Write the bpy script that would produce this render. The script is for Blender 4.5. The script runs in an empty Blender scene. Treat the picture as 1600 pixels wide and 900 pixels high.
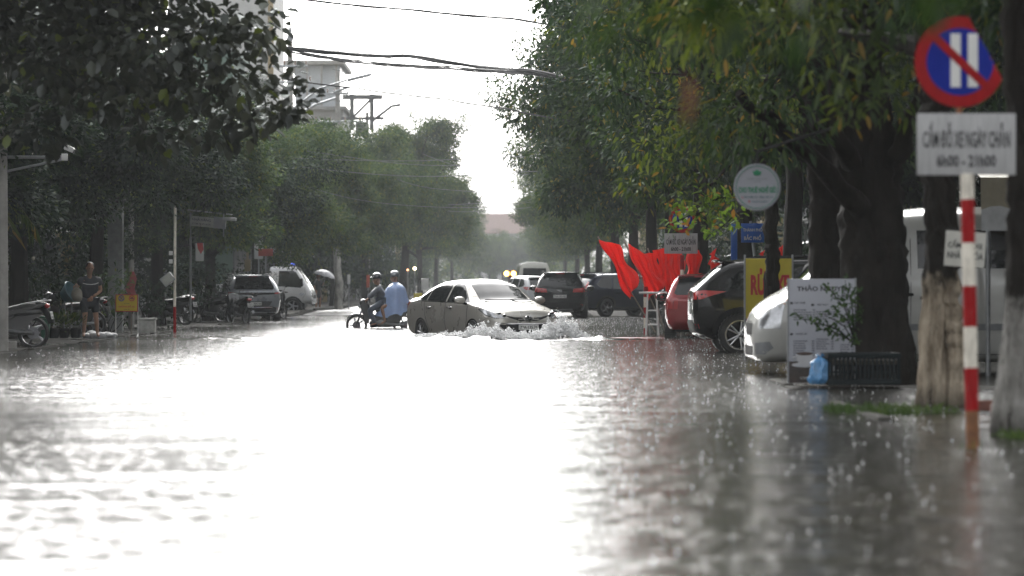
import bpy, bmesh, math, random
import numpy as np
from mathutils import Matrix, Vector, noise
from mathutils.bvhtree import BVHTree

S = bpy.context.scene
COL = S.collection
R = math.radians

# ------------------------------------------------------------------ camera, sky, sun, exposure
EYE = 1.07            # eye height above the flood water (z = 0)
FOC = 5000.0          # focal length in photo pixels (1600 wide)
cam_d = bpy.data.cameras.new('camera'); cam = bpy.data.objects.new('camera', cam_d); COL.objects.link(cam)
cam.location = (0, 0, EYE); cam.rotation_euler = (R(90), 0, 0)
cam_d.sensor_width = 36; cam_d.lens = 36*FOC/1600
cam_d.clip_start = 0.1; cam_d.clip_end = 5000
cam_d.dof.use_dof = True; cam_d.dof.focus_distance = 68; cam_d.dof.aperture_fstop = 2.3
S.camera = cam

SUN_EL, SUN_AZ = 32, -8      # degrees; sun ahead of the camera, a little left of the street
w = bpy.data.worlds.new('World'); S.world = w; w.use_nodes = True
nt = w.node_tree; nt.nodes.clear()
sky = nt.nodes.new('ShaderNodeTexSky'); sky.sky_type = 'NISHITA'; sky.sun_disc = False
sky.sun_elevation = R(SUN_EL); sky.sun_rotation = R(SUN_AZ)
sky.air_density = 1.0; sky.dust_density = 6.0; sky.ozone_density = 1.0
hsv = nt.nodes.new('ShaderNodeHueSaturation'); hsv.inputs['Saturation'].default_value = 0.10
bgn = nt.nodes.new('ShaderNodeBackground'); bgn.inputs[1].default_value = 0.15
wo = nt.nodes.new('ShaderNodeOutputWorld')
nt.links.new(sky.outputs[0], hsv.inputs['Color']); nt.links.new(hsv.outputs[0], bgn.inputs[0]); nt.links.new(bgn.outputs[0], wo.inputs[0])
sd = bpy.data.lights.new('sun', 'SUN'); sd.energy = .5; sd.angle = R(40); sd.color = (1, .97, .92)
so = bpy.data.objects.new('sun', sd); COL.objects.link(so)
sv = Vector((math.sin(R(SUN_AZ))*math.cos(R(SUN_EL)), math.cos(R(SUN_AZ))*math.cos(R(SUN_EL)), math.sin(R(SUN_EL))))
so.rotation_euler = sv.to_track_quat('Z', 'Y').to_euler()
S.view_settings.view_transform = 'Standard'; S.view_settings.look = 'None'
S.view_settings.exposure = 1.6; S.view_settings.gamma = 1
S.view_settings.use_curve_mapping = False
cy = S.cycles
cy.max_bounces = 8; cy.diffuse_bounces = 3; cy.glossy_bounces = 4; cy.transmission_bounces = 4; cy.transparent_max_bounces = 6; cy.volume_bounces = 1
cy.use_denoising = True; cy.caustics_reflective = False; cy.caustics_refractive = False
cy.sample_clamp_indirect = 6

# ------------------------------------------------------------------ helpers
def at(px, py, Y):
    """point of the place seen at photo pixel (px, py), Y metres down the street"""
    return Vector(((px-800)*Y/FOC, Y, EYE-(py-450.5)*Y/FOC))

MATS = {}
def M(name, col, rough=.5, metal=0., var=.18, scale=6., bump=0., bscale=40., coat=0., spec=.5, emit=None, est=1., alpha=None, col2=None, stretch=(1,1,1), w2=.5):
    if name in MATS: return MATS[name]
    m = bpy.data.materials.new(name); m.use_nodes = True; t = m.node_tree; L = t.links
    b = t.nodes['Principled BSDF']
    tc = t.nodes.new('ShaderNodeTexCoord'); mp = t.nodes.new('ShaderNodeMapping'); mp.inputs['Scale'].default_value = stretch
    L.new(tc.outputs['Object'], mp.inputs[0])
    nz = t.nodes.new('ShaderNodeTexNoise'); nz.inputs['Scale'].default_value = scale; nz.inputs['Detail'].default_value = 5; nz.inputs['Roughness'].default_value = .65
    L.new(mp.outputs[0], nz.inputs['Vector'])
    rp = t.nodes.new('ShaderNodeValToRGB')
    a = [max(0, c*(1-var)) for c in col[:3]]+[1]; c2 = [min(1, c*(1+var)) for c in (col2 or col)[:3]]+[1]
    rp.color_ramp.elements[0].position = w2-.2; rp.color_ramp.elements[1].position = w2+.2
    rp.color_ramp.elements[0].color = a; rp.color_ramp.elements[1].color = c2
    L.new(nz.outputs['Fac'], rp.inputs[0]); L.new(rp.outputs[0], b.inputs['Base Color'])
    mr = t.nodes.new('ShaderNodeMapRange'); mr.inputs['To Min'].default_value = max(.02, rough*.75); mr.inputs['To Max'].default_value = min(1, rough*1.3)
    L.new(nz.outputs['Fac'], mr.inputs['Value']); L.new(mr.outputs[0], b.inputs['Roughness'])
    b.inputs['Metallic'].default_value = metal; b.inputs['Specular IOR Level'].default_value = spec
    b.inputs['Coat Weight'].default_value = coat; b.inputs['Coat Roughness'].default_value = .04
    if bump:
        n2 = t.nodes.new('ShaderNodeTexNoise'); n2.inputs['Scale'].default_value = bscale; n2.inputs['Detail'].default_value = 6
        L.new(mp.outputs[0], n2.inputs['Vector'])
        bp = t.nodes.new('ShaderNodeBump'); bp.inputs['Strength'].default_value = bump; bp.inputs['Distance'].default_value = .03
        L.new(n2.outputs['Fac'], bp.inputs['Height']); L.new(bp.outputs[0], b.inputs['Normal'])
    if emit: b.inputs['Emission Color'].default_value = (*emit, 1); b.inputs['Emission Strength'].default_value = est
    MATS[name] = m; return m

def leafmat(name, dark, mid, light, yellow=None, yamt=.06, rough=.42, trans=.2, gloss=.022):
    if name in MATS: return MATS[name]
    m = bpy.data.materials.new(name); m.use_nodes = True; t = m.node_tree; L = t.links
    b = t.nodes['Principled BSDF']; out = t.nodes['Material Output']
    g = t.nodes.new('ShaderNodeNewGeometry'); tc = t.nodes.new('ShaderNodeTexCoord')
    nz = t.nodes.new('ShaderNodeTexNoise'); nz.inputs['Scale'].default_value = .9; nz.inputs['Detail'].default_value = 2
    L.new(tc.outputs['Object'], nz.inputs['Vector'])
    ad = t.nodes.new('ShaderNodeMath'); ad.operation = 'MULTIPLY_ADD'; ad.inputs[1].default_value = .42
    L.new(g.outputs['Random Per Island'], ad.inputs[0])
    m2 = t.nodes.new('ShaderNodeMath'); m2.operation = 'MULTIPLY_ADD'; m2.inputs[1].default_value = 1.5; m2.inputs[2].default_value = -.42
    L.new(nz.outputs['Fac'], m2.inputs[0]); L.new(m2.outputs[0], ad.inputs[2])
    rp = t.nodes.new('ShaderNodeValToRGB'); e = rp.color_ramp.elements
    e[0].position = .15; e[0].color = (*dark, 1); e[1].position = .55; e[1].color = (*mid, 1)
    x = e.new(.85); x.color = (*light, 1)
    L.new(ad.outputs[0], rp.inputs[0]); src = rp.outputs[0]
    if yellow:
        mx = t.nodes.new('ShaderNodeMix'); mx.data_type = 'RGBA'
        gt = t.nodes.new('ShaderNodeMath'); gt.operation = 'GREATER_THAN'; gt.inputs[1].default_value = 1-yamt
        mlt = t.nodes.new('ShaderNodeMath'); mlt.operation = 'FRACT'; ml2 = t.nodes.new('ShaderNodeMath'); ml2.operation = 'MULTIPLY'; ml2.inputs[1].default_value = 37.7
        L.new(g.outputs['Random Per Island'], ml2.inputs[0]); L.new(ml2.outputs[0], mlt.inputs[0]); L.new(mlt.outputs[0], gt.inputs[0])
        L.new(gt.outputs[0], mx.inputs['Factor']); L.new(src, mx.inputs['A']); mx.inputs['B'].default_value = (*yellow, 1); src = mx.outputs['Result']
    t.nodes.remove(b)
    df = t.nodes.new('ShaderNodeBsdfDiffuse'); L.new(src, df.inputs['Color'])
    tr = t.nodes.new('ShaderNodeBsdfTranslucent'); L.new(src, tr.inputs['Color'])
    gl = t.nodes.new('ShaderNodeBsdfGlossy'); gl.inputs['Roughness'].default_value = rough; gl.inputs['Color'].default_value = (.8,.85,.85,1)
    ms = t.nodes.new('ShaderNodeMixShader'); ms.inputs[0].default_value = trans
    m3 = t.nodes.new('ShaderNodeMixShader'); m3.inputs[0].default_value = gloss
    L.new(df.outputs[0], ms.inputs[1]); L.new(tr.outputs[0], ms.inputs[2]); L.new(ms.outputs[0], m3.inputs[1]); L.new(gl.outputs[0], m3.inputs[2]); L.new(m3.outputs[0], out.inputs[0])
    MATS[name] = m; return m

class MB:
    def __init__(s): s.v = []; s.f = []; s.mi = []; s.sm = []; s.M = Matrix()
    def add(s, vs, fs, m=0, smooth=False):
        o = len(s.v); s.v += [tuple(s.M @ Vector(p)) for p in vs]
        for f in fs: s.f.append([i+o for i in f]); s.mi.append(m); s.sm.append(smooth)
        return s
    def box(s, c, d, m=0, rot=None, bev=0.):
        hx, hy, hz = d[0]/2, d[1]/2, d[2]/2
        bev = min(bev, hx*.9, hy*.9, hz*.9)
        if bev <= 0:
            vs = [Vector((x*hx, y*hy, z*hz)) for z in (-1,1) for y in (-1,1) for x in (-1,1)]
            fs = [(0,2,3,1),(4,5,7,6),(0,1,5,4),(2,6,7,3),(0,4,6,2),(1,3,7,5)]
        else:
            bm = bmesh.new(); bmesh.ops.create_cube(bm, size=1)
            for v in bm.verts: v.co = Vector((v.co.x*d[0], v.co.y*d[1], v.co.z*d[2]))
            bmesh.ops.bevel(bm, geom=bm.edges[:], offset=bev, segments=2, affect='EDGES', profile=.6)
            bm.verts.index_update(); vs = [v.co.copy() for v in bm.verts]; fs = [[v.index for v in f.verts] for f in bm.faces]; bm.free()
        Rm = rot.to_matrix() if hasattr(rot, 'to_matrix') else (rot or Matrix.Identity(3))
        return s.add([Rm @ v + Vector(c) for v in vs], fs, m, bev > 0)
    def tube(s, pts, r, m=0, n=8, cap=True, flat=1.):
        pts = [Vector(p) for p in pts]; k = len(pts)
        rs = r if isinstance(r, (list, tuple)) else [r]*k
        vs = []; fs = []; up = None
        for i, p in enumerate(pts):
            d = (pts[min(i+1, k-1)]-pts[max(i-1, 0)]).normalized()
            if up is None: up = d.orthogonal().normalized()
            up = (up-d*up.dot(d)); up = up.normalized() if up.length > 1e-6 else d.orthogonal().normalized()
            sd_ = d.cross(up)
            for j in range(n):
                a = 2*math.pi*j/n; vs.append(p+up*math.cos(a)*rs[i]+sd_*math.sin(a)*rs[i]*flat)
        for i in range(k-1):
            for j in range(n): fs.append((i*n+j, i*n+(j+1)%n, (i+1)*n+(j+1)%n, (i+1)*n+j))
        if cap: fs += [tuple(range(n-1, -1, -1)), tuple((k-1)*n+j for j in range(n))]
        return s.add(vs, fs, m, True)
    def lathe(s, prof, n=20, m=0, c=(0,0,0), axis='Z', a0=0., a1=2*math.pi, closed=True):
        vs = []; fs = []; k = len(prof); nn = n if closed else n+1
        for j in range(nn):
            a = a0+(a1-a0)*j/n; ca, sa = math.cos(a), math.sin(a)
            for r, z in prof:
                p = (r*ca, r*sa, z) if axis == 'Z' else ((r*ca, z, r*sa) if axis == 'Y' else (z, r*ca, r*sa))
                vs.append(Vector(p)+Vector(c))
        for j in range(n):
            j2 = (j+1) % nn
            for i in range(k-1): fs.append((j*k+i, j2*k+i, j2*k+i+1, j*k+i+1))
        return s.add(vs, fs, m, True)
    def prism(s, poly, y0, y1, m=0, smooth=False):      # polygon in XZ pushed along Y
        n = len(poly); vs = [(x, y0, z) for x, z in poly]+[(x, y1, z) for x, z in poly]
        fs = [tuple(range(n)), tuple(range(2*n-1, n-1, -1))]+[(i, (i+1) % n+0, (i+1) % n+n, i+n) for i in range(n)]
        return s.add(vs, fs, m, smooth)
    def ell(s, c, r, m=0, nu=12, nv=8, rot=None):
        vs = []; fs = []; Rm = rot.to_matrix() if rot else Matrix.Identity(3); c = Vector(c)
        for i in range(nv+1):
            t = math.pi*i/nv
            for j in range(nu):
                a = 2*math.pi*j/nu
                vs.append(c+Rm@Vector((r[0]*math.sin(t)*math.cos(a), r[1]*math.sin(t)*math.sin(a), r[2]*math.cos(t))))
        for i in range(nv):
            for j in range(nu): fs.append((i*nu+j, (i+1)*nu+j, (i+1)*nu+(j+1) % nu, i*nu+(j+1) % nu))
        return s.add(vs, fs, m, True)
    def mesh(s, name, mats):
        me = bpy.data.meshes.new(name); me.from_pydata(s.v, [], s.f)
        for m in (mats if isinstance(mats, (list, tuple)) else [mats]): me.materials.append(m)
        me.polygons.foreach_set('material_index', s.mi); me.polygons.foreach_set('use_smooth', s.sm)
        bm = bmesh.new(); bm.from_mesh(me); bmesh.ops.recalc_face_normals(bm, faces=bm.faces[:]); bm.to_mesh(me); bm.free()
        me.set_sharp_from_angle(angle=R(42)); me.update(); return me
    def build(s, name, mats, parent=None, loc=(0,0,0), rot=(0,0,0)):
        return link(name, s.mesh(name, mats), parent, loc, rot)

def link(name, me, parent=None, loc=(0,0,0), rot=(0,0,0)):
    o = bpy.data.objects.new(name, me); COL.objects.link(o); o.location = loc; o.rotation_euler = rot
    if parent: o.parent = parent
    return o
def tag(o, label, cat, group=None, kind=None):
    o['label'] = label; o['category'] = cat
    if group: o['group'] = group
    if kind: o['kind'] = kind
    return o
def thing(name, label, cat, loc=(0,0,0), rz=0., group=None):
    o = bpy.data.objects.new(name, None); COL.objects.link(o); o.location = loc; o.rotation_euler = (0, 0, rz); o.empty_display_size = .2
    return tag(o, label, cat, group)
def struct(o): o['kind'] = 'structure'; return o
def dup(root, loc, rz=0., label=None, scale=None):
    r = root.copy(); COL.objects.link(r); r.location = loc; r.rotation_euler = (0, 0, rz)
    if label: r['label'] = label
    if scale: r.scale = scale
    for ch in list(root.children):
        c = ch.copy(); COL.objects.link(c); c.parent = r
        for g in ch.children:
            d = g.copy(); COL.objects.link(d); d.parent = c
    return r
def evalmesh(ob, name):
    bpy.context.view_layer.update()
    dg = bpy.context.evaluated_depsgraph_get()
    me = bpy.data.meshes.new_from_object(ob.evaluated_get(dg)); me.name = name; return me

def letters(text, width, height, mat, parent, M4, bold=.0, name='lettering', align='CENTER', depth=.002):
    """flat raised lettering, fitted to width x height, lying in its own XZ plane, facing -Y"""
    cu = bpy.data.curves.new(name, 'FONT'); cu.body = text; cu.align_x = 'LEFT'; cu.offset = bold; cu.resolution_u = 2
    ob = bpy.data.objects.new(name, cu); me = bpy.data.meshes.new_from_object(ob); bpy.data.objects.remove(ob); bpy.data.curves.remove(cu)
    n = len(me.vertices); co = np.empty(n*3); me.vertices.foreach_get('co', co); co = co.reshape(-1, 3)
    mn = co.min(0); mx_ = co.max(0); sx = width/(mx_[0]-mn[0]); sy = height/(mx_[1]-mn[1]) if height else sx
    p = np.zeros_like(co); p[:, 0] = (co[:, 0]-(mn[0]+mx_[0])/2)*sx; p[:, 2] = (co[:, 1]-(mn[1]+mx_[1])/2)*sy
    me.vertices.foreach_set('co', p.ravel()); me.materials.clear(); me.materials.append(mat); me.name = name; me.update()
    o = bpy.data.objects.new(name, me); COL.objects.link(o)
    if parent: o.parent = parent
    o.matrix_local = M4; return o
T = Matrix.Translation
def RZ(a): return Matrix.Rotation(a, 4, 'Z')

# shared materials
wht = M('white_paint', (.62,.62,.60), .35, var=.08, coat=.4)
blk = M('black_plastic', (.018,.018,.019), .62, var=.25, spec=.08)
rubber = M('tyre_rubber', (.016,.016,.016), .6, var=.3)
chrome = M('chrome', (.62,.62,.62), .12, 1, var=.05)
alloy = M('alloy', (.48,.48,.49), .25, 1, var=.1)
glass = M('tinted_glass', (.010,.012,.013), .03, 0, var=.05, spec=.5)
redlamp = M('red_lamp', (.42,.012,.012), .12, var=.15, coat=1)
clearlamp = M('clear_lamp', (.50,.51,.53), .12, .55, var=.2, scale=22, coat=1)
amber = M('amber_lamp', (.6,.16,.02), .15, var=.1, coat=1)
platem = M('plate_white', (.62,.62,.60), .4, var=.06)
inkm = M('black_ink', (.012,.012,.014), .5, var=.1)
steel = M('galvanised_steel', (.33,.34,.35), .38, .7, var=.2, scale=12)
greyp = M('grey_paint', (.25,.26,.27), .45, var=.15)
conc = M('concrete', (.30,.29,.27), .75, var=.25, scale=3, bump=.3)
# ------------------------------------------------------------------ setting: ground, road, pavements, water
def wmat():
    m = bpy.data.materials.new('flood_water'); m.use_nodes = True; t = m.node_tree; L = t.links; b = t.nodes['Principled BSDF']
    tc = t.nodes.new('ShaderNodeTexCoord')
    def noise(sc, st, det=3, rough=.55):
        mp = t.nodes.new('ShaderNodeMapping'); mp.inputs['Scale'].default_value = st; L.new(tc.outputs['Object'], mp.inputs[0])
        n = t.nodes.new('ShaderNodeTexNoise'); n.inputs['Scale'].default_value = sc; n.inputs['Detail'].default_value = det; n.inputs['Roughness'].default_value = rough
        L.new(mp.outputs[0], n.inputs['Vector']); return n.outputs['Fac']
    big = noise(1.0, (.22, .85, 1), 2); mid = noise(3.2, (.40, 1.1, 1), 2); fine = noise(24.0, (1, 1, 1), 2)
    patch = noise(.35, (.5, .5, 1), 2)
    # murky colour with slow patches of silt
    rp = t.nodes.new('ShaderNodeValToRGB'); rp.color_ramp.elements[0].color = (.010,.010,.0075,1); rp.color_ramp.elements[1].color = (.024,.022,.016,1)
    rp.color_ramp.elements[0].position = .35; rp.color_ramp.elements[1].position = .65
    L.new(patch, rp.inputs[0]); L.new(rp.outputs[0], b.inputs['Base Color'])
    b.inputs['Roughness'].default_value = .15; b.inputs['IOR'].default_value = 1.33
    # rain rings: voronoi cells, each a ring of its own size
    mpv = t.nodes.new('ShaderNodeMapping'); mpv.inputs['Scale'].default_value = (5, 5, 5); L.new(tc.outputs['Object'], mpv.inputs[0])
    vo = t.nodes.new('ShaderNodeTexVoronoi'); vo.voronoi_dimensions = '2D'; vo.inputs['Scale'].default_value = 1; L.new(mpv.outputs[0], vo.inputs['Vector'])
    sn = t.nodes.new('ShaderNodeMath'); sn.operation = 'SINE'; mu = t.nodes.new('ShaderNodeMath'); mu.operation = 'MULTIPLY'; mu.inputs[1].default_value = 34
    L.new(vo.outputs['Distance'], mu.inputs[0]); L.new(mu.outputs[0], sn.inputs[0])
    fa = t.nodes.new('ShaderNodeMapRange'); fa.inputs['From Min'].default_value = .05; fa.inputs['From Max'].default_value = .5; fa.inputs['To Min'].default_value = 1; fa.inputs['To Max'].default_value = 0
    L.new(vo.outputs['Distance'], fa.inputs['Value'])
    ring = t.nodes.new('ShaderNodeMath'); ring.operation = 'MULTIPLY'; L.new(sn.outputs[0], ring.inputs[0]); L.new(fa.outputs[0], ring.inputs[1])
    prev = None
    for h, d in ((big, WB), (mid, WM), (ring.outputs[0], WR), (fine, WF)):
        bp = t.nodes.new('ShaderNodeBump'); bp.inputs['Strength'].default_value = 1; bp.inputs['Distance'].default_value = d
        L.new(h, bp.inputs['Height'])
        if prev: L.new(prev, bp.inputs['Normal'])
        prev = bp.outputs[0]
    L.new(prev, b.inputs['Normal']); MATS['flood_water'] = m; return m
WB, WM, WR, WF = .078, .016, .0016, .0040

def gridmesh(name, xs, ys, zf, mat):
    xs = np.asarray(xs, float); ys = np.asarray(ys, float); X, Y = np.meshgrid(xs, ys); Z = zf(X, Y)
    v = np.stack([X, Y, Z], -1).reshape(-1, 3); nx, ny = len(xs), len(ys)
    i = np.arange(nx*ny).reshape(ny, nx); f = np.stack([i[:-1, :-1], i[:-1, 1:], i[1:, 1:], i[1:, :-1]], -1).reshape(-1, 4)
    me = bpy.data.meshes.new(name); me.vertices.add(len(v)); me.vertices.foreach_set('co', v.ravel())
    me.loops.add(f.size); me.loops.foreach_set('vertex_index', f.ravel().astype(np.int32))
    me.polygons.add(len(f)); me.polygons.foreach_set('loop_start', np.arange(0, f.size, 4, dtype=np.int32))
    me.polygons.foreach_set('use_smooth', np.ones(len(f), bool)); me.materials.append(mat); me.update(calc_edges=True); me.validate()
    return me
rs = np.random.RandomState(7)
PH = [(rs.uniform(.2, 1.2), rs.uniform(-1, 1), rs.uniform(0, 6.28)) for _ in range(40)]
def bumpy(X, Y, s=1.0, n=14, o=0):
    z = 0*X
    for k in range(n):
        f, a, p = PH[(k+o) % 40]; ang = a*math.pi
        z = z+np.sin((X*math.cos(ang)+Y*math.sin(ang))*f*s*2.2+p)
    return z/math.sqrt(n)

asph = M('wet_asphalt', (.045,.045,.046), .28, var=.3, scale=2.5, bump=.35, bscale=60)
soil = M('bare_soil', (.06,.05,.038), .8, var=.35, scale=2, bump=.5)
pave = M('wet_paving', (.055,.053,.048), .95, var=.3, scale=2.2, bump=.3, bscale=30, spec=.05)
kerbm = M('kerb_stone', (.055,.054,.048), .95, var=.35, scale=3, bump=.3, spec=.05)

me = gridmesh('ground', [-1500,-60,-20,20,60,1500], [-200,-20,0,200,700,3000], lambda X, Y: 0*X-.55, soil); struct(link('ground', me))
KL, KR = -8.3, 2.95            # kerb lines
def roadz(X, Y):
    rise = np.clip((Y-112)/22., 0, 1); rise = rise*rise*(3-2*rise)
    return -.26+.05*np.exp(-((X+2.7)/4)**2)+rise*.33+.01*bumpy(X, Y, .3)
me = gridmesh('road', np.linspace(KL, KR, 24), np.concatenate([np.linspace(-30, 100, 60), np.linspace(102, 140, 40), np.linspace(145, 900, 60)]), roadz, asph); struct(link('road', me))
def pavez(s):
    def f(X, Y):
        near = (.42*np.exp(-((Y-33)/9.)**2)+.45*np.exp(-((Y-27.6)/1.3)**2)+.3*np.exp(-((Y-35)/1.)**2)) if s > 0 else 0*Y+.62
        far = np.clip((Y-112)/22., 0, 1)
        return -.075+.115*near+.17*far+.022*bumpy(X, Y, 1.1, o=5*s)
    return f
for s, x0, x1 in ((1, KR+.12, 40), (-1, -45, KL-.12)):
    xs = np.concatenate([np.linspace(x0, x0+6, 40), np.linspace(x0+7, x1, 8)]) if s > 0 else np.concatenate([np.linspace(x0, x1-7, 8), np.linspace(x1-6, x1, 40)])
    me = gridmesh('pavement', xs, np.concatenate([np.linspace(-20, 110, 260), np.linspace(112, 900, 80)]), pavez(s), pave); struct(link('pavement', me))
# kerbs: a run of stones standing a hand above or just under the flood
for s, kx in ((1, KR), (-1, KL)):
    b = MB(); Y = -10.
    while Y < 420:
        Ym = Y+.5; near = ((.7 if 26.2 < Ym < 29.5 or 34.2 < Ym < 36.5 else .2) if s > 0 else .62+.25*math.sin(Ym*.9)); far = min(1, max(0, (Ym-112)/22))
        zt = -.06+.115*near+.18*far+random.Random(int(Ym*10)).uniform(-.012, .012)
        Lk = .995 if Y < 130 else 4.995
        b.box((kx+s*.06, Y+Lk/2, (zt-.45)/2), (.118, Lk-.01, zt+.45), 0, bev=.015 if Y < 90 else 0); Y += Lk
    struct(b.build('kerb', kerbm))

def waterz(X, Y):
    z = .0022*bumpy(X*.5, Y, 2.2)*np.clip((60-Y)/20., 0, 1)
    # the wave the car pushes sideways
    for y0, x0, x1, a, wd in ((65.6, -4.2, 2.4, .075, .16), (64.6, -3.0, 2.6, .03, .22), (66.8, -7.5, -1.2, .03, .25)):
        yy = y0+.12*np.sin(X*2.3)+.07*np.sin(X*5.1+1)
        z = z+a*np.exp(-((Y-yy)/wd)**2)/(1+np.exp(-(X-x0)*3))/(1+np.exp((X-x1)*3))*(1+.35*np.sin(X*7.7)+.25*np.sin(X*17+2))
    return z
ys = np.concatenate([np.linspace(-40, 8, 12), np.linspace(9, 63, 420), np.linspace(63.1, 68, 110), np.linspace(68.3, 150, 100)])
xs = np.concatenate([np.linspace(-60, -12, 12), np.linspace(-11.5, 8, 220), np.linspace(9, 60, 12)])
me = gridmesh('water', xs, ys, waterz, wmat()); struct(link('water', me))
# ------------------------------------------------------------------ trees and plants
def leafcloud(name, P, D, size, ratio, mat, seed=0, hexa=False, fold=.22, droop=0.):
    rg = np.random.RandomState(seed); n = len(P)
    D = D/np.linalg.norm(D, axis=1, keepdims=True)
    rv = rg.normal(size=(n, 3)); rv[:, 2] *= .35; U = np.cross(D, np.array([0, 0, 1.])+.55*rv); U /= np.linalg.norm(U, axis=1, keepdims=True)+1e-9
    N = np.cross(U, D); L = (size*rg.uniform(.65, 1.25, n))[:, None]; W = L*ratio*.5
    b = P; tip = P+D*L-np.array([0, 0, 1.])*L*droop
    if hexa:
        l1 = P+D*L*.3-U*W*.85+N*W*fold; l2 = P+D*L*.68-U*W*.8+N*W*fold-np.array([0, 0, 1.])*L*droop*.4
        r1 = P+D*L*.3+U*W*.85+N*W*fold; r2 = P+D*L*.68+U*W*.8+N*W*fold-np.array([0, 0, 1.])*L*droop*.4
        v = np.stack([b, r1, r2, tip, l2, l1], 1).reshape(-1, 3); k = 6; base = np.array([[0, 1, 2, 3], [0, 3, 4, 5]])
    else:
        l = P+D*L*.45-U*W+N*W*fold; r = P+D*L*.45+U*W+N*W*fold
        v = np.stack([b, r, tip, l], 1).reshape(-1, 3); k = 4; base = np.array([[0, 1, 2], [0, 2, 3]])
    f = (np.arange(n)[:, None, None]*k+base[None]).reshape(-1, base.shape[1]); nf = len(f); c = base.shape[1]
    me = bpy.data.meshes.new(name); me.vertices.add(len(v)); me.vertices.foreach_set('co', v.ravel())
    me.loops.add(nf*c); me.loops.foreach_set('vertex_index', f.ravel().astype(np.int32))
    me.polygons.add(nf); me.polygons.foreach_set('loop_start', np.arange(0, nf*c, c, dtype=np.int32))
    me.materials.append(mat); me.update(calc_edges=True); return me

def clusters(rg, n, c, rad, r0=.55, r1=1.0, shell=.55, low=-.9):
    out = []
    while len(out) < n:
        d = rg.normal(size=3); d /= np.linalg.norm(d)
        if d[2] < low: continue
        t = (shell+(1-shell)*rg.rand())**1.0*(1+.16*math.sin(3*d[0]+5*d[1]+c[0])+.1*rg.randn())
        out.append((c[0]+d[0]*rad[0]*t, c[1]+d[1]*rad[1]*t, c[2]+d[2]*rad[2]*t, rg.uniform(r0, r1)))
    return out
def spray(rg, cl, per, hang=.5):
    P = []; D = []
    cc = np.mean([c[:3] for c in cl], axis=0)
    for (x, y, z, r) in cl:
        n = int(per*(r/.8)**2); d = rg.normal(size=(n, 3)); d /= np.linalg.norm(d, axis=1, keepdims=True)
        t = rg.rand(n)**.45; p = d*t[:, None]*r; p[:, 2] *= .72; p += np.array([x, y, z])
        o = d*.8+rg.normal(size=(n, 3))*.5; o[:, 2] -= hang; P.append(p); D.append(o)
    return np.concatenate(P), np.concatenate(D)
def limb(b, p, q, r0, r1, rnd, n=5, sag=0., k=7):
    p, q = Vector(p), Vector(q); pts = []; L = (q-p).length
    for i in range(n+1):
        t = i/n; o = Vector((rnd.uniform(-1, 1), rnd.uniform(-1, 1), rnd.uniform(-.5, .5)))*L*.045*(0 < i < n)
        pts.append(p.lerp(q, t)+o+Vector((0, 0, sag*math.sin(t*math.pi)*L)))
    b.tube(pts, [r0+(r1-r0)*(i/n)**.8 for i in range(n+1)], 0, k); return pts
bark = M('dark_bark', (.017,.0145,.012), .8, var=.45, scale=5, bump=.9, bscale=14, stretch=(1,1,.35), spec=.12)
def limemat(name, zlim, c0, c1, chips=.5):
    """trunk bark that is bare or limewashed up to zlim with a ragged edge, chips and a muddy waterline"""
    m = M(name, (.017,.0145,.012), .8, var=.45, scale=5, bump=1., bscale=14, stretch=(1,1,.35), spec=.12); t = m.node_tree; L = t.links; b = t.nodes['Principled BSDF']; dark = b.inputs['Base Color'].links[0].from_socket
    tc = t.nodes.new('ShaderNodeTexCoord'); sx = t.nodes.new('ShaderNodeSeparateXYZ'); L.new(tc.outputs['Object'], sx.inputs[0])
    def N(sc, st, d=6):
        mp = t.nodes.new('ShaderNodeMapping'); mp.inputs['Scale'].default_value = st; L.new(tc.outputs['Object'], mp.inputs[0]); n = t.nodes.new('ShaderNodeTexNoise'); n.inputs['Scale'].default_value = sc; n.inputs['Detail'].default_value = d; n.inputs['Roughness'].default_value = .7; L.new(mp.outputs[0], n.inputs['Vector']); return n.outputs['Fac']
    def ma(op, a, b_, c=None):
        q = t.nodes.new('ShaderNodeMath'); q.operation = op
        for i, v in enumerate((a, b_, c)):
            if v is None: continue
            if isinstance(v, (int, float)): q.inputs[i].default_value = v
            else: L.new(v, q.inputs[i])
        return q.outputs[0]
    rp = t.nodes.new('ShaderNodeValToRGB'); rp.color_ramp.elements[0].position = .36; rp.color_ramp.elements[1].position = .62; rp.color_ramp.elements[0].color = (*c0, 1); rp.color_ramp.elements[1].color = (*c1, 1); L.new(N(9, (1, 1, .3)), rp.inputs[0])
    zz = ma('MULTIPLY_ADD', N(4, (1, 1, .5)), 1.1, ma('SUBTRACT', zlim-.55, sx.outputs['Z'])); f1 = t.nodes.new('ShaderNodeMapRange'); f1.inputs['From Min'].default_value = -.06; f1.inputs['From Max'].default_value = .1; L.new(zz, f1.inputs['Value'])
    f2 = t.nodes.new('ShaderNodeMapRange'); f2.inputs['From Min'].default_value = chips-.1; f2.inputs['From Max'].default_value = chips-.04; L.new(N(16, (1, 1, .25)), f2.inputs['Value'])
    f3 = t.nodes.new('ShaderNodeMapRange'); f3.inputs['From Min'].default_value = .02; f3.inputs['From Max'].default_value = .22; L.new(ma('MULTIPLY_ADD', N(7, (1, 1, 1)), .2, ma('SUBTRACT', sx.outputs['Z'], .1)), f3.inputs['Value'])
    mx = t.nodes.new('ShaderNodeMix'); mx.data_type = 'RGBA'; L.new(ma('MULTIPLY', ma('MULTIPLY', f1.outputs[0], f2.outputs[0]), ma('MULTIPLY_ADD', f3.outputs[0], .75, .25)), mx.inputs['Factor']); L.new(dark, mx.inputs['A']); L.new(rp.outputs[0], mx.inputs['B']); L.new(mx.outputs['Result'], b.inputs['Base Color']); return m
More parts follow.
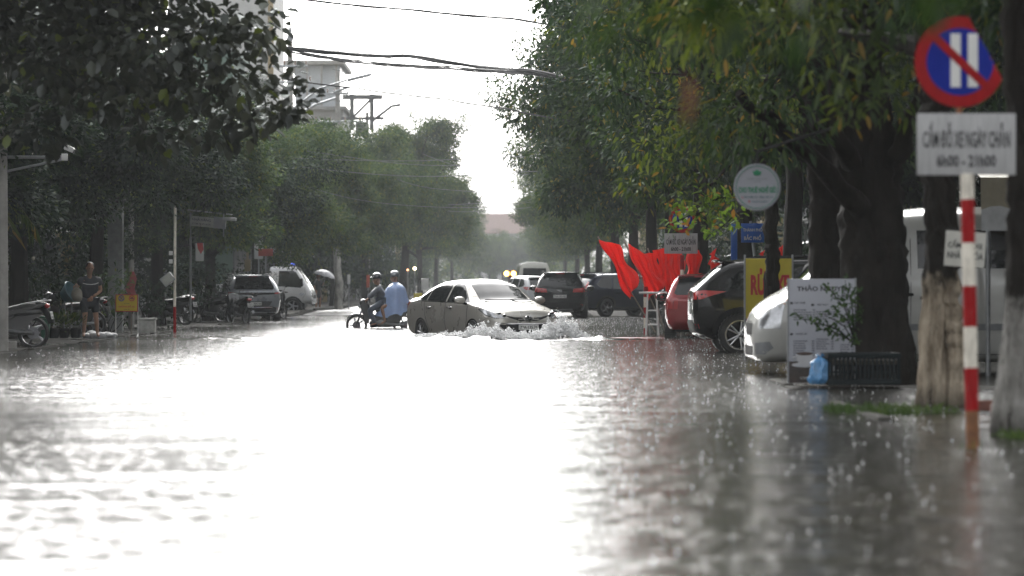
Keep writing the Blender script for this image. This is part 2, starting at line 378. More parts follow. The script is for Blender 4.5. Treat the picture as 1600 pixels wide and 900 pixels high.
bark2 = M('pale_bark', (.16,.125,.085), .7, var=.45, scale=5, bump=.9, bscale=12, stretch=(1,1,.3), col2=(.27,.23,.17))
limew = M('limewash_bark', (.22,.215,.19), .75, var=.5, scale=6, bump=.9, bscale=14, stretch=(1,1,.35), col2=(.40,.39,.36))

def trunkmesh(rnd, base, top, r0, r1, cl=(), nl=7, limbr=.5, flare=1.5, wob=.12, k=12, pale=None):
    """tapered trunk with root flare and limbs that run into the leaf clusters"""
    b = MB(); base, top = Vector(base), Vector(top); n = 9 if pale is None else 70; pts = []; rr = []
    for i in range(n+1):
        t = i/n; pts.append(base.lerp(top, t)+Vector((math.sin(t*5+rnd.random())*wob*t, math.cos(t*4+rnd.random())*wob*t, 0)))
        rr.append((r0+(r1-r0)*t)*(1+(flare-1)*math.exp(-t*14)))
    vs = []; fs = []; ph = rnd.uniform(0, 6); t_ = lambda i: i*8./n
    if pale is not None: k = 48
    for i, p in enumerate(pts):
        for j in range(k):
            a = 2*math.pi*j/k; lob = 1+.10*math.sin(3*a+ph)+.07*math.sin(5*a-ph*2+i*.4)+.16*math.exp(-t_(i))*math.sin(4*a+ph)+(0 if pale is None else .05*math.sin(7*a+i*.35+2*math.sin(i*.2))+.035*math.sin(13*a-i*.5)+.16*math.cos(2*a+.3)*math.exp(-((p.z-.2)/.9)**2))
            if pale is not None:
                q = Vector((math.cos(a)*rr[i]*6, math.sin(a)*rr[i]*6, p.z*2.2+ph)); lob += .16*noise.noise(q)+.10*noise.noise(q*2.7)+.14*max(0, noise.noise(q*.8+Vector((9, 0, 0)))-.25)
                lob += .07*noise.noise(Vector((math.cos(a)*5, math.sin(a)*5, p.z*.8+ph)))
            vs.append(p+Vector((math.cos(a), math.sin(a), 0))*rr[i]*lob)
    for i in range(n):
        for j in range(k): fs.append((i*k+j, i*k+(j+1) % k, (i+1)*k+(j+1) % k, (i+1)*k+j))
    b.add(vs, fs, 0, True)
    ends = rnd.sample(list(cl), min(nl, len(cl))) if cl else []
    for e in ends:
        t = rnd.uniform(.62, .98); p = pts[int(t*n)]
        mid = limb(b, p, Vector(e[:3]), r1*limbr*1.3+.01, .02, rnd)
        for _ in range(2):
            q = mid[3]; limb(b, q, q+Vector((rnd.uniform(-1, 1), rnd.uniform(-1, 1), rnd.uniform(-.2, .8)))*.9, r1*limbr*.5, .008, rnd, 3, k=5)
    return b

G_mango = leafmat('mango_leaf', (.006,.017,.005), (.018,.044,.010), (.055,.098,.014), (.16,.14,.018), .04, .42, .28, .03)
G_yel = leafmat('young_leaf', (.014,.030,.005), (.042,.072,.009), (.13,.165,.014), (.22,.14,.018), .06, .4, .32, .03)
G_bang = leafmat('broad_leaf', (.008,.011,.006), (.022,.027,.014), (.060,.066,.040), (.10,.13,.012), .035, .3, .2, .06)
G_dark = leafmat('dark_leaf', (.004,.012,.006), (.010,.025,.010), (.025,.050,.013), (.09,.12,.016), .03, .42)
G_street = leafmat('street_leaf', (.015,.034,.011), (.040,.078,.022), (.10,.145,.026), (.15,.16,.02), .06, .45, .28)

PROTO = {}
def proto(kind, seed):
    """a generic street tree mesh pair, 10 m tall, crown radius 4.6, used scaled for trees down the street"""
    key = (kind, seed)
    if key in PROTO: return PROTO[key]
    rg = np.random.RandomState(seed); rnd = random.Random(seed)
    cl = clusters(rg, 105, (0, 0, 6.1), (3.9, 3.9, 3.3), .6, 1.25, .45)
    P, D = spray(rg, cl, 560, .45)
    g = {'street': G_street, 'mango': G_mango, 'dark': G_dark}[kind]
    lm = leafcloud('crown', P, D, .16, .42, g, seed)
    tm = trunkmesh(rnd, (0, 0, -.3), (.2, .1, 5.2), .24, .13, cl, 9).mesh('trunk', bark)
    PROTO[key] = (tm, lm); return PROTO[key]
def street_tree(kind, seed, x, y, h, r, label, group, low=None):
    tm, lm = proto(kind, seed)
    t = thing('street_tree', label, 'tree', (x, y, 0), (seed*1.7+x*3+y) % 6.28, group)
    t.scale = (r/4.6, r/4.6, h/9.9)
    link('trunk', tm, t); link('crown', lm, t); return t

def custom_tree(name, label, x, y, base_r, top, cl, leaf, size, ratio, per, bk, group, seed, hang=.5, nl=8, flare=1.5, hexa=True, droop=.15, extra=None, limbr=.5, top_r=None, pale=None, palem=None, fork=None, limbs=()):
    rg = np.random.RandomState(seed); rnd = random.Random(seed)
    t = thing(name, label, 'tree', (x, y, 0), 0, group)
    cl = [(a-x, b-y, c, r) for a, b, c, r in cl]
    P, D = spray(rg, cl, per, hang)
    link('crown', leafcloud('crown', P, D, size, ratio, leaf, seed, hexa, droop=droop), t)
    tb = trunkmesh(rnd, (0, 0, -.3), (top[0]-x, top[1]-y, top[2]), base_r, top_r or base_r*.62, cl, nl, limbr, flare, pale=pale)
    if fork:
        tb2 = trunkmesh(random.Random(seed+1), (fork[0], fork[1], -.3), (fork[2], fork[3], fork[4]), fork[5], fork[5]*.75, (), 0, flare=1.5, pale=1); o_ = len(tb.v); tb.v += tb2.v; tb.f += [[i+o_ for i in f] for f in tb2.f]; tb.mi += tb2.mi; tb.sm += tb2.sm
    for a_, b_, c_, r0_, r1_ in limbs:
        o_ = Vector((x, y, 0)); p0, p1, p2 = (at(*q)-o_ for q in (a_, b_, c_)); pts = []
        for i in range(13):
            u = i/12; pts.append(p0*(1-u)**2+p1*2*u*(1-u)+p2*u*u+Vector((.03*math.sin(i*1.7+seed), 0, .03*math.cos(i*2.1))))
        tb.tube(pts, [(r0_+(r1_-r0_)*i/12)*(1+.1*math.sin(i*2.3)) for i in range(13)], 0, 10)
    tb.build('trunk', palem or bk, t)
    return t
# ------------------------------------------------------------------ vehicles
def pchip(xk, yk, x):
    xk = np.asarray(xk, float); yk = np.asarray(yk, float); h = np.diff(xk); d = np.diff(yk)/h; m = np.zeros_like(yk)
    for i in range(1, len(xk)-1):
        if d[i-1]*d[i] > 0:
            w1 = 2*h[i]+h[i-1]; w2_ = h[i]+2*h[i-1]; m[i] = (w1+w2_)/(w1/d[i-1]+w2_/d[i])
    m[0] = d[0]; m[-1] = d[-1]
    i = np.clip(np.searchsorted(xk, x)-1, 0, len(h)-1); t = (x-xk[i])/h[i]
    return (2*t**3-3*t**2+1)*yk[i]+(t**3-2*t**2+t)*h[i]*m[i]+(-2*t**3+3*t**2)*yk[i+1]+(t**3-t**2)*h[i]*m[i+1]

def loft(stations, nx=90, fr=(.3, .42, .16, .34)):
    """car body as stations along x: (x, zb,wb, zm,wm, zs,ws, ze,we, zc) = sill, flank, shoulder, roof edge, crown line"""
    A = np.array(stations, float); xs = np.interp(np.linspace(0, 1, nx), np.linspace(0, 1, len(A)), A[:, 0])
    B = np.stack([pchip(A[:, 0], A[:, k], xs) for k in range(1, 10)], 1)
    rings = []
    for x, (zb, wb, zm, wm, zs, ws, ze, we, zc) in zip(xs, B):
        P = [(0, zb), (wb, zb), (wm, zm), (ws, zs), (we, ze), (we*.55, zc-(zc-ze)*.22), (0, zc)]
        h = [P[0], ((wb*.6), zb)]
        for i, f in zip((1, 2, 3, 4), fr):
            p0, p1, p2 = (np.array(P[i+j]) for j in (-1, 0, 1)); a = p1+(p0-p1)*f; c = p1+(p2-p1)*f
            for t in (0, .25, .5, .75, 1): h.append(tuple((1-t)**2*a+2*t*(1-t)*p1+t*t*c))
        h.append(P[5]); h.append(P[6]); rings.append([(x, -y, z) for y, z in h]+[(x, y, z) for y, z in h[-2:0:-1]])
    k = len(rings[0]); v = [p for r in rings for p in r]; f = []
    for i in range(len(rings)-1):
        for j in range(k): f.append((i*k+j, i*k+(j+1) % k, (i+1)*k+(j+1) % k, (i+1)*k+j))
    f += [tuple(range(k)), tuple((len(rings)-1)*k+j for j in range(k-1, -1, -1))]
    return v, f

def carbody(stations, wheels, wr, paintm, halfw, nx=90, fr=(.3, .42, .16, .34), well=.27):
    """lofted shell with the wheel wells cut out; returns mesh and the uncut shell for fitting windows and lamps"""
    v, f = loft(stations, nx, fr)
    me = bpy.data.meshes.new('body'); me.from_pydata(v, [], f); me.materials.append(paintm); me.materials.append(blk)
    bm = bmesh.new(); bm.from_mesh(me); bmesh.ops.recalc_face_normals(bm, faces=bm.faces[:]); bm.to_mesh(me)
    bvh = BVHTree.FromBMesh(bm); bm.free()
    ob = link('body', me); cuts = MB()
    for x in wheels:
        for s in (-1, 1):
            y0, y1 = s*(halfw-well), s*(halfw+.3)
            cuts.lathe([(0, min(y0, y1)), (wr, min(y0, y1)), (wr, max(y0, y1)), (0, max(y0, y1))], 36, 0, (x, 0, wr-.055), 'Y')
    cme = bpy.data.meshes.new('cut'); cme.from_pydata(cuts.v, [], cuts.f); cme.materials.append(blk)
    bm = bmesh.new(); bm.from_mesh(cme); bmesh.ops.remove_doubles(bm, verts=bm.verts[:], dist=1e-5); bmesh.ops.recalc_face_normals(bm, faces=bm.faces[:]); bm.to_mesh(cme); bm.free()
    co = link('cut', cme); md = ob.modifiers.new('b', 'BOOLEAN'); md.operation = 'DIFFERENCE'; md.object = co; md.solver = 'EXACT'; md.material_mode = 'TRANSFER'
    out = evalmesh(ob, 'body'); bpy.data.objects.remove(ob); bpy.data.objects.remove(co)
    out.polygons.foreach_set('use_smooth', np.ones(len(out.polygons), bool)); out.set_sharp_from_angle(angle=R(38)); return out, bvh

def decal(name, bvh, poly, o, u, v, d, mat, parent, off=.004, step=.07, skirt=.012, mirror=False, reach=3.):
    """a fitted panel (window, lamp, grille): the outline is laid on the shell along direction d and given a rim"""
    o, u, v, d = Vector(o), Vector(u).normalized(), Vector(v).normalized(), Vector(d).normalized()
    bm = bmesh.new(); bm.faces.new([bm.verts.new((a, b, 0)) for a, b in poly])
    for ax in (0, 1):
        lo = min(p[ax] for p in poly); hi = max(p[ax] for p in poly); k = lo+step
        while k < hi-1e-4:
            pl = Vector((k, 0, 0)) if ax == 0 else Vector((0, k, 0)); no = Vector((1, 0, 0)) if ax == 0 else Vector((0, 1, 0))
            bmesh.ops.bisect_plane(bm, geom=bm.verts[:]+bm.edges[:]+bm.faces[:], plane_co=pl, plane_no=no); k += step
    bm.verts.ensure_lookup_table(); inn = {}; last = None; todo = []
    for vt in bm.verts:
        q = o+u*vt.co.x+v*vt.co.y; h = bvh.ray_cast(q-d*reach, d, reach*2)
        if h[0] is None: todo.append((vt, q)); continue
        n = h[1] if h[1].dot(d) < 0 else -h[1]
        vt.co = h[0]+n*off; inn[vt] = h[0]-n*skirt
    for vt, q in todo:
        h = bvh.find_nearest(q); n = h[1] if h[1].dot(d) < 0 else -h[1]; vt.co = h[0]+n*off; inn[vt] = h[0]-n*skirt
    be = [e for e in bm.edges if e.is_boundary]; m2 = {}
    for e in be:
        for vt in e.verts:
            if vt not in m2: m2[vt] = bm.verts.new(inn[vt])
    for e in be: bm.faces.new((e.verts[0], e.verts[1], m2[e.verts[1]], m2[e.verts[0]]))
    bmesh.ops.recalc_face_normals(bm, faces=bm.faces[:])
    me = bpy.data.meshes.new(name); bm.to_mesh(me); bm.free(); me.materials.append(mat)
    me.polygons.foreach_set('use_smooth', np.ones(len(me.polygons), bool)); me.set_sharp_from_angle(angle=R(50)); me.update()
    return link(name, me, parent)
def side(name, bvh, poly, s, mat, parent, **k): return decal(name, bvh, poly, (0, s*1.5, 0), (1,0,0), (0,0,1), (0,-s,0), mat, parent, **k)
def top(name, bvh, poly, mat, parent, **k): return decal(name, bvh, poly, (0,0,2.5), (1,0,0), (0,1,0), (0,0,-1), mat, parent, **k)
def end(name, bvh, poly, s, mat, parent, yaw=0., sh=.4, **k):   # s=+1 front, -1 rear; polygon in (y, z); a yawed panel wraps the corner
    d = Vector((-s*math.cos(yaw), -math.sin(yaw), 0)); u = Vector((-math.sin(yaw)*s, math.cos(yaw), 0)); h = bvh.ray_cast(Vector((s*6, 0, .7)), Vector((-s, 0, 0)), 12)
    if yaw: g = sh if sum(p[0] for p in poly) > 0 else -sh; poly = [(p[0]+g, p[1]) for p in poly]
    return decal(name, bvh, poly, Vector((h[0].x, 0, 0)), (u.x, u.y, 0), (0,0,1), d, mat, parent, **k)
def mirp(p): return [(-a, b) for a, b in p][::-1]

def wheel(parent, x, y, r, s, spokes=5, wdt=.2, rimm=None, dark=None, twin=True):
    t = MB(); q = wdt/2
    t.lathe([(r*.68, -q*.8), (r*.74, -q), (r*.93, -q), (r*.99, -q*.75), (r, -q*.3), (r, q*.3), (r*.99, q*.75), (r*.93, q), (r*.74, q), (r*.68, q*.8)], 32, 0, (0,0,0), 'Y')
    for i in range(32):                       # tread blocks
        a = 2*math.pi*i/32; t.box((math.cos(a)*r, 0, math.sin(a)*r), (.012, wdt*.8, .03), 0, Matrix.Rotation(-a, 3, 'Y'))
    o = t.build('wheel', rubber, parent, (x, y, r))
    m = MB(); ys = s*q*.72
    m.lathe([(r*.68, -q*.8*s), (r*.70, ys), (r*.66, ys*1.12), (r*.62, ys*.8), (r*.60, -q*.4*s), (0, -q*.4*s)], 28, 1, (0,0,0), 'Y')
    m.lathe([(r*.71, ys*.98), (r*.70, ys*1.2), (r*.66, ys*1.2), (r*.645, ys*.9)], 28, 0, (0,0,0), 'Y')
    for i in range(spokes):
        for da in ((-.13, .13) if twin else (0,)):
            a = 2*math.pi*i/spokes+da; c, sn = math.cos(a), math.sin(a)
            m.tube([(c*r*.1, ys*.95, sn*r*.1), (math.cos(a+da*.4)*r*.68, ys*1.1, math.sin(a+da*.4)*r*.68)], [r*.07, r*.05] if twin else [r*.12, r*.09], 0, 6, flat=.8)
    m.lathe([(0, ys*1.2), (r*.1, ys*1.15), (r*.16, ys*.9), (r*.17, ys*.2)], 14, 0, (0,0,0), 'Y')
    m.build('rim', [rimm or alloy, dark or blk], o); return o

def mirror_part(parent, x, y, z, s, pm, sz=1.):
    b = MB(); b.ell((0, s*.11*sz, .02), (.085*sz, .13*sz, .085*sz), 0, 12, 8); b.tube([(.02, -s*.06, -.06), (.0, s*.05, -.03)], .028*sz, 1, 6)
    b.box((-.072*sz, s*.11*sz, .02), (.012, .2*sz, .125*sz), 2, bev=.005)
    return b.build('side_mirror', [pm, blk, glass], parent, (x, y, z))
def handle_part(parent, bvh, x, z, s, mat, w=.2):
    h = bvh.ray_cast(Vector((x, s*2, z)), Vector((0, -s, 0)), 4); y = h[0].y if h[0] else s*.85
    b = MB(); b.tube([(-w/2, 0, 0), (-w/2+.03, s*.03, 0), (w/2-.03, s*.032, 0), (w/2, 0, 0)], .017, 0, 8, flat=1.2)
    b.ell((0, 0, 0), (w*.42, .006, .035), 1, 12, 6); return b.build('door_handle', [mat, blk], parent, (x, y, z))
def seam(parent, bvh, pts, s, name='door_seam'):
    P = []
    for x, z in pts:
        h = bvh.ray_cast(Vector((x, s*2, z)), Vector((0, -s, 0)), 4)
        if h[0]: P.append(h[0]+Vector((0, s*.001, 0)))
    b = MB(); b.tube(P, .005, 0, 5); return b.build(name, blk, parent)
def dense(pts, k=6):
    out = []
    for a, b in zip(pts, pts[1:]): out += [(a[0]+(b[0]-a[0])*i/k, a[1]+(b[1]-a[1])*i/k) for i in range(k)]
    return out+[pts[-1]]
def plate(parent, bvh, z, s, text, w=.33, h=.165, y=0.):
    q = bvh.ray_cast(Vector((s*4, y, z)), Vector((-s, 0, 0)), 8)[0]; x = q.x+s*.016
    b = MB(); b.box((0, 0, 0), (.012, w, h), 0, bev=.004); o = b.build('number_plate', platem, parent, (x, y, z))
    lines = text if isinstance(text, list) else [text]
    for i, tx in enumerate(lines):
        zz = 0 if len(lines) == 1 else (h*.22*(1-2*i))
        letters(tx, w*(.86 if len(lines) == 1 else (.5, .8)[i]), h*(.6 if len(lines) == 1 else .34), inkm, o, T((s*.0075, 0, zz)) @ RZ(R(90*s)), .02)
    return o
def rings3(parent, x, y, z, tilt, sc=1., mat=None):
    """front emblem: an oval with two smaller ovals inside"""
    b = MB()
    for ry, rz, oz in ((.062, .042, 0), (.022, .040, 0), (.040, .016, .018)):
        P = [(0, ry*math.cos(a)*sc, (oz+rz*math.sin(a))*sc) for a in np.linspace(0, 2*math.pi, 25)]; b.tube(P, .0065*sc, 0, 6, cap=False)
    b.ell((-.006, 0, 0), (.008, .055*sc, .036*sc), 1, 14, 8)
    return b.build('emblem', [mat or chrome, blk], parent, (x, y, z), (0, tilt, 0))

def paint(name, col, metal=.35, rough=.28, var=.05): return M(name, col, rough, metal, var=var, scale=3, coat=1. if max(col) > .1 else .45, spec=.5 if max(col) > .1 else .2)

# ---- the sedan that ploughs through the flood
def sedan():
    t = thing('sedan', 'silver beige four-door sedan ploughing through the flood and throwing up white water', 'car')
    pm = paint('champagne_paint', (.43,.412,.375), .42, .28); HW = .865
    st = [(-2.21,.40,.58,.62,.64,.80,.60,.90,.54,.94), (-2.17,.33,.68,.62,.75,.90,.71,1.0,.62,1.03), (-2.05,.27,.74,.61,.82,.95,.79,1.055,.67,1.085), (-1.85,.22,.77,.60,.85,.97,.82,1.07,.69,1.10),
          (-1.62,.20,.78,.60,.862,.985,.835,1.10,.685,1.135), (-1.1,.19,.79,.60,.865,.985,.835,1.32,.60,1.365), (-.6,.19,.79,.59,.865,.97,.835,1.41,.57,1.455), (0,.19,.79,.58,.865,.955,.83,1.425,.575,1.475), (.40,.19,.79,.58,.865,.94,.825,1.385,.585,1.435),
          (.8,.19,.79,.58,.865,.925,.82,1.20,.635,1.245), (1.18,.19,.79,.58,.864,.91,.815,.985,.70,1.03), (1.32,.19,.79,.58,.86,.90,.81,.945,.70,.985), (1.65,.19,.775,.58,.855,.855,.79,.885,.66,.935), (1.95,.19,.74,.57,.82,.78,.745,.80,.60,.86), (2.1,.20,.68,.55,.76,.715,.67,.735,.53,.785), (2.19,.23,.58,.52,.64,.64,.56,.655,.45,.70), (2.225,.28,.48,.48,.53,.58,.45,.595,.38,.635)]
    me, bvh = carbody(st, (-1.275, 1.275), .345, pm, HW, 110)
    link('body', me, t)
    for s in (-1, 1):
        side('front_window', bvh, [(1.02,.965),(.98,.985),(.42,1.345),(.05,1.385),(-.02,1.385),(-.02,.985)], s, glass, t)
        side('rear_window', bvh, [(-.10,.985),(-.10,1.385),(-.55,1.365),(-.92,1.285),(-1.0,1.255),(-1.0,1.01)], s, glass, t)
        side('quarter_window', bvh, [(-1.04,1.01),(-1.04,1.235),(-1.25,1.15),(-1.50,1.045),(-1.45,1.02)], s, glass, t)
        side('window_trim', bvh, [(1.10,.945),(1.02,.963),(-1.5,1.012),(-1.56,1.0),(-1.5,.992)], s, chrome, t, off=.006)
        for px, w in ((.16, .2), (-.86, .2)): handle_part(t, bvh, px, .86, s, chrome)
        seam(t, bvh, dense([(.98,.95),(1.0,.6),(.86,.24),(0,.22)]), s); seam(t, bvh, dense([(-.06,.98),(-.06,.5),(-.04,.24)]), s)
        seam(t, bvh, dense([(-.1,.22),(-.8,.24),(-.93,.48),(-1.05,.7),(-1.12,.98)]), s)
        mirror_part(t, .90, s*.85, .995, s, pm)
        # swept headlamp wrapping the corner, with a dark brow and chrome line
        end('headlamp', bvh, [(.06,.655),(.16,.725),(.40,.80),(.62,.855),(.60,.80),(.46,.71),(.26,.65)] if s > 0 else mirp([(.06,.655),(.16,.725),(.40,.80),(.62,.855),(.60,.80),(.46,.71),(.26,.65)]), 1, clearlamp, t, yaw=s*R(32), step=.05)
        end('lamp_bezel', bvh, [(.03,.64),(.15,.74),(.40,.815),(.68,.885),(.66,.82),(.47,.695),(.26,.635)] if s > 0 else mirp([(.03,.64),(.15,.74),(.40,.815),(.68,.885),(.66,.82),(.47,.695),(.26,.635)]), 1, blk, t, yaw=s*R(32), step=.05, off=.001)
        for q, z in ((.20, .69), (.36, .735)):
            h = bvh.ray_cast(Vector((3, s*(.42+q*.55), z)), Vector((-1, 0, 0)), 4)
            if h[0]:
                b = MB(); b.lathe([(.0, .0), (.035, .004), (.042, .012), (.045, 0)], 14, 0, (0,0,0), 'X'); b.ell((.008, 0, 0), (.012, .03, .03), 1, 12, 8); b.build('projector_lens', [chrome, glass], t, h[0]+Vector((.006, 0, 0)))
        end('fog_lamp', bvh, [(-.04,.40),(.02,.50),(.17,.515),(.20,.49),(.10,.40)] if s > 0 else mirp([(-.04,.40),(.02,.50),(.17,.515),(.20,.49),(.10,.40)]), 1, blk, t, yaw=s*R(26), step=.06)
        end('drl_strip', bvh, [(.0,.515),(.22,.535),(.30,.575),(.24,.56),(.02,.53)] if s > 0 else mirp([(.0,.515),(.22,.535),(.30,.575),(.24,.56),(.02,.53)]), 1, chrome, t, yaw=s*R(30), step=.06, off=.008)
        end('tail_lamp', bvh, [(.04,.86),(.06,.99),(.36,1.0),(.42,.97),(.30,.84)] if s > 0 else mirp([(.04,.86),(.06,.99),(.36,1.0),(.42,.97),(.30,.84)]), -1, redlamp, t, yaw=s*R(40), step=.06)
    top('windscreen', bvh, [(1.215,-.60),(1.25,-.3),(1.26,0),(1.25,.3),(1.215,.60),(.44,.50),(.40,.25),(.39,0),(.40,-.25),(.44,-.50)], glass, t, step=.09)
    top('rear_windscreen', bvh, [(-1.03,-.50),(-1.0,0),(-1.03,.50),(-1.60,.60),(-1.64,0),(-1.60,-.60)], glass, t, step=.09)
    top('bonnet_seam', bvh, [(1.34,-.66),(1.37,-.3),(1.375,.0),(1.37,.3),(1.34,.66),(1.325,.66),(1.352,.3),(1.355,0),(1.352,-.3),(1.325,-.66)], blk, t, off=.002, step=.1)
    end('grille', bvh, [(-.52,.705),(-.30,.665),(-.13,.655),(.13,.655),(.30,.665),(.52,.705),(.44,.655),(.20,.585),(-.20,.585),(-.44,.655)], 1, blk, t, step=.06)
    end('lower_grille', bvh, [(-.52,.52),(.52,.52),(.60,.44),(.46,.29),(-.46,.29),(-.60,.44)], 1, blk, t, step=.07)
    end('chrome_bar', bvh, [(-.50,.545),(.50,.545),(.54,.52),(-.54,.52)], 1, chrome, t, step=.07, off=.009)
    end('nose_panel', bvh, [(-.11,.69),(.11,.69),(.15,.665),(.08,.588),(-.08,.588),(-.15,.665)], 1, pm, t, step=.05, off=.006)
    q = bvh.ray_cast(Vector((4, 0, .64)), Vector((-1, 0, 0)), 5)[0]; rings3(t, q.x+.022, 0, .638, R(-14), 1.35)
    plate(t, bvh, .455, 1, '73A-135.76', .47, .11)
    plate(t, bvh, .74, -1, ['73A', '135.76'])
    for x in (-1.275, 1.275):
        for s in (-1, 1): wheel(t, x, s*(HW-.11), .305, s, 6)
    b = MB(); b.tube([(1.2, -.5, .0), (1.3, -.2, .0), (1.31, .1, .0)], .012, 0, 5); b.tube([(1.2, .1, .0), (1.28, .4, .0), (1.2, .6, .0)], .012, 0, 5)
    b.build('wiper', blk, t, (-.02, 0, 1.035)); return t

# ---- sport utility and hatchback bodies, seen mostly from behind
def suv(name, label, cat, pm, L=4.4, W=1.82, H=1.65, wr=.345, lamps='side', plate_txt=('73A', '204.18'), rails=True, group=None, glassm=None, spoiler=True, badge=True, clad=True, slope=0., bar=False, wxf=1.32, mark=None, spokes=5):
    t = thing(name, label, cat, group=group); sx, sy, sz = L/4.4, W/1.82, H/1.66; g = glassm or glass
    st0 = [(-2.2,.50,.62,.72,.70,.98,.68,1.06,.60,1.09), (-2.15,.38,.72,.71,.83,1.0,.80,1.13,.70,1.16), (-2.02,.31,.76,.70,.88,1.03,.86,1.25-slope*.1,.74,1.28-slope*.1), (-1.85,.27,.79,.69,.90,1.03,.875,1.40-slope*.12,.71,1.44-slope*.12), (-1.6,.25,.80,.68,.91,1.025,.88,1.545-slope*.1,.655,1.595-slope*.1), (-1.2,.24,.80,.68,.91,1.02,.88,1.585,.64,1.645),
           (0,.24,.80,.67,.91,1.0,.875,1.60,.645,1.665), (.45,.24,.80,.67,.91,.99,.87,1.56,.65,1.62), (.9,.24,.80,.67,.91,.985,.865,1.34,.69,1.39), (1.3,.24,.80,.67,.908,.98,.86,1.08,.74,1.13), (1.45,.24,.80,.67,.905,.97,.86,1.04,.74,1.08), (1.8,.25,.78,.66,.89,.93,.83,.99,.70,1.03), (2.05,.27,.72,.63,.82,.85,.76,.90,.62,.94), (2.17,.32,.62,.60,.70,.74,.64,.79,.52,.82), (2.2,.38,.52,.56,.58,.66,.52,.70,.42,.72)]
    st = [(a*sx, b*sz, c*sy, d*sz, e*sy, f*sz, g_*sy, h*sz, i*sy, j*sz) for a, b, c, d, e, f, g_, h, i, j in st0]
    wx = wxf*sx; HW = .91*sy
    me, bvh = carbody(st, (-wx, wx), wr+.045, pm, HW, 90); link('body', me, t)
    def sc(p): return [(a*sx, b*sz) for a, b in p]
    def ec(p): return [(a*sy, b*sz) for a, b in p]
    for s in (-1, 1):
        side('front_window', bvh, sc([(1.15,1.03),(.52,1.50),(.05,1.54),(.05,1.04)]), s, g, t); side('rear_window', bvh, sc([(-.03,1.04),(-.03,1.54),(-.85,1.53),(-1.0,1.05)]), s, g, t)
        side('quarter_window', bvh, sc([(-1.08,1.06),(-.93,1.525),(-1.35,1.49),(-1.72,1.22),(-1.6,1.12)]), s, g, t)
        for q in (.25, -.8): handle_part(t, bvh, q*sx, .9*sz, s, pm)
        seam(t, bvh, dense(sc([(1.1,1.0),(1.1,.6),(.95,.32),(.02,.3),(.02,1.02)])), s); seam(t, bvh, dense(sc([(.0,.3),(-.75,.32),(-1.0,.7),(-1.04,1.02)])), s)
        mirror_part(t, 1.02*sx, s*.88*sy, 1.06*sz, s, pm, 1.15)
        if clad:
            side('sill_cladding', bvh, sc([(-wxf+.46,.26),(wxf-.46,.26),(wxf-.46,.38),(-wxf+.46,.38)]), s, blk, t, off=.008)
            for x in (-wxf, wxf):
                pts = [(x*sx+(wr+.045+o)*math.cos(a), wr-.01+(wr+.045+o)*math.sin(a)) for o, rng in ((.0, np.linspace(.05, math.pi-.05, 15)), (.075, np.linspace(math.pi-.05, .05, 15))) for a in rng]
                side('arch_trim', bvh, pts, s, blk, t, off=.012, step=.2)
        if rails:
            b = MB(); b.tube([(-1.3*sx, s*.60*sy, 1.60*sz), (-1.2*sx, s*.60*sy, 1.66*sz), (.2*sx, s*.60*sy, 1.665*sz), (.32*sx, s*.60*sy, 1.61*sz)], .02, 0, 6); b.build('roof_rail', blk, t)
        if lamps == 'side': p = ec([(-.04,.94),(-.02,1.06),(.34,1.10),(.60,1.08),(.34,.95)]); yw = 38
        elif lamps == 'thin': p = ec([(.0,.985),(.0,1.03),(.36,1.05),(.36,.99)]); yw = 38
        elif lamps == 'boomerang': p = ec([(-.02,.86),(.0,1.0),(.16,1.06),(.20,1.32),(.28,1.30),(.27,1.0),(.22,.9)]); yw = 38
        else: p = ec([(.02,.80),(.0,1.05),(.16,1.12),(.24,1.08),(.22,.82)]); yw = 35
        end('tail_lamp', bvh, p if s > 0 else mirp(p), -1, redlamp, t, yaw=s*R(yw), step=.06)
        p = ec([(.0,.78),(.04,.88),(.40,.93),(.44,.86),(.2,.78)]); end('headlamp', bvh, p if s > 0 else mirp(p), 1, clearlamp, t, yaw=s*R(32), step=.06)
        p = ec([(.12,.44),(.12,.52),(.36,.54),(.36,.46)]); end('bumper_reflector', bvh, p if s > 0 else mirp(p), -1, redlamp, t, yaw=s*R(20), step=.08)
    p = ec([(-.60,1.14),(-.66,1.18),(-.54,1.52),(-.3,1.555),(.3,1.555),(.54,1.52),(.66,1.18),(.60,1.14)]); end('rear_windscreen', bvh, p, -1, g, t, step=.08)
    top('windscreen', bvh, [(1.24*sx,-.66*sy),(1.29*sx,0),(1.24*sx,.66*sy),(.52*sx,.58*sy),(.46*sx,0),(.52*sx,-.58*sy)], g, t, step=.1)
    end('rear_bumper', bvh, ec([(-.70,.33),(.70,.33),(.72,.52),(.52,.60),(-.52,.60),(-.72,.52)]), -1, blk if clad else pm, t, step=.08, off=.012)
    end('grille', bvh, ec([(-.42,.50),(.42,.50),(.46,.72),(.3,.80),(-.3,.80),(-.46,.72)]), 1, blk, t, step=.08)
    if bar: end('plate_recess', bvh, ec([(-.50,.60),(.50,.60),(.58,.74),(-.58,.74)]), -1, blk, t, step=.08, off=.006); end('bumper_strip', bvh, ec([(-.60,.52),(.60,.52),(.60,.555),(-.60,.555)]), -1, chrome, t, step=.08, off=.02)
    if bar: end('light_bar', bvh, ec([(-.66,.98),(-.10,.95),(-.06,.90),(.06,.90),(.10,.95),(.66,.98),(.66,1.04),(-.66,1.04)]), -1, blk, t, step=.06, off=.01)
    if clad: end('skid_plate', bvh, ec([(-.46,.30),(.46,.30),(.42,.37),(-.42,.37)]), -1, greyp, t, step=.08, off=.02)
    if spoiler:
        b = MB(); b.box((-1.67*sx, 0, 1.585*sz), (.30*sx, 1.16*sy, .035), 0, Matrix.Rotation(R(6), 3, 'Y'), .015); b.box((-1.80*sx, 0, 1.572*sz), (.02, .30, .02), 1, bev=.004); b.build('roof_spoiler', [pm, redlamp], t)
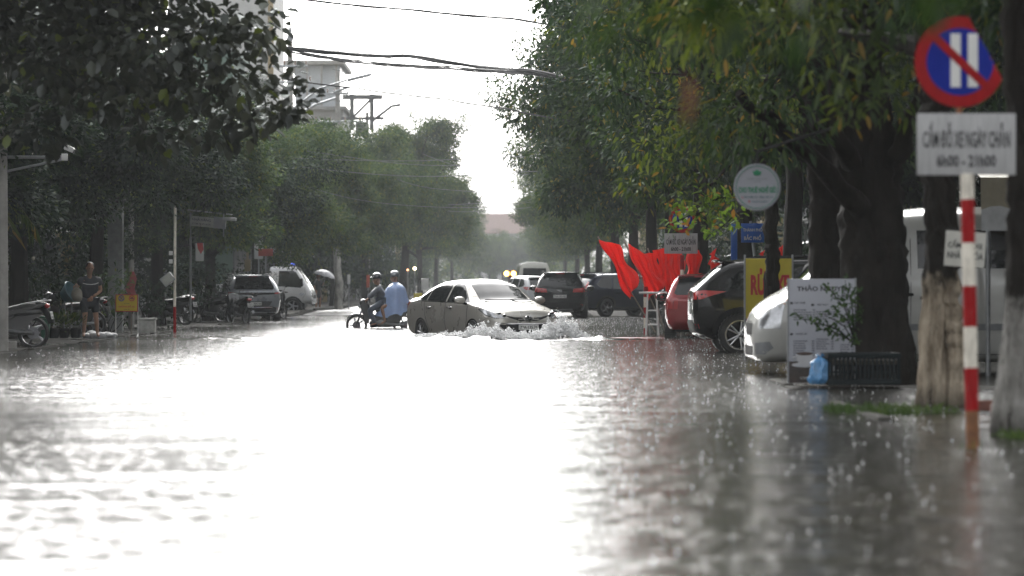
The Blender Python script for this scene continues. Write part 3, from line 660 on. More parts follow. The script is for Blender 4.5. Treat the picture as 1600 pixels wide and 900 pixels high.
    if plate_txt: plate(t, bvh, .80*sz if not bar else .66*sz, -1, list(plate_txt) if isinstance(plate_txt, tuple) else plate_txt, .33 if isinstance(plate_txt, tuple) else .47, .2 if isinstance(plate_txt, tuple) else .11)
    if mark:
        q = bvh.ray_cast(Vector((-4, 0, 1.0*sz)), Vector((1, 0, 0)), 5)[0]; mark(t, q.x-.012, 1.0*sz)
    for x in (-wx, wx):
        for s in (-1, 1): wheel(t, x, s*(HW-.115), wr, s, spokes, .22)
    return t
def mark_wing(t, x, z):      # winged oval badge
    b = MB(); b.tube([(0, .07*math.cos(a), .025*math.sin(a)) for a in np.linspace(0, 6.283, 17)], .006, 0, 5, cap=False)
    for s in (-1, 1): b.tube([(0, s*.02, .0), (0, s*.07, .03), (0, s*.12, .018)], [.012, .010, .004], 0, 5)
    b.build('emblem', chrome, t, (x, 0, z))
def mark_vee(t, x, z):       # V shaped badge
    b = MB(); b.tube([(0, -.10, .05), (0, -.03, .0), (0, 0, -.05), (0, .03, 0), (0, .10, .05)], [.006, .012, .016, .012, .006], 0, 6); b.build('emblem', chrome, t, (x, 0, z))
def mark_oval(t, x, z):
    b = MB(); b.tube([(0, .06*math.cos(a), .036*math.sin(a)) for a in np.linspace(0, 6.283, 17)], .007, 0, 5, cap=False)
    for k in (-.03, 0, .03): b.tube([(0, k-.01, -.02), (0, k+.004, .02)], .005, 0, 5)
    b.build('emblem', chrome, t, (x, 0, z))

def van(label):
    t = thing('passenger_van', label, 'van'); pm = paint('van_white', (.50,.50,.475), .0, .32); HW = 1.0
    st = [(-2.75,.42,.80,.9,.90,1.3,.90,1.98,.74,2.08), (-2.7,.38,.84,.9,.95,1.3,.95,2.09,.78,2.19), (-2.5,.33,.88,.9,.99,1.32,.985,2.12,.80,2.24), (0,.32,.88,.9,1.0,1.32,.99,2.14,.80,2.27), (1.0,.32,.88,.9,1.0,1.30,.99,2.10,.79,2.22), (1.35,.32,.88,.9,1.0,1.28,.985,1.98,.78,2.09), (1.8,.32,.88,.88,.995,1.24,.97,1.66,.80,1.76), (2.15,.32,.87,.86,.985,1.18,.94,1.30,.80,1.38), (2.35,.32,.86,.82,.965,1.10,.90,1.17,.76,1.24), (2.6,.32,.82,.76,.90,.98,.82,1.03,.68,1.09), (2.74,.34,.72,.70,.79,.86,.70,.90,.58,.95), (2.79,.38,.62,.64,.68,.76,.60,.80,.48,.83)]
    me, bvh = carbody(st, (-1.75, 1.85), .39, pm, HW, 100, (.3, .4, .12, .3)); link('body', me, t)
    for s in (-1, 1):
        side('front_window', bvh, [(1.85,1.44),(1.45,1.84),(1.0,1.92),(.95,1.44)], s, glass, t)
        side('rear_window', bvh, [(.80,1.48),(.80,1.95),(-.75,1.96),(-.75,1.48)], s, glass, t); side('quarter_window', bvh, [(-.9,1.48),(-.9,1.96),(-2.4,1.94),(-2.45,1.48)], s, glass, t)
        side('rubbing_strip', bvh, [(1.4,.72),(1.4,.80),(-1.3,.80),(-1.3,.72)], s, greyp, t, off=.01)
        handle_part(t, bvh, .98, 1.16, s, blk, .22); handle_part(t, bvh, .66, 1.12, s, blk, .22)
        seam(t, bvh, dense([(2.0,1.3),(2.05,.9),(1.5,.75),(1.3,.45),(.9,.42),(.88,2.1)]), s); seam(t, bvh, dense([(.84,.42),(-.8,.42),(-.82,2.1)]), s)
        mirror_part(t, 1.86, s*1.0, 1.42, s, blk, 1.6)
        p = [(.05,.74),(.03,1.02),(.20,1.06),(.34,1.03),(.33,.74)]; end('headlamp', bvh, p if s > 0 else mirp(p), 1, clearlamp, t, yaw=s*R(42), sh=.56, step=.06)
        p = [(.03,1.03),(.20,1.07),(.34,1.04),(.34,1.11),(.05,1.10)]; end('indicator', bvh, p if s > 0 else mirp(p), 1, amber, t, yaw=s*R(42), sh=.56, step=.06)
        p = [(.05,.42),(.06,.56),(.30,.58),(.33,.50),(.22,.42)]; end('fog_recess', bvh, p if s > 0 else mirp(p), 1, greyp, t, yaw=s*R(36), sh=.5, step=.06)
        p = [(.06,.9),(.06,1.5),(.22,1.5),(.22,.9)]; end('tail_lamp', bvh, p if s > 0 else mirp(p), -1, redlamp, t, yaw=s*R(40), sh=.62, step=.1)
    top('windscreen', bvh, [(2.16,-.74),(2.22,0),(2.16,.74),(1.42,.66),(1.36,0),(1.42,-.66)], glass, t, step=.1)
    end('grille', bvh, [(-.34,.66),(.34,.66),(.42,.80),(-.42,.80)], 1, blk, t, step=.08); end('lower_grille', bvh, [(-.5,.40),(.5,.40),(.5,.52),(-.5,.52)], 1, blk, t, step=.08)
    end('rear_windscreen', bvh, [(-.66,1.4),(-.62,1.9),(.62,1.9),(.66,1.4)], -1, glass, t, step=.1)
    for x in (-1.75, 1.85):
        for s in (-1, 1): wheel(t, x, s*(HW-.12), .345, s, 6, .22, steel, twin=False)
    return t

def light_truck(label):
    t = thing('light_truck', label, 'truck'); pm = paint('truck_white', (.66,.66,.66), .0, .3); HW = .84
    st = [(-.86,.50,.72,.85,.82,1.1,.82,1.88,.70,1.94), (-.82,.46,.75,.85,.84,1.1,.84,1.93,.72,2.0), (0,.46,.75,.85,.84,1.1,.84,1.94,.72,2.02), (.22,.46,.75,.85,.84,1.1,.84,1.90,.72,1.98), (.45,.46,.75,.85,.84,1.09,.83,1.62,.74,1.70), (.66,.46,.75,.82,.84,1.05,.82,1.30,.74,1.37), (.82,.46,.74,.78,.83,.95,.79,1.05,.70,1.10), (.90,.44,.70,.70,.79,.82,.74,.88,.64,.92), (.94,.46,.62,.62,.70,.72,.64,.76,.54,.79)]
    me, bvh = carbody(st, (.12,), .40, pm, HW, 70, (.3, .4, .14, .3)); link('cab', me, t)
    for s in (-1, 1):
        side('side_window', bvh, [(.58,1.22),(.26,1.74),(.14,1.80),(-.46,1.80),(-.48,1.16),(.45,1.10)], s, glass, t)
        handle_part(t, bvh, -.40, .98, s, blk); seam(t, bvh, dense([(.62,1.15),(.66,.85),(.52,.62)]), s); seam(t, bvh, dense([(-.56,1.86),(-.58,.75),(-.45,.5)]), s)
        b = MB(); b.box((.52, s*.97, 1.32), (.10, .14, .34), 0, bev=.03); b.tube([(.5, s*.80, 1.42), (.52, s*.95, 1.44)], .016, 0, 6); b.build('side_mirror', blk, t)
        p = [(.02,.70),(.02,.86),(.22,.98),(.26,.94),(.24,.74)]; end('headlamp', bvh, p if s > 0 else mirp(p), 1, clearlamp, t, yaw=s*R(40), sh=.42, step=.06)
        p = [(.04,.52),(.04,.60),(.20,.63),(.20,.54)]; end('fog_lamp', bvh, p if s > 0 else mirp(p), 1, blk, t, yaw=s*R(40), sh=.42, step=.06)
        b = MB(); b.tube([(.5+.10*math.cos(a), s*.853, .80+.075*math.sin(a)) for a in np.linspace(0, math.pi, 9)], .006, 0, 5); b.tube([(.43, s*.853, .80), (.57, s*.853, .80)], .006, 0, 5)
        b.tube([(.46, s*.853, .82), (.50, s*.853, .85), (.54, s*.853, .82)], .005, 0, 5); b.build('door_emblem', M('emblem_blue', (.10,.16,.30), .5), t)
    top('windscreen', bvh, [(.70,-.66),(.74,0),(.70,.66),(.27,.60),(.24,0),(.27,-.60)], glass, t, step=.1)
    end('grille', bvh, [(-.45,.66),(.45,.66),(.40,.80),(-.40,.80)], 1, blk, t, step=.08); plate(t, bvh, .56, 1, '73C-084.31', .47, .11)
    b = MB(); b.box((.02, 0, 2.03), (.16, .8, .05), 0, bev=.015); b.build('lamp_base', blk, t)
    for y in (-.28, 0, .28):
        b = MB(); b.lathe([(.045, 0), (.04, .05), (.02, .065), (0, .067)], 12, 0); b.build('beacon', M('blue_beacon', (.05,.10,.55), .2, emit=(.12,.2,1), est=2.2), t, (.02, y, 2.05))
    b = MB(); b.box((-2.35, 0, .86), (2.85, 1.66, .10), 1, bev=.02)
    for s in (-1, 1): b.box((-2.35, s*.82, 1.08), (2.85, .04, .36), 0, bev=.01)
    b.box((-.96, 0, 1.2), (.05, 1.66, .60), 0, bev=.01); b.box((-3.76, 0, 1.08), (.04, 1.66, .36), 0, bev=.01); b.build('cargo_bed', [pm, greyp], t)
    b = MB(); b.box((-1.6, .35, .62), (4.2, .09, .16), 0); b.box((-1.6, -.35, .62), (4.2, .09, .16), 0); b.build('chassis', blk, t)
    for x in (.12, -2.75):
        for s in (-1, 1): wheel(t, x, s*(HW-.11), .335, s, 5, .19, steel, twin=False)
    return t

# ---- underbone motorbikes
def motorbike(label, body=None, group=None, wheel_x=.63, box=False, silver=False, ptxt=True):
    t = thing('motorbike', label, 'motorbike', group=group); bmx = body or M('bike_black', (.015,.015,.017), .22, coat=1); r = .285
    for x, nm in ((wheel_x, 'front_wheel'), (-wheel_x, 'rear_wheel')):
        b = MB(); b.lathe([(r-.05, -.03), (r-.02, -.043), (r, -.018), (r+.004, 0), (r, .018), (r-.02, .043), (r-.05, .03), (r-.062, .02), (r-.062, -.02), (r-.05, -.03)], 30, 0, (0,0,0), 'Y')
        o = b.build(nm, rubber, t, (x, 0, r)); b = MB()
        b.lathe([(r-.055, -.022), (r-.066, -.02), (r-.066, .02), (r-.055, .022)], 30, 0, (0,0,0), 'Y')
        for i in range(5):
            for da in (-.12, .12): a = 2*math.pi*i/5+da; b.tube([(.03*math.cos(a), 0, .03*math.sin(a)), ((r-.06)*math.cos(a-da*.5), 0, (r-.06)*math.sin(a-da*.5))], .011, 0, 6)
        b.lathe([(0, -.05), (.05, -.045), (.055, 0), (.05, .045), (0, .05)], 14, 0, (0,0,0), 'Y'); b.lathe([(.05, .03), (.11, .03), (.11, .035), (.05, .035)], 18, 0, (0,0,0), 'Y'); b.build('rim', M('bike_rim', (.16,.16,.17), .35, .8), o)
    b = MB()
    for s in (-1, 1): b.tube([(wheel_x, s*.065, r), (wheel_x-.10, s*.065, r+.30), (wheel_x-.17, s*.05, r+.45)], [.022, .022, .026], 0, 8)
    b.build('fork', M('bike_fork', (.10,.10,.11), .35, .8), t)
    b = MB(); n = 12; P = []
    for i in range(n+1):
        a = R(20+i*125/n); P.append((wheel_x+(r+.035)*math.cos(a), r+(r+.035)*math.sin(a)))
    vs = []; fs = []
    for x, z in P:
        for y, dz in ((-.06, -.03), (-.05, 0), (0, .012), (.05, 0), (.06, -.03)): vs.append((x, y, z+dz))
    for i in range(n):
        for j in range(4): fs.append((i*5+j, i*5+j+1, i*5+j+6, i*5+j+5))
    b.add(vs, fs, 0, True); b.build('front_mudguard', bmx, t)
    # leg shield and nose
    b = MB()
    for s in (-1, 1):
        prof = [(wheel_x-.10, .80), (wheel_x-.16, .93), (wheel_x-.26, .95), (wheel_x-.30, .80), (wheel_x-.36, .55), (wheel_x-.34, .34), (wheel_x-.22, .30), (wheel_x-.20, .50)]
        b.prism(prof, s*.03, s*.17, 0)
    b.ell((wheel_x-.18, 0, .86), (.12, .13, .13), 0, 14, 8); b.ell((wheel_x-.27, 0, .62), (.11, .14, .28), 0, 14, 8); b.build('leg_shield', bmx, t)
    b = MB(); b.ell((wheel_x-.10, 0, .80), (.06, .085, .06), 0, 12, 8, ); b.build('headlight', clearlamp, t)
    # frame tunnel, engine, tail
    b = MB(); b.tube([(wheel_x-.26, 0, .62), (.12, 0, .45), (-.12, 0, .48), (-.3, 0, .60)], [.10, .085, .085, .10], 0, 10); b.ell((-.40, 0, .66), (.42, .12, .12), 0, 14, 8)
    b.tube([(-.5, 0, .70), (-.72, 0, .78), (-.86, 0, .80)], [.11, .085, .03], 0, 10); b.build('frame', bmx, t)
    b = MB()
    for s in (-1, 1): b.prism([(-.02, .58), (-.20, .68), (-.62, .75), (-.90, .82), (-.86, .79), (-.55, .69), (-.2, .60)], s*.105, s*.135, 0)
    b.build('side_panel', M('bike_silver', (.22,.225,.23), .25, .4, coat=1) if silver else bmx, t)
    b = MB(); b.ell((.02, 0, .34), (.17, .11, .12), 0, 14, 8); b.lathe([(0, .10), (.09, .10), (.10, .13), (.06, .15), (0, .15)], 16, 0, (-.03, 0, .33), 'Y'); b.tube([(.14, 0, .30), (.28, 0, .36)], .055, 0, 10)
    b.tube([(-.05, .11, .33), (-.35, .12, .30), (-wheel_x, .10, r)], [.045, .04, .03], 0, 8); b.build('engine', M('engine_alloy', (.20,.20,.20), .4, .7, var=.3), t)
    b = MB(); b.prism([(-.80,.62),(.02,.56),(.20,.34),(.10,.26),(-.30,.25),(-.52,.34),(-.60,.50)], -.085, .085, 0); b.build('under_cover', bmx, t)
    b = MB(); b.tube([(.15, -.08, .28), (-.1, -.13, .24), (-.38, -.15, .28), (-.80, -.16, .40)], [.02, .022, .045, .05], 0, 10); b.build('exhaust', steel, t)
    b = MB(); vs = []; fs = []; prof = [(.12, .70, .09), (.0, .735, .12), (-.2, .745, .14), (-.42, .80, .135), (-.66, .82, .11), (-.74, .81, .06)]
    for x, z, w_ in prof:
        for y, dz in ((-1, -.07), (-.95, -.01), (-.5, .012), (.5, .012), (.95, -.01), (1, -.07)): vs.append((x, y*w_, z+dz))
    for i in range(5):
        for j in range(5): fs.append((i*6+j, i*6+j+1, i*6+j+7, i*6+j+6))
        fs.append((i*6+5, i*6, i*6+6, i*6+11))
    fs += [tuple(range(6)), tuple(range(35, 29, -1))]; b.add(vs, fs, 0, True); b.build('seat', M('seat_vinyl', (.02,.02,.02), .45, var=.3), t)
    b = MB(); b.tube([(-.45, .16, .80), (-.80, .15, .86), (-.93, .06, .87), (-.93, -.06, .87), (-.80, -.15, .86), (-.45, -.16, .80)], .014, 0, 8); b.build('grab_rail', chrome if silver else M('rail_grey', (.3,.3,.3), .3, .8), t)
    b = MB(); b.ell((-.88, 0, .77), (.05, .09, .05), 0, 12, 8); b.build('tail_light', redlamp, t)
    b = MB(); b.tube([(-.80, 0, .74), (-.93, 0, .55), (-.96, 0, .46)], [.05, .07, .07], 0, 8, flat=.25); b.build('rear_mudguard', blk, t)
    if ptxt:
        b = MB(); b.box((0, 0, 0), (.01, .19, .14), 0, bev=.004); p = b.build('number_plate', platem, t, (-.965, 0, .60), (0, R(14), 0))
        letters('73-F1', .13, .045, inkm, p, T((-.0065, 0, .03)) @ RZ(R(-90)), .02); letters('248.06', .16, .045, inkm, p, T((-.0065, 0, -.03)) @ RZ(R(-90)), .02)
    b = MB(); b.tube([(wheel_x-.24, 0, .90), (wheel_x-.25, .16, .98), (wheel_x-.33, .33, .97)], .014, 0, 8); b.tube([(wheel_x-.24, 0, .90), (wheel_x-.25, -.16, .98), (wheel_x-.33, -.33, .97)], .014, 0, 8)
    for s in (-1, 1): b.tube([(wheel_x-.31, s*.27, .973), (wheel_x-.355, s*.38, .97)], .02, 0, 8); b.tube([(wheel_x-.26, s*.2, .985), (wheel_x-.24, s*.36, .965)], .008, 0, 6)
    b.build('handlebar', blk, t)
    for s in (-1, 1):
        b = MB(); b.tube([(0, 0, 0), (.0, s*.05, .12), (-.02, s*.10, .17)], .007, 0, 6); b.ell((-.02, s*.12, .20), (.015, .06, .04), 0, 12, 8); b.build('mirror', blk, t, (wheel_x-.27, s*.18, .98))
    b = MB(); b.tube([(.05, .1, .22), (-.02, .2, .05)], .014, 0, 6); b.tube([(.12, -.2, .27), (.12, .2, .27)], .014, 0, 6); b.build('footrest', steel, t)
    if box:
        b = MB(); b.box((-.72, 0, 1.0), (.34, .36, .3), 0, bev=.05); b.build('top_box', blk, t)
    return t
# ------------------------------------------------------------------ people
def skinmesh(J, E, root, name, mats, sub=2):
    """one continuous body grown along the joints J {name: (x,y,z,r)} joined by edges E"""
    ks = list(J); me = bpy.data.meshes.new(name); me.from_pydata([J[k][:3] for k in ks], [(ks.index(a), ks.index(b)) for a, b in E], [])
    ob = bpy.data.objects.new(name, me); COL.objects.link(ob); md = ob.modifiers.new('s', 'SKIN'); md.use_smooth_shade = True; md.branch_smoothing = .6
    sl = me.skin_vertices[0].data
    for i, k in enumerate(ks):
        r = J[k][3]; sl[i].radius = (r, J[k][4] if len(J[k]) > 4 else r); sl[i].use_root = (k == root)
    sm = ob.modifiers.new('u', 'SUBSURF'); sm.levels = sm.render_levels = sub
    out = evalmesh(ob, name); bpy.data.objects.remove(ob)
    out.materials.clear()
    for m in mats: out.materials.append(m)
    out.polygons.foreach_set('use_smooth', np.ones(len(out.polygons), bool)); return out
def joinmesh(me, mb):
    """adds the face, ears and fingers of mb to a body mesh"""
    bm = bmesh.new(); bm.from_mesh(me); t = bpy.data.meshes.new('t'); t.from_pydata(mb.v, [], mb.f)
    t.polygons.foreach_set('use_smooth', np.ones(len(t.polygons), bool)); t.polygons.foreach_set('material_index', mb.mi); bm.from_mesh(t); bm.to_mesh(me); bm.free(); bpy.data.meshes.remove(t); return me
skin = M('skin', (.36,.20,.13), .5, var=.12)
lipm = M('lips', (.28,.10,.08), .45); eyem = M('eye', (.02,.015,.012), .2); hairm = M('black_hair', (.010,.009,.008), .4)
def hand(mb, p, fwd, palm, side, curl=.9):
    """palm with four fingers and a thumb; fwd = along the fingers, palm = the way the palm faces"""
    p = Vector(p); f = Vector(fwd).normalized(); n = Vector(palm); n = (n-f*n.dot(f)).normalized(); s = f.cross(n)*side
    q = Matrix((f, s, n)).transposed()
    mb.ell(p+f*.045, (.052, .040, .017), 0, 10, 8, q.to_quaternion())
    for i, (L, o) in enumerate(((.070, .030), (.080, .011), (.074, -.009), (.058, -.028))):
        a = p+f*.085+s*o; pts = [a]; d = f.copy()
        for seg in (.45, .32, .23):
            d = (d+n*curl*.55).normalized(); pts.append(pts[-1]+d*L*seg)
        mb.tube(pts, [.0095, .009, .008, .0065], 0, 6)
    b = p+f*.03+s*.036; mb.tube([b, b+f*.022+s*.022+n*.008, b+f*.05+s*.024+n*.022, b+f*.068+s*.012+n*.036], [.013, .012, .010, .008], 0, 6)
def face(mb, c, fwd, up, r=.1):
    """nose, mouth, ears, eyes on a head centred at c"""
    c = Vector(c); f = Vector(fwd).normalized(); u = Vector(up); u = (u-f*u.dot(f)).normalized(); s = u.cross(f); q = Matrix((f, s, u)).transposed().to_quaternion()
    mb.ell(c-u*.005, (.093, .075, .118), 0, 16, 12, q)
    mb.ell(c+f*(r*.95)-u*.018, (.020, .014, .026), 0, 8, 6, q); mb.ell(c+f*(r*.84)-u*.06, (.012, .026, .008), 1, 8, 6, q)
    for k in (-1, 1):
        mb.ell(c+s*k*r*.80-u*.012, (.02, .010, .03), 0, 8, 6, q); mb.ell(c+f*(r*.83)+s*k*.030+u*.014, (.010, .014, .008), 2, 8, 6, q)
def helmet(parent, c, fwd, up, m, visor=True):
    c = Vector(c); f = Vector(fwd).normalized(); u = Vector(up); u = (u-f*u.dot(f)).normalized(); s = u.cross(f); A = Matrix((f, s, u)).transposed()
    b = MB(); b.M = A.to_4x4(); n = 20; prof = []
    for i in range(9):
        t = math.pi*.60*i/8; prof.append((.135*math.sin(t), .035+.125*math.cos(t)))
    b.lathe(prof+[(prof[-1][0]-.012, prof[-1][1]), (.10, .06)], n, 0)
    if visor: b.box((.145, 0, .045), (.085, .17, .012), 0, Matrix.Rotation(R(12), 3, 'Y'), .005)
    b.tube([(0, .115, -.03), (.03, .085, -.10), (.05, 0, -.125), (.03, -.085, -.10), (0, -.115, -.03)], .006, 1, 6)
    return b.build('helmet', [m, blk], parent, c)
# ------------------------------------------------------------------ buildings behind the trees
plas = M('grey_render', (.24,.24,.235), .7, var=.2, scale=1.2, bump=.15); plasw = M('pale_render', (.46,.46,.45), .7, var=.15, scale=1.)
plasy = M('ochre_render', (.27,.21,.11), .7, var=.2, scale=1.); plasg = M('green_render', (.10,.15,.12), .7, var=.2, scale=1.)
shut = M('roller_shutter', (.10,.105,.11), .45, .3, var=.2, scale=3, stretch=(.3,.3,8)); dkgl = M('dark_window', (.015,.018,.02), .08, var=.1)
roofm = M('red_roof_tiles', (.20,.12,.10), .6, var=.3, scale=6, stretch=(1,1,4)); tin = M('tin_awning', (.12,.13,.14), .4, .5, var=.25, scale=5, stretch=(6,1,1))
def shophouse(x, y, wd, floors, face_dir, m, label, seed, group='shophouses along the street', roof='flat'):
    """tube house: width along the street, a shutter and awning below, windows and balcony above; face_dir +1 looks to +x"""
    rnd = random.Random(seed); t = thing('shophouse', label, 'house', (x, y, 0), 0 if face_dir > 0 else math.pi, group); H = 3.6*floors+.4; D = 10
    b = MB(); b.box((-D/2, 0, H/2-.3), (D, wd-.03, H+.6), 0); b.build('wall', m, t)
    b = MB(); b.box((-D/2, 0, H+.09), (D+.5, wd-.02, .18), 0, bev=.03)
    if roof == 'tile':
        b.prism([(-D-.2, H+.18), (.3, H+.18), (-D/2, H+2.2)], -wd/2+.02, wd/2-.02, 1)
    b.build('roof', [m, roofm], t)
    b = MB(); n = 3
    for i in range(n): b.box((.03, (i-(n-1)/2)*wd/n, 1.45), (.06, wd/n*.9, 2.7), 0)
    b.build('roller_door', shut, t)
    b = MB(); b.add([(0, -wd*.47, 3.15), (0, wd*.47, 3.15), (1.5, wd*.47, 2.75), (1.5, -wd*.47, 2.75), (0, -wd*.47, 3.11), (0, wd*.47, 3.11), (1.5, wd*.47, 2.71), (1.5, -wd*.47, 2.71)], [(0,1,2,3), (7,6,5,4), (0,3,7,4), (1,5,6,2), (3,2,6,7), (0,4,5,1)], 0); b.build('awning', tin, t)
    for f in range(1, floors):
        for yy in (-wd*.25, wd*.25):
            b = MB(); b.box((.015, yy, f*3.6+1.75), (.05, 1.15, 1.5), 0); w_ = b.build('window', dkgl, t)
            b = MB()
            for dy, dz, sy, sz in ((-.6, 0, .08, 1.6), (.6, 0, .08, 1.6), (0, .79, 1.28, .08), (0, -.79, 1.34, .1), (0, 0, .05, 1.5)): b.box((.04, yy+dy, f*3.6+1.75+dz), (.06, sy, sz), 0)
            b.build('frame', wht, w_)
        b = MB(); b.box((.45, 0, f*3.6+.25), (.9, wd*.9, .14), 0)
        for i in range(12): b.box((.88, -wd*.44+wd*.88*i/11, f*3.6+.75), (.03, .03, .9), 1)
        b.box((.88, 0, f*3.6+1.2), (.05, wd*.9, .05), 1); b.build('balcony', [m, greyp], t)
    return t
k = 0
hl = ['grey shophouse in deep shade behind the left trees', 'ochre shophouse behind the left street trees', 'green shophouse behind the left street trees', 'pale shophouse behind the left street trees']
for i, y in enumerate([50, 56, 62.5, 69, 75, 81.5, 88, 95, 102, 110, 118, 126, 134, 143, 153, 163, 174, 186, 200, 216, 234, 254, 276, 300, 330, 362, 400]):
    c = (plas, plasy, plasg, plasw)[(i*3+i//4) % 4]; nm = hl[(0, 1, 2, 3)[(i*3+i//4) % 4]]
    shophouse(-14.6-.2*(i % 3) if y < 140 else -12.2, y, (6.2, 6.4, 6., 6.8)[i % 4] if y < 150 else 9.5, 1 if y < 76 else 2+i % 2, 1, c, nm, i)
hr = [s.replace('left', 'right') for s in hl]
for i, y in enumerate([30, 37, 44, 51, 58, 65, 72, 80, 88, 97, 106, 116, 126, 137, 150, 165, 182, 200, 222, 248, 280, 320]):
    j = (i*3+1+i//4) % 4; shophouse(12.6+.2*(i % 3), y, 6.8, 2+(i+1) % 2, -1, (plas, plasy, plasg, plasw)[j], hr[j], i+40)
# tall blocks whose tops show over the trees at the upper left
def tower(name, label, x0, x1, y0, y1, h, m, extra):
    t = thing(name, label, 'building', ((x0+x1)/2, (y0+y1)/2, 0)); wx, wy = x1-x0, y1-y0
    b = MB(); b.box((0, 0, h/2), (wx, wy, h), 0); b.build('wall', m, t)
    for f in range(int(h//3.6)):
        for i in range(max(2, int(wx//2))):
            if f*3.6+2.6 < h: b = MB(); xx = -wx/2+(i+.5)*wx/max(2, int(wx//2)); b.box((xx, -wy/2-.01, f*3.6+1.9), (1.1, .08, 1.5), 0); b.build('window', dkgl, t)
    extra(t, wx, wy, h); return t
def ex1(t, wx, wy, h):
    b = MB(); b.box((0, 0, h+.15), (wx+.6, wy+.6, .3), 0, bev=.05); b.build('roof', plas, t)
    b = MB(); b.box((.2, 0, h+1.9), (wx-.9, wy-2, 3.2), 0)
    b.build('rooftop_room', M('pale_glazing', (.42,.45,.48), .2, var=.12, scale=.8), t)
    b = MB()
    for i in range(4): b.box((-wx/2+.5+i*(wx-1)/3, -wy/2+.4, h+1.9), (.14, .14, 3.2), 0)
    b.build('column', conc, t)
    b = MB(); b.box((0, -.2, h+3.6), (wx+.2, wy-.6, .34), 0, bev=.05); b.build('rooftop_slab', conc, t)
tower('rooftop_building', 'grey building with a flat-roofed glazed room on top above the left trees', -17.0, -12.7, 240, 252, 14.4, plas, ex1)
def ex2(t, wx, wy, h):
    b = MB(); b.box((0, 0, h+.15), (wx+.5, wy+.5, .3), 0, bev=.05); b.build('roof', plasw, t)
    b = MB(); b.box((wx/2+.02, -wy/2-.04, h/2), (.35, .2, h), 0); b.build('corner_column', plasy, t)
tower('tower_block', 'tall grey block with a cream corner at the top left edge of the sky', -21.5, -15.1, 200, 212, 25, plasw, ex2)
def ex3(t, wx, wy, h):
    b = MB(); b.prism([(-wx/2-.6, h), (wx/2+.6, h), (0, h+2.0)], -wy/2-.6, wy/2+.6, 0); b.build('roof', roofm, t)
hz_ = 1
t = thing('tiled_house', 'far house with a long red tiled roof closing the street', 'house', (-3.4, 600, 0))
b = MB(); b.box((0, 0, 5.6), (13, 9, 11.2), 0); b.build('wall', plasw, t)
b = MB(); b.add([(-7.2, -5.2, 11.2), (7.2, -5.2, 11.2), (7.2, 5.2, 11.2), (-7.2, 5.2, 11.2), (-5, 0, 15), (5, 0, 15)], [(0,1,5,4), (1,2,5), (2,3,4,5), (3,0,4), (3,2,1,0)], 0); b.build('roof', roofm, t)
for i in range(5):
    for f in range(3): b = MB(); b.box((-5+i*2.5, -4.5, 2.2+f*3.6), (1.3, .1, 1.7), 0); b.build('window', dkgl, t)

def bush(name, label, cat, x, y, z, r, h, leaf, n, seed, size=.12, ratio=.4, group=None):
    rg = np.random.RandomState(seed); t = thing(name, label, cat, (x, y, z), 0, group)
    cl = clusters(rg, 22, (0, 0, h*.55), (r, r, h*.45), .22*r+.08, .34*r+.12, .4); P, D = spray(rg, cl, n, .1)
    link('leaves', leafcloud('leaves', P, D, size, ratio, leaf, seed, True, droop=.15), t)
    b = MB(); rnd = random.Random(seed)
    for c in cl[:8]: limb(b, (rnd.uniform(-.05, .05), rnd.uniform(-.05, .05), -.1), c[:3], .018, .005, rnd, 4, 0, 5)
    b.build('stem', bark, t); return t

# ------------------------------------------------------------------ trees: left row
GL, GR = 'trees along the left pavement', 'trees along the right pavement'
rg = np.random.RandomState(3)
cl = clusters(rg, 95, (-7.3, 40, 5.0), (3.9, 3.6, 2.0), .55, .95, .5)
cl += [(at(px, py, 39.5+d)[0], 39.5+d, at(px, py, 39.5+d)[2], r) for px, py, d, r in ((455,150,0,.32),(432,120,.5,.32),(412,60,.4,.35),(400,185,.3,.4),(450,175,-.2,.28),(370,190,.6,.4),(300,130,-1,.5),(330,60,-1.2,.55),(250,60,-1.4,.6),(200,150,-1,.5),(160,60,-1.2,.6),(120,150,-1,.5),(60,90,-1.3,.6),(60,200,-.5,.5),(385,30,-.6,.5),(365,120,-1.,.5),(240,200,-.4,.45),(330,195,.3,.4))]
custom_tree('broadleaf_tree', 'big grey-green broad-leaved tree whose crown hangs over the top left corner', -10.6, 40, .32, (-9.6, 40, 4.6), cl, G_bang, .165, .72, 270, bark, GL, 31, .25, 10)
labs = ['dense dark tree behind the security camera at the left edge', 'dark tree hung with creepers behind the standing man', 'dark tree spreading over the yellow trestle sign', 'bushy tree above the canopied light box sign', 'low dark tree standing over the grey parked car', 'yellow-tipped tree above the white light truck', 'rounded green tree beyond the truck and the umbrella', 'green tree behind the first utility pole on the left',
        'tall tree with a flat crown below the rooftop building', 'hazy tree behind the tall lobed one', 'far hazy tree behind the motorbike riders', 'far hazy tree behind the sedan roof', 'faint tree in the rain haze at the far left kerb', 'faint grey tree in the rain haze far down the left side']
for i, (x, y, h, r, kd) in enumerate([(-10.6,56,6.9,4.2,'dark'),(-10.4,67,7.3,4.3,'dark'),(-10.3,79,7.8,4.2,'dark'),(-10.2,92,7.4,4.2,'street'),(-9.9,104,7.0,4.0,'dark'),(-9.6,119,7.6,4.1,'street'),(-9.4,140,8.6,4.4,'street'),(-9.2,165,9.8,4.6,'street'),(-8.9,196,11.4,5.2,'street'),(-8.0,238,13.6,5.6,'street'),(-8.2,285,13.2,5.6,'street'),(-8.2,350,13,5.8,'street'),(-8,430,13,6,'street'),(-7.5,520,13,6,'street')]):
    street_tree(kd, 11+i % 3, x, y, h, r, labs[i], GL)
rg = np.random.RandomState(44)
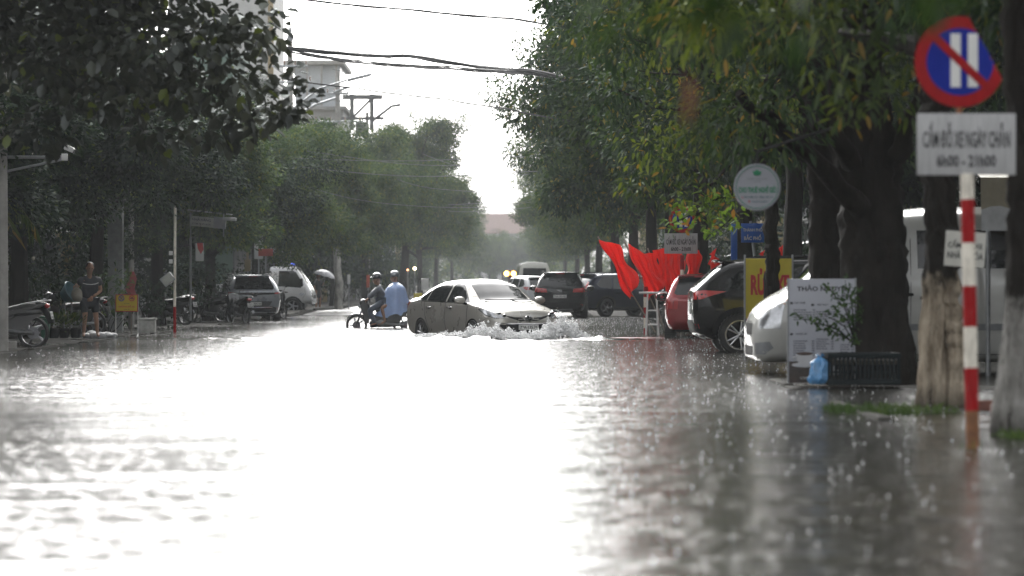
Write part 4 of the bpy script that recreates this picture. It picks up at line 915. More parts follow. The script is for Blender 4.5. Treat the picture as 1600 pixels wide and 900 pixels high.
cl = clusters(rg, 46, (-5.3, 228, 11.6), (2.3, 2.5, 2.8), .55, .95, .4)+clusters(rg, 20, (-6.8, 228, 10.2), (1.6, 1.8, 1.6), .5, .8, .3)+clusters(rg, 26, (-4.0, 230, 6.6), (2.0, 2.4, 3.2), .5, .9, .4)+clusters(rg, 22, (-8.6, 226, 11.3), (1.5, 1.6, 1.7), .5, .8, .4)+clusters(rg, 30, (-7.5, 228, 7), (2.6, 2.6, 3.4), .5, .9, .4)
custom_tree('street_tree', 'tall lobed tree standing out against the sky at the right end of the left row', -8.2, 228, .24, (-7.2, 228, 7), cl, G_street, .19, .42, 330, bark, GL, 46, .45, 12, hexa=False)
for i, (x, y, h, r) in enumerate([(-14.3,60,7,3.2),(-13.9,84,8,3.6),(-14,112,8,3.8),(-14,150,11,5),(-15,188,12,5),(-14.5,224,13,5.5)]):
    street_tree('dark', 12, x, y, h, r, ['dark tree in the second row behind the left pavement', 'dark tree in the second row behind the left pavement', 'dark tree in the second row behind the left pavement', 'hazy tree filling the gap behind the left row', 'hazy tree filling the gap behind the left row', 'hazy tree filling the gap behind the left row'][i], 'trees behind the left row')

# right row: near trunks first
def rtree(name, label, x, y, br, lean, bot, rad, n, leaf, bk, seed, size=.135, ratio=.32, per=430, hang=.45, flare=1.5, c=None, extra=(), nl=9, r0=.5, r1=.9, top_r=None, th=None, pale=1, palem=None, fork=None, limbs=()):
    rg = np.random.RandomState(seed); cc = c or (x-.3, y, bot+rad[2])
    cl = clusters(rg, n, cc, rad, r0, r1, .5)+list(extra)
    return custom_tree(name, label, x, y, br, (x+lean[0], y+lean[1], th or bot+1.3), cl, leaf, size, ratio, per, bk, GR, seed, hang, nl, flare, True, .2, top_r=top_r, pale=pale, palem=palem, fork=fork, limbs=limbs)
xC = [(at(px, py, y)[0], y, at(px, py, y)[2], r) for px, py, y, r in ((1590,20,24.5,.35),(1620,90,24.6,.35),(1560,0,24.8,.35),(1650,150,24.6,.3),(1480,-10,25.4,.35),(1590,130,25,.25),(1420,-20,25.5,.35))]
rtree('street_tree', 'slim tree with a limewashed trunk at the right edge of the photo', 3.66, 23.4, .115, (.1, 0), 3.1, (2.6, 2.4, 2.2), 46, G_mango, bark, 61, extra=xC, flare=1.5, top_r=.095, palem=limemat('limewashed_trunk', .95, (.15,.145,.13), (.32,.31,.29), .47))
xA = [(at(px, py, y)[0], y, at(px, py, y)[2], r) for px, py, y, r in ((1290,20,26.5,.30),(1330,60,26.8,.3),(1300,110,26.4,.28),(1345,150,26.6,.25),(1250,20,27,.3),(1370,100,26.9,.28),(1325,180,26.8,.2),(1400,20,26.8,.3),(1270,60,27.2,.25),(1220,40,30,.4),(1180,60,31,.35),(1160,20,31,.45),(1400,160,30,.28),(1430,90,30,.35),(1110,40,32,.5),(1060,10,32,.5))]
rtree('street_tree', 'tree with a pale forked trunk of bare wood standing behind the near sign', 3.76, 28.6, .12, (.1, .1), 3.1, (2.8, 2.5, 2.2), 56, G_yel, bark, 62, extra=xA, flare=1.8, top_r=.15, palem=limemat('bare_wood_trunk', 1.12, (.13,.10,.07), (.40,.34,.26), .44), fork=(.185, -.05, .10, .0, 2.5, .075))
rtree('street_tree', 'big dark tree with the thickest trunk beside the menu board', 4.12, 36.2, .34, (-.15, .3), 3.2, (3.5, 3.4, 3.2), 100, G_mango, bark, 63, limbs=[((1345,330,35.9),(1250,215,35.2),(1150,150,34.6),.13,.05),((1330,260,35.9),(1270,120,35.2),(1200,40,34.8),.12,.05),((1400,250,36),(1440,130,35.6),(1500,20,35.2),.12,.06),((1290,265,35.6),(1230,235,35.2),(1185,222,35),.05,.02)], flare=1.25, top_r=.33)
xs_ = [(at(px, py, y)[0], y, at(px, py, y)[2], r) for px, py, y, r in ((1100,200,46,.5),(1150,230,46,.45),(1070,250,47,.5),(1110,290,46,.35),(1200,200,45,.5),(1240,150,45,.5),(1060,310,46,.35),(1090,330,45.5,.25),(1130,325,45.5,.22),(1180,160,45,.5),(1010,230,48,.5),(1040,190,48,.5),(1225,240,46,.35),(1000,290,48.5,.4))]
rtree('street_tree', 'tree with yellowing leaves behind the round white sign', 3.84, 38.2, .30, (-.1, .2), 3.7, (3.3, 3.4, 3.2), 80, G_mango, bark, 64, extra=(), flare=1.15, top_r=.24)
rtree('street_tree', 'slender dark tree growing in front of the yellow car wash sign', 3.86, 48.4, .105, (.1, 0), 3.0, (3.3, 3.4, 3.4), 70, G_yel, bark, 65, extra=xs_, flare=1.1, top_r=.09, size=.11, ratio=.42, per=260)
for i, (x, y, h, r, lb) in enumerate([(5.4,62,11,4.3,'leafy tree arching over the red flags'),(5.2,73,11.5,4.6,'dark tree arching over the street behind the flags'),(4.9,85,11.5,5.1,'dark mango tree whose crown edges the sky gap'),(4.9,99,11.5,5.0,'dark tree above the black car on the right'),(5,117,12,5.1,'dark tree behind the dark blue car'),(5.2,140,12,5.2,'drooping tree over the far end of the parked cars'),(5.3,168,12,5.2,'grey tree over the far minibus'),(5.6,205,12.5,5.4,'hazy tree beside the amber warning lamps'),(5.8,250,13,5.6,'far hazy tree on the right of the street'),(6.2,310,13,5.8,'far faint tree on the right of the street'),(6.4,390,13,6,'faint tree deep in the rain haze on the right'),(6.5,490,13,6,'faintest tree at the end of the right row')]):
    street_tree('mango' if i < 6 else 'street', 21+i % 3, x, y, h, r, lb, GR)
for i, (x, y, h, r) in enumerate([(10,33,8,3.6),(10.2,41.5,8,3.4),(10.4,56,9,3.8),(10.4,70,9,4),(10.5,88,10,4.4),(10.5,112,10,4.6),(11,145,11,5),(11,190,12,5.5)]):
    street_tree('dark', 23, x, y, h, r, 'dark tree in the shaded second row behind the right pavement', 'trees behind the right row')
for i, (x, y, h, r) in enumerate([(-5.5,535,10.5,4.5),(-1.5,545,11,4.5),(2.2,540,10.5,4.5),(-3.4,500,9.5,3.5)]):
    street_tree('street', 13, x, y, h, r, 'pale rounded tree in front of the far tiled house', 'trees before the tiled house')
for i, (x, y, h, r) in enumerate([(-3,600,12,7),(2.5,640,13,8),(8,610,12,7)]):
    street_tree('street', 12, x, y, h, r, 'palest tree closing the far end of the street', 'trees at the end of the street')

for i, (x, y) in enumerate([(-15,440),(-11,455),(-7.5,470),(-18,430),(-12,520),(-8,500),(7,430),(10.5,440),(14,450),(8,500)]):
    bush('shrub', 'hazy mass of bushes closing the gap under the far trees', 'shrub', x, y, 0, 3.2, 6, G_street, 40, 120+i % 3, .42, .5, 'bushes under the far trees')

# leafy twig close to the camera at the top right, far out of focus
t = thing('overhanging_tree', 'blurred green leaves of a tree hanging close to the camera at the top right', 'tree', (2.7, 5.4, 0))
rg = np.random.RandomState(5); P = []; D = []; tips = []
for px, py, dy, n, sp in ((965,-5,.3,5,.03),(1085,0,0,8,.06),(1130,40,.1,6,.045),(1180,-10,.1,6,.06),(1235,50,-.2,3,.018),(1440,-10,.9,6,.04),(1480,0,1.0,4,.04),(1055,20,.2,3,.03),(1530,-20,1.1,5,.04)):
    c = at(px, py, 5.7+dy)-Vector((2.7, 5.4, 0)); tips.append(c)
    P.append(np.array(c)+rg.normal(size=(n, 3))*sp*np.array([1, 1.5, .8])); d = rg.normal(size=(n, 3))*.7; d[:, 2] -= .5; D.append(d)
link('crown', leafcloud('crown', np.concatenate(P), np.concatenate(D), .075, .6, leafmat('twig_leaf', (.008,.020,.005), (.017,.037,.008), (.04,.07,.012), (.08,.10,.015), .1), 5, True, droop=.1), t)
rnd = random.Random(5); b = trunkmesh(rnd, (0, 0, -.3), (-.1, 0, 3.2), .16, .09, (), 0)
for c in tips: limb(b, (-.1, 0, 2.6+.3*rnd.random()), (c.x, c.y, c.z+.05), .03, .004, rnd, 6, .05, 6)
b.build('trunk', bark, t)
b = MB(); q = at(1075, 120, 6.6)-Vector((2.7, 5.4, 0)); pts = [q, q+Vector((.005, 0, -.03)), q+Vector((.0, 0, -.075)), q+Vector((-.004, 0, -.105))]; b.tube(pts, [.004, .013, .011, .002], 0, 6, flat=.25); b.build('dead_leaf', M('dead_leaf', (.22,.07,.035), .6), t)

# sprig of young leaves in front of the far no-parking sign
t = thing('hanging_branch', 'bare branch with bright young leaves hanging before the far no-parking sign', 'branch', tuple(at(1200, 262, 47)))
P = []; D = []; rnd = random.Random(8); b = MB(); o = Vector(at(1200, 262, 47)); rg = np.random.RandomState(9)
path = [at(1215, 235, 47.4), at(1185, 300, 47), at(1150, 335, 46.8), at(1125, 358, 46.7), at(1090, 378, 46.6)]
path3 = [at(1140, 305, 46.8), at(1105, 330, 46.7), at(1075, 338, 46.6), at(1050, 350, 46.6)]
path2 = [at(1185, 300, 47), at(1140, 305, 46.8), at(1100, 318, 46.7), at(1065, 345, 46.6)]
for pth in (path, path2, path3):
    b.tube([p-o for p in pth], [.02, .014, .011, .008, .004][:len(pth)], 0, 6)
    for p, q in zip(pth, pth[1:]):
        for _ in range(4):
            c = np.array(p.lerp(q, rnd.random())-o)+rg.normal(size=3)*np.array([.07, .12, .07]); n = 9
            P.append(c+rg.normal(size=(n, 3))*.06); d = rg.normal(size=(n, 3)); d[:, 2] -= .3; d[:, 0] -= .4; D.append(d)
link('leaves', leafcloud('leaves', np.concatenate(P), np.concatenate(D), .13, .48, leafmat('bright_leaf', (.06,.12,.012), (.12,.21,.018), (.2,.3,.03), (.34,.17,.02), .09, .35, .4), 4, True), t); b.build('stem', bark, t)

# undergrowth
for i, (px, py, Y, r, h) in enumerate([(165,455,73,.75,1.7),(95,470,72,.8,1.5),(235,470,84,.8,1.6),(20,440,68,1.,2.1),(300,450,100,1.1,2.),(380,440,118,1.2,2.2),(130,420,82,1.2,2.4)]):
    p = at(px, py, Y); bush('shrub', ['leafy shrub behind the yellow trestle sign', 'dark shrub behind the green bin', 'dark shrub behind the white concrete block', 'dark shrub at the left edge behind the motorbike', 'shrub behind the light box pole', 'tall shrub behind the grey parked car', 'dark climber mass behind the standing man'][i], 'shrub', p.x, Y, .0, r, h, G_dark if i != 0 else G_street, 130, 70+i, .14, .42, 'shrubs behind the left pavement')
for i in range(34):
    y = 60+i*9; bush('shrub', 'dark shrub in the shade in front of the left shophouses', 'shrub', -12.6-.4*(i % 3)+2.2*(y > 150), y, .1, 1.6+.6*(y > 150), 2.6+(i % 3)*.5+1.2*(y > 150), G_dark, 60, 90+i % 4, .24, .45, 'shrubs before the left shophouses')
for i in range(24):
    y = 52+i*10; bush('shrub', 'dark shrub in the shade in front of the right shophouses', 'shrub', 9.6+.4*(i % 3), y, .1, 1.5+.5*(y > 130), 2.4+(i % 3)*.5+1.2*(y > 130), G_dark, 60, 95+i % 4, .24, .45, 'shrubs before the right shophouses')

# palm at the left edge
t = thing('palm', 'drooping palm fronds at the left edge of the photo', 'palm', (-10.2, 57, 0)); b = MB(); rg = np.random.RandomState(2)
for i in range(9):
    a = i*2.4; P = []; D = []; L = 1.7+.3*rg.rand(); z0 = 3.1; pts = []
    for k in range(9):
        s = k/8; pts.append(Vector((math.cos(a)*L*s*.95, math.sin(a)*L*s*.95, z0+.7*s-1.7*s*s)))
    for k in range(1, 9):
        for j in range(4):
            p = pts[k-1].lerp(pts[k], j/4); dr = (pts[k]-pts[k-1]).normalized(); sd_ = dr.cross(Vector((0, 0, 1))).normalized()
            for sg in (-1, 1): P.append(p); D.append(dr*.5+sd_*sg*.9+Vector((0, 0, -.35)))
    f = link('frond', leafcloud('frond', np.array(P), np.array(D), .42, .10, leafmat('palm_leaf', (.04,.075,.012), (.07,.11,.02), (.13,.15,.02), (.26,.17,.03), .08), i, True, droop=.3), t)
    m = MB(); m.tube(pts, [.022-.002*k for k in range(9)], 0, 6); m.build('midrib', M('palm_rib', (.10,.11,.03), .5), f)
b.tube([(0, 0, -.1), (.05, 0, 1.5), (0, 0, 3.1)], [.14, .10, .09], 0, 10); b.build('trunk', bark2, t)
# ------------------------------------------------------------------ poles, cables, lamps
cableM = M('cable_black', (.02,.02,.021), .5, var=.2)
def pole_thing(label, x, y, h, arms, extra=None, r=.15, group='utility poles on the left'):
    t = thing('utility_pole', label, 'utility pole', (x, y, 0), 0, group)
    b = MB(); b.tube([(0, 0, -.4), (0, 0, h*.5), (0, 0, h)], [r*1.25, r, r*.75], 0, 12); b.build('post', conc, t)
    for z, wd in arms:
        b = MB(); b.box((0, -.14, z), (wd, .09, .10), 0, bev=.01)
        for s in (-1, 1): b.tube([(0, -.14, z-.55), (s*wd*.42, -.14, z-.05)], .022, 0, 6)
        a = b.build('crossarm', steel, t)
        for k in (-.45, -.15, .15, .45):
            c = MB(); c.lathe([(.02, 0), (.06, .03), (.03, .06), (.055, .09), (.03, .12), (.05, .15), (.02, .20), (0, .21)], 10, 0, (k*wd, -.14, z+.05)); c.build('insulator', M('porcelain', (.16,.10,.07), .2), a)
    if extra: extra(t)
    return t
def spike(t):
    b = MB(); b.lathe([(.12, 12.0), (.16, 12.15), (.05, 12.4), (.10, 12.45), (.03, 12.7), (0, 12.95)], 12, 0); b.build('finial', greyp, t)
    b = MB(); b.tube([(.1, 0, 9.0), (1.3, -.2, 9.9), (2.6, -.3, 10.3)], [.05, .045, .04], 0, 8); b.box((3.1, -.34, 10.4), (1.1, .28, .14), 0, Matrix.Rotation(R(-14), 3, 'Y'), .05); b.build('lamp_arm', steel, t)
pole_thing('nearest utility pole with a spiked top and lamp arm, above the left trees', -9.85, 142, 12.2, [(10.9, 1.6), (10.2, 2.0)], spike)
def arm2(t):
    b = MB(); b.tube([(-.2, 0, 9.6), (-3.2, -.2, 9.2), (-4.6, -.2, 8.0)], .05, 0, 8); b.tube([(0, 0, 11.2), (-1.2, -.2, 10.8), (-2.4, -.2, 10.1)], .06, 0, 8)
    b.box((.2, -.2, 11.6), (.9, .25, .12), 0, Matrix.Rotation(R(-20), 3, 'Y'), .04); b.build('lamp_arm', steel, t)
pole_thing('second utility pole with insulator brackets in front of the rooftop room', -9.25, 170, 12.6, [(9.9, 2.6), (11.4, 1.2)], arm2)
def hframe(t):
    b = MB(); b.box((-1.0, 0, 12.6), (.28, .28, 2.4), 0); b.box((.3, 0, 12.6), (.28, .28, 2.4), 0); b.box((-.3, 0, 13.6), (2.6, .24, .3), 0); b.box((-.3, 0, 12.2), (2.8, .24, .2), 0)
    b.tube([(-1.0, -.1, 12.2), (.3, -.1, 13.5)], .09, 0, 8); b.tube([(.3, 0, 12.0), (1.6, 0, 13.0), (2.2, 0, 13.1)], .10, 0, 8); b.lathe([(.0, 11.0), (.35, 11.0), (.35, 11.9), (.2, 12.0), (0, 12.0)], 14, 0, (-.4, -.5, 0)); b.build('transformer_frame', M('transformer_grey', (.10,.10,.10), .5), t)
pole_thing('third utility pole carrying a dark transformer frame', -9.5, 210, 12.6, [], hframe)
pole_thing('plain concrete pole at the left edge of the photo', at(3, 500, 54.6).x, 54.6, 8.5, [], None, .09)
pole_thing('slim utility pole beside the shutters at the left', at(205, 400, 86).x, 86, 6.5, [], None, .07)

def cable(label, pts, r, strands=1, sag=.0, name='overhead_cable', spread=.09, seed=0, mat=None):
    b = MB(); rnd = random.Random(seed)
    for s in range(strands):
        o = [Vector((0, rnd.uniform(-1, 1)*spread, rnd.uniform(-1, 1)*spread)) for _ in range(2)]; ph = rnd.uniform(0, 6); P = []
        for a, c in zip(pts, pts[1:]):
            for i in range(16):
                t = i/16; P.append(Vector(a).lerp(Vector(c), t)+Vector((0, 0, -sag*4*t*(1-t)))+o[0]*math.sin(t*7+ph+s)*.6+o[1]*.5)
        P.append(Vector(pts[-1])); b.tube(P, r*rnd.uniform(.7, 1.2), 0, 6)
    return tag(b.build(name, mat or cableM), label, 'cable', 'overhead cables')
cable('thickest black cable bundle crossing the sky from the spiked pole', [at(395, 66, 96), at(452, 76, 96), at(640, 88, 93), at(830, 111, 88), at(1000, 140, 84)], .026, 8, .06, spread=.06, seed=1)
cable('loose black cable bundle sagging just below the thickest one', [at(452, 79, 96), at(560, 96, 94), at(700, 105, 91), at(830, 113, 88), at(1000, 142, 84)], .022, 4, .05, spread=.06, seed=2)
cable('thin pair of cables crossing the top of the sky', [at(380, -14, 90), at(480, 0, 90), at(640, 15, 88), at(800, 29, 86), at(950, 50, 84)], .018, 3, .02, spread=.05, seed=3)
cable('single black cable slanting down across the middle of the sky', [at(440, 122, 100), at(560, 138, 99), at(700, 155, 97), at(790, 169, 96), at(900, 190, 95)], .024, 2, .04, spread=.02, seed=4)
cable('faint thin wire between the thick bundle and the slanting cable', [at(452, 66, 130), at(560, 84, 125), at(830, 118, 110)], .014, 1, .1, seed=5)
cable('hair-thin wire low in the sky', [at(520, 108, 165), at(640, 128, 160), at(800, 150, 150)], .015, 1, .1, seed=6)
pc = M('pale_wire', (.14,.145,.15), .35, var=.2)
for i, (a, c, sg) in enumerate([((460,250,112),(830,246,112),.1),((470,262,112),(840,268,112),.22),((495,297,110),(830,316,110),.45),((620,278,118),(800,300,118),.2),((480,240,115),(800,262,115),.15),((700,318,150),(830,312,150),.1),((700,330,170),(830,324,170),.1),((660,240,140),(830,272,140),.3)]):
    cable('thin pale wire strung across the street in front of the far trees', [at(*a), at(*c)], .013, 1, sg, seed=20+i, mat=pc)

# security camera on a bracket, at the far left
o = at(-8, 238, 54.6); t = thing('security_camera', 'white security camera on a long grey bracket at the left', 'camera', tuple(o))
b = MB(); e = at(100, 246, 54.6)-o; f = at(20, 248, 54.6)-o; b.tube([at(-8, 246, 54.6)-o, e], .03, 0, 8); b.tube([at(-8, 272, 54.6)-o, at(96, 250, 54.6)-o], .022, 0, 8); b.build('bracket', steel, t)
b = MB(); b.box(at(101, 246, 54.6)-o, (.1, .1, .12), 0, bev=.01); b.build('junction_box', wht, t)
b = MB(); q = at(108, 233, 54.6)-o; rt = Matrix.Rotation(R(24), 3, 'Y'); b.box(q, (.17, .10, .085), 0, rt, .02); b.box(q+Vector((-.01, 0, .05)), (.20, .13, .012), 0, rt, .004); b.build('housing', wht, t)
b = MB(); b.lathe([(0, 0), (.04, 0), (.04, .02), (0, .025)], 12, 0, (0,0,0), 'X'); b.build('lens', glass, t, q+rt@Vector((.085, 0, 0)), (0, R(24), 0))
o = at(8, 225, 60); t = thing('lamp_lantern', 'small grey lantern hanging above the security camera bracket', 'lantern', tuple(o))
b = MB(); b.lathe([(0, .30), (.05, .26), (.11, .2), (.12, -.12), (.06, -.2), (0, -.22)], 12, 0); b.build('lamp_body', greyp, t); b = MB(); b.tube([(0, 0, .28), (0, 0, .6)], .012, 0, 6); b.build('hanger', blk, t)
# strings of bulbs
bulb = M('bulb_glass', (.50,.47,.38), .2, coat=1)
for i, pts in enumerate(([(25,225),(52,238),(34,275),(22,305),(30,345)], [(52,238),(40,297),(36,330),(28,345)], [(52,270),(44,318),(52,311),(61,345),(52,400)])):
    P = [at(x, y, 60-.2*i) for x, y in pts]; o = P[0]; t = thing('string_lights', ['string of pale bulbs nearest the lantern', 'string of pale bulbs drooping between the other two strings', 'string of pale bulbs reaching down towards the shrubs'][i], 'string lights', tuple(o), 0, 'bulb strings at the left')
    b = MB(); b.tube([p-o for p in P], .008, 0, 5); b.build('wire', cableM, t)
    for p in P:
        b = MB(); b.ell((0, 0, -.05), (.034, .034, .042), 0, 10, 8); b.lathe([(0, .04), (.016, .03), (.02, -.02), (0, -.025)], 8, 1); b.build('bulb', [bulb, blk], t, p-o)

# ------------------------------------------------------------------ signs
board = M('sign_board', (.36,.36,.36), .45, var=.20, scale=7, stretch=(5,1,.6), w2=.45)
rustw = M('rusty_white', (.50,.46,.38), .5, var=.35, scale=9, stretch=(3,3,.8), col2=(.62,.58,.5), w2=.4); redp = M('sign_red', (.30,.010,.012), .5, var=.22, scale=9, stretch=(3,3,.8), spec=.08); bluep = M('sign_blue', (.006,.02,.25), .5, var=.15, spec=.08); rust = M('rust', (.20,.085,.035), .8, var=.4, scale=14)
def striped_pole(t, x0, z0, x1, z1, r, bands, rusty=False):
    """bands: list of (z top, z bottom, material)"""
    for zt, zb, m in bands:
        b = MB(); f = lambda z: x0+(x1-x0)*(z-z0)/(z1-z0)
        b.tube([(f(zb), 0, zb), (f(zt), 0, zt)], r, 0, 16); b.build('pole_band', m, t)
def noparking(t, cx, cz, rad, bent, plate_w, plate_h, pz, lx):
    """round no-parking disc with two bars, over a white plate"""
    def warp(p):
        if not bent: return p
        # right side of the disc folded back along a chord
        a = Vector((.17, 0, .98)); bq = Vector((.98, 0, -.48)); d = (bq-a).normalized(); n = Vector((-d.z, 0, d.x)); q = Vector((p[0]/rad, 0, p[2]/rad))-a; s = q.dot(n)
        if s <= 0: return p
        base = a+d*q.dot(d); an = R(78)*min(1, s/.06); r_ = base+n*s*math.cos(an); return (r_.x*rad, p[1]+s*rad*math.sin(an), r_.z*rad)
    def plateq(poly_fn, y, m, name, th=.003, par=None):
        b = MB(); vs, fs = poly_fn(); n = len(vs); V = [warp((x, y, z)) for x, z in vs]+[warp((x, y+th, z)) for x, z in vs]
        b.add(V, [tuple(f) for f in fs]+[tuple(i+n for i in f[::-1]) for f in fs], 0); return b.build(name, m, par or t, (cx, 0, cz) if not par else (0, 0, 0))
    def disc(r0, r1, na=64, nr=10):
        def f():
            vs = []; fs = []
            for i in range(nr+1):
                for j in range(na): a = 2*math.pi*j/na; q = r0+(r1-r0)*i/nr; vs.append((q*math.cos(a), q*math.sin(a)))
            for i in range(nr):
                for j in range(na): fs.append((i*na+j, i*na+(j+1) % na, (i+1)*na+(j+1) % na, (i+1)*na+j))
            return vs, fs
        return f
    def strip(p, q, wd, k=14):
        def f():
            p_, q_ = Vector(p), Vector(q); d = (q_-p_).normalized(); n = Vector((-d.y, d.x)); vs = []; fs = []
            for i in range(k+1):
                c = p_.lerp(q_, i/k); vs += [tuple(c-n*wd/2), tuple(c+n*wd/2)]
            for i in range(k): fs.append((2*i, 2*i+1, 2*i+3, 2*i+2))
            return vs, fs
        return f
    dsc = plateq(disc(.001, rad), 0, redp, 'disc', .006)
    plateq(disc(.001, rad*.74), -.004, bluep, 'blue_field', .002, dsc)
    for xx in (-.10, .28): plateq(strip((xx*rad, -.56*rad), (xx*rad, .62*rad), .22*rad), -.0075, wht, 'white_bar', .002, dsc)
    plateq(strip((-.60*rad, .58*rad), (.60*rad, -.56*rad), .18*rad), -.011, redp, 'slash', .002, dsc)
    b = MB(); b.box((0, 0, 0), (plate_w, .008, plate_h), 0, bev=.004); p = b.build('text_plate', board, t, (cx+lx, -.01, pz))
    letters('CẤM ĐỖ XE NGÀY CHẴN', plate_w*.88, plate_h*.42, inkm, p, T((0, -.0065, plate_h*.15)), .022)
    letters('6h00 - 21h00', plate_w*.60, plate_h*.20, inkm, p, T((0, -.0065, -plate_h*.27)), .03)
    b = MB(); b.tube([(cx, .03, pz-plate_h/2), (cx, .03, cz+rad*.5)], .02, 0, 8)
    for z in (pz, cz): b.box((cx, .02, z), (.09, .03, .03), 0)
    b.build('bracket', rust, t)
Y = 21.4; o = at(1520, 700, Y); o.z = 0; t = thing('no_parking_sign', 'large near no-parking sign with its blue disc bent on the right', 'traffic sign', (o.x, Y, 0))
zz = lambda y: EYE-(y-450.5)*Y/FOC
bd = [(zz(272), zz(312), rustw), (zz(312), zz(380), redp), (zz(380), zz(447), rustw), (zz(447), zz(511), redp), (zz(511), zz(575), rustw), (zz(575), zz(642), redp), (zz(642), -.2, rust)]
striped_pole(t, 0, 0, at(1511, 272, Y).x-o.x, zz(272), .045, bd)
c = at(1500, 97, Y); noparking(t, c.x-o.x, c.z, .304, True, .66, .412, zz(226), at(1509.5, 226, Y).x-c.x)
Y = 71.; o = at(1066, 532, Y); t = thing('no_parking_sign', 'smaller far no-parking sign standing before the red hatchback', 'traffic sign', (o.x, Y, 0))
zz2 = lambda y: EYE-(y-450.5)*Y/FOC
bd = []; ysb = [399, 422, 447, 470, 492, 512, 536]
for i in range(6): bd.append((zz2(ysb[i]), zz2(ysb[i+1]) if i < 5 else -.3, redp if i % 2 == 0 else rustw))
striped_pole(t, 0, 0, 0, 2, .045, bd)
noparking(t, 0, zz2(343), .30, False, .74, .45, zz2(381), -.03)

# hand-lettered card on the pale trunk
Y = 28.15; o = at(1508, 390, Y); t = thing('card_sign', 'white hand-lettered card hung on the pale trunk', 'sign', tuple(o), R(4)); b = MB(); b.box((0, 0, 0), (.36, .006, .31), 0, Matrix.Rotation(R(4), 3, 'Y'), .002); b.build('card', M('card_white', (.56,.55,.50), .6, var=.12), t)
Q = Matrix.Rotation(R(4), 4, 'Y'); letters('CẤM ĐỖ XE', .31, .075, inkm, t, T((0, -.005, .045)) @ Q, .02); letters('NHÀ V. HÓA', .32, .075, inkm, t, T((0, -.005, -.05)) @ Q, .02)
b = MB(); b.tube([(-.05, 0, .15), (0, 0, .30), (.05, 0, .15)], .004, 0, 5); b.build('string', rust, t)

# round advertisement
Y = 31.; o = at(1183, 293, Y); t = thing('round_sign', 'round white hanging advertisement with green lettering', 'sign', tuple(o), R(-4)); rr = .2265; SC = rr/.295
b = MB(); b.lathe([(0, -.03), (rr*.93, -.03), (rr*.95, -.035), (rr, -.03), (rr, .05), (0, .05)], 48, 0, (0,0,0), 'Y'); b.build('panel', M('sign_face', (.36,.37,.42), .4, var=.05), t)
SGN0 = len(t.children)
grn = M('sign_green', (.01,.22,.10), .45); b = MB(); b.M = T((0, -.0, 0)); b.tube([(rr*.9*math.cos(a), -.0335, rr*.9*math.sin(a)) for a in np.linspace(0, 2*math.pi, 49)], .003, 0, 5, cap=False); b.build('rim_line', grn, t)
b = MB(); b.ell((0, -.034, .185), (.035, .004, .035), 0, 14, 8); b.ell((-.035, -.034, .182), (.025, .004, .014), 0, 12, 6, Matrix.Rotation(R(30), 3, 'Y').to_quaternion()); b.ell((.035, -.034, .182), (.025, .004, .014), 0, 12, 6, Matrix.Rotation(R(-30), 3, 'Y').to_quaternion()); b.ell((0, -.034, .162), (.048, .004, .018), 0, 14, 6); b.build('leaf_emblem', grn, t)
letters('THẢO NGUYÊN', .26, .024, M('sign_grey', (.16,.2,.19), .5), t, T((0, -.034, .105))); letters('COFFEE', .09, .014, M('sign_grey', (.1,.1,.1)), t, T((0, -.034, .072)))
letters('CHO THUÊ NGHỈ GIỜ', .47, .098, grn, t, T((0, -.034, -.025)), .035); letters('0912 086 131 - 0822 180 131', .36, .024, M('sign_teal', (.02,.10,.09), .5), t, T((.015, -.034, -.125)), .02); letters('A 68A KH TRƯỜNG', .21, .024, M('sign_teal', (.02,.10,.09)), t, T((.03, -.034, -.182)), .02)
b = MB(); b.ell((-.10, -.034, -.182), (.011, .004, .015), 0, 8, 6); b.tube([(-.19, -.034, -.115), (-.185, -.034, -.135), (-.175, -.034, -.14)], .005, 0, 5); b.build('pin_mark', M('mark_red', (.5,.05,.05), .5), t)
for ch in list(t.children):
    
    if ch.name.split('.')[0] in ('panel', 'rim_line'): continue
    ch.scale = (SC, 1, SC); ch.location.x *= SC; ch.location.z *= SC
b = MB(); b.tube([(0, .02, rr*.9), (0, .02, rr+.12), (.9, 2.5, rr+.5)], .015, 0, 6); b.build('hanger', blk, t)

# menu board
Y = 35.0; o = at(1284, 602, Y); t = thing('menu_board', 'tall white cafe menu board with a coffee picture', 'menu board', (o.x, Y, 0), R(-3)); W_, H_ = .72, 1.14
b = MB(); b.box((0, 0, .03+H_/2), (W_, .03, H_), 0, bev=.004)
for s in (-1, 1): b.box((s*(W_/2+.008), 0, .02+H_/2), (.018, .04, H_+.04), 1); b.box((s*W_*.47, .14, .4), (.02, .02, .9), 1, Matrix.Rotation(R(-18), 3, 'X'))
b.build('board', [M('menu_white', (.40,.41,.46), .4, var=.04), greyp], t); zt = .03+H_; yy = -.017
letters('THẢO NGUYÊN', .58, .068, inkm, t, T((.02, yy, zt-.10)), .03); letters('Coffee', .22, .075, inkm, t, T((.22, yy, zt-.19)), .0)
ink2 = M('menu_ink', (.06,.06,.07), .5); rnd = random.Random(4)
for x, z, n, wmax in ((-.31, zt-.34, 5, .19), (-.31, zt-.68, 7, .18), (-.06, zt-.36, 4, .16), (-.06, zt-.66, 5, .14), (.20, zt-.40, 5, .1), (.20, zt-.72, 8, .1)):
    b = MB()
    for i in range(n):
        zz_ = z-i*.026; L = rnd.uniform(.6, 1)*wmax; q = x
        while q < x+L: s_ = rnd.uniform(.012, .03); b.box((q+s_/2, yy, zz_), (s_, .002, .010), 0); q += s_+.006
        b.box((x+wmax+.035, yy, zz_), (.03, .002, .010), 0)
    b.build('price_list', ink2, t)
for x, z, s_ in ((-.31, zt-.26, 'CÀ PHÊ'), (-.06, zt-.28, 'ĐÁ XAY'), (-.29, zt-.60, 'NƯỚC ÉP'), (.22, zt-.33, 'TRÀ')): letters(s_, .12, .024, inkm, t, T((x+.07, yy, z)), .02)
b = MB()
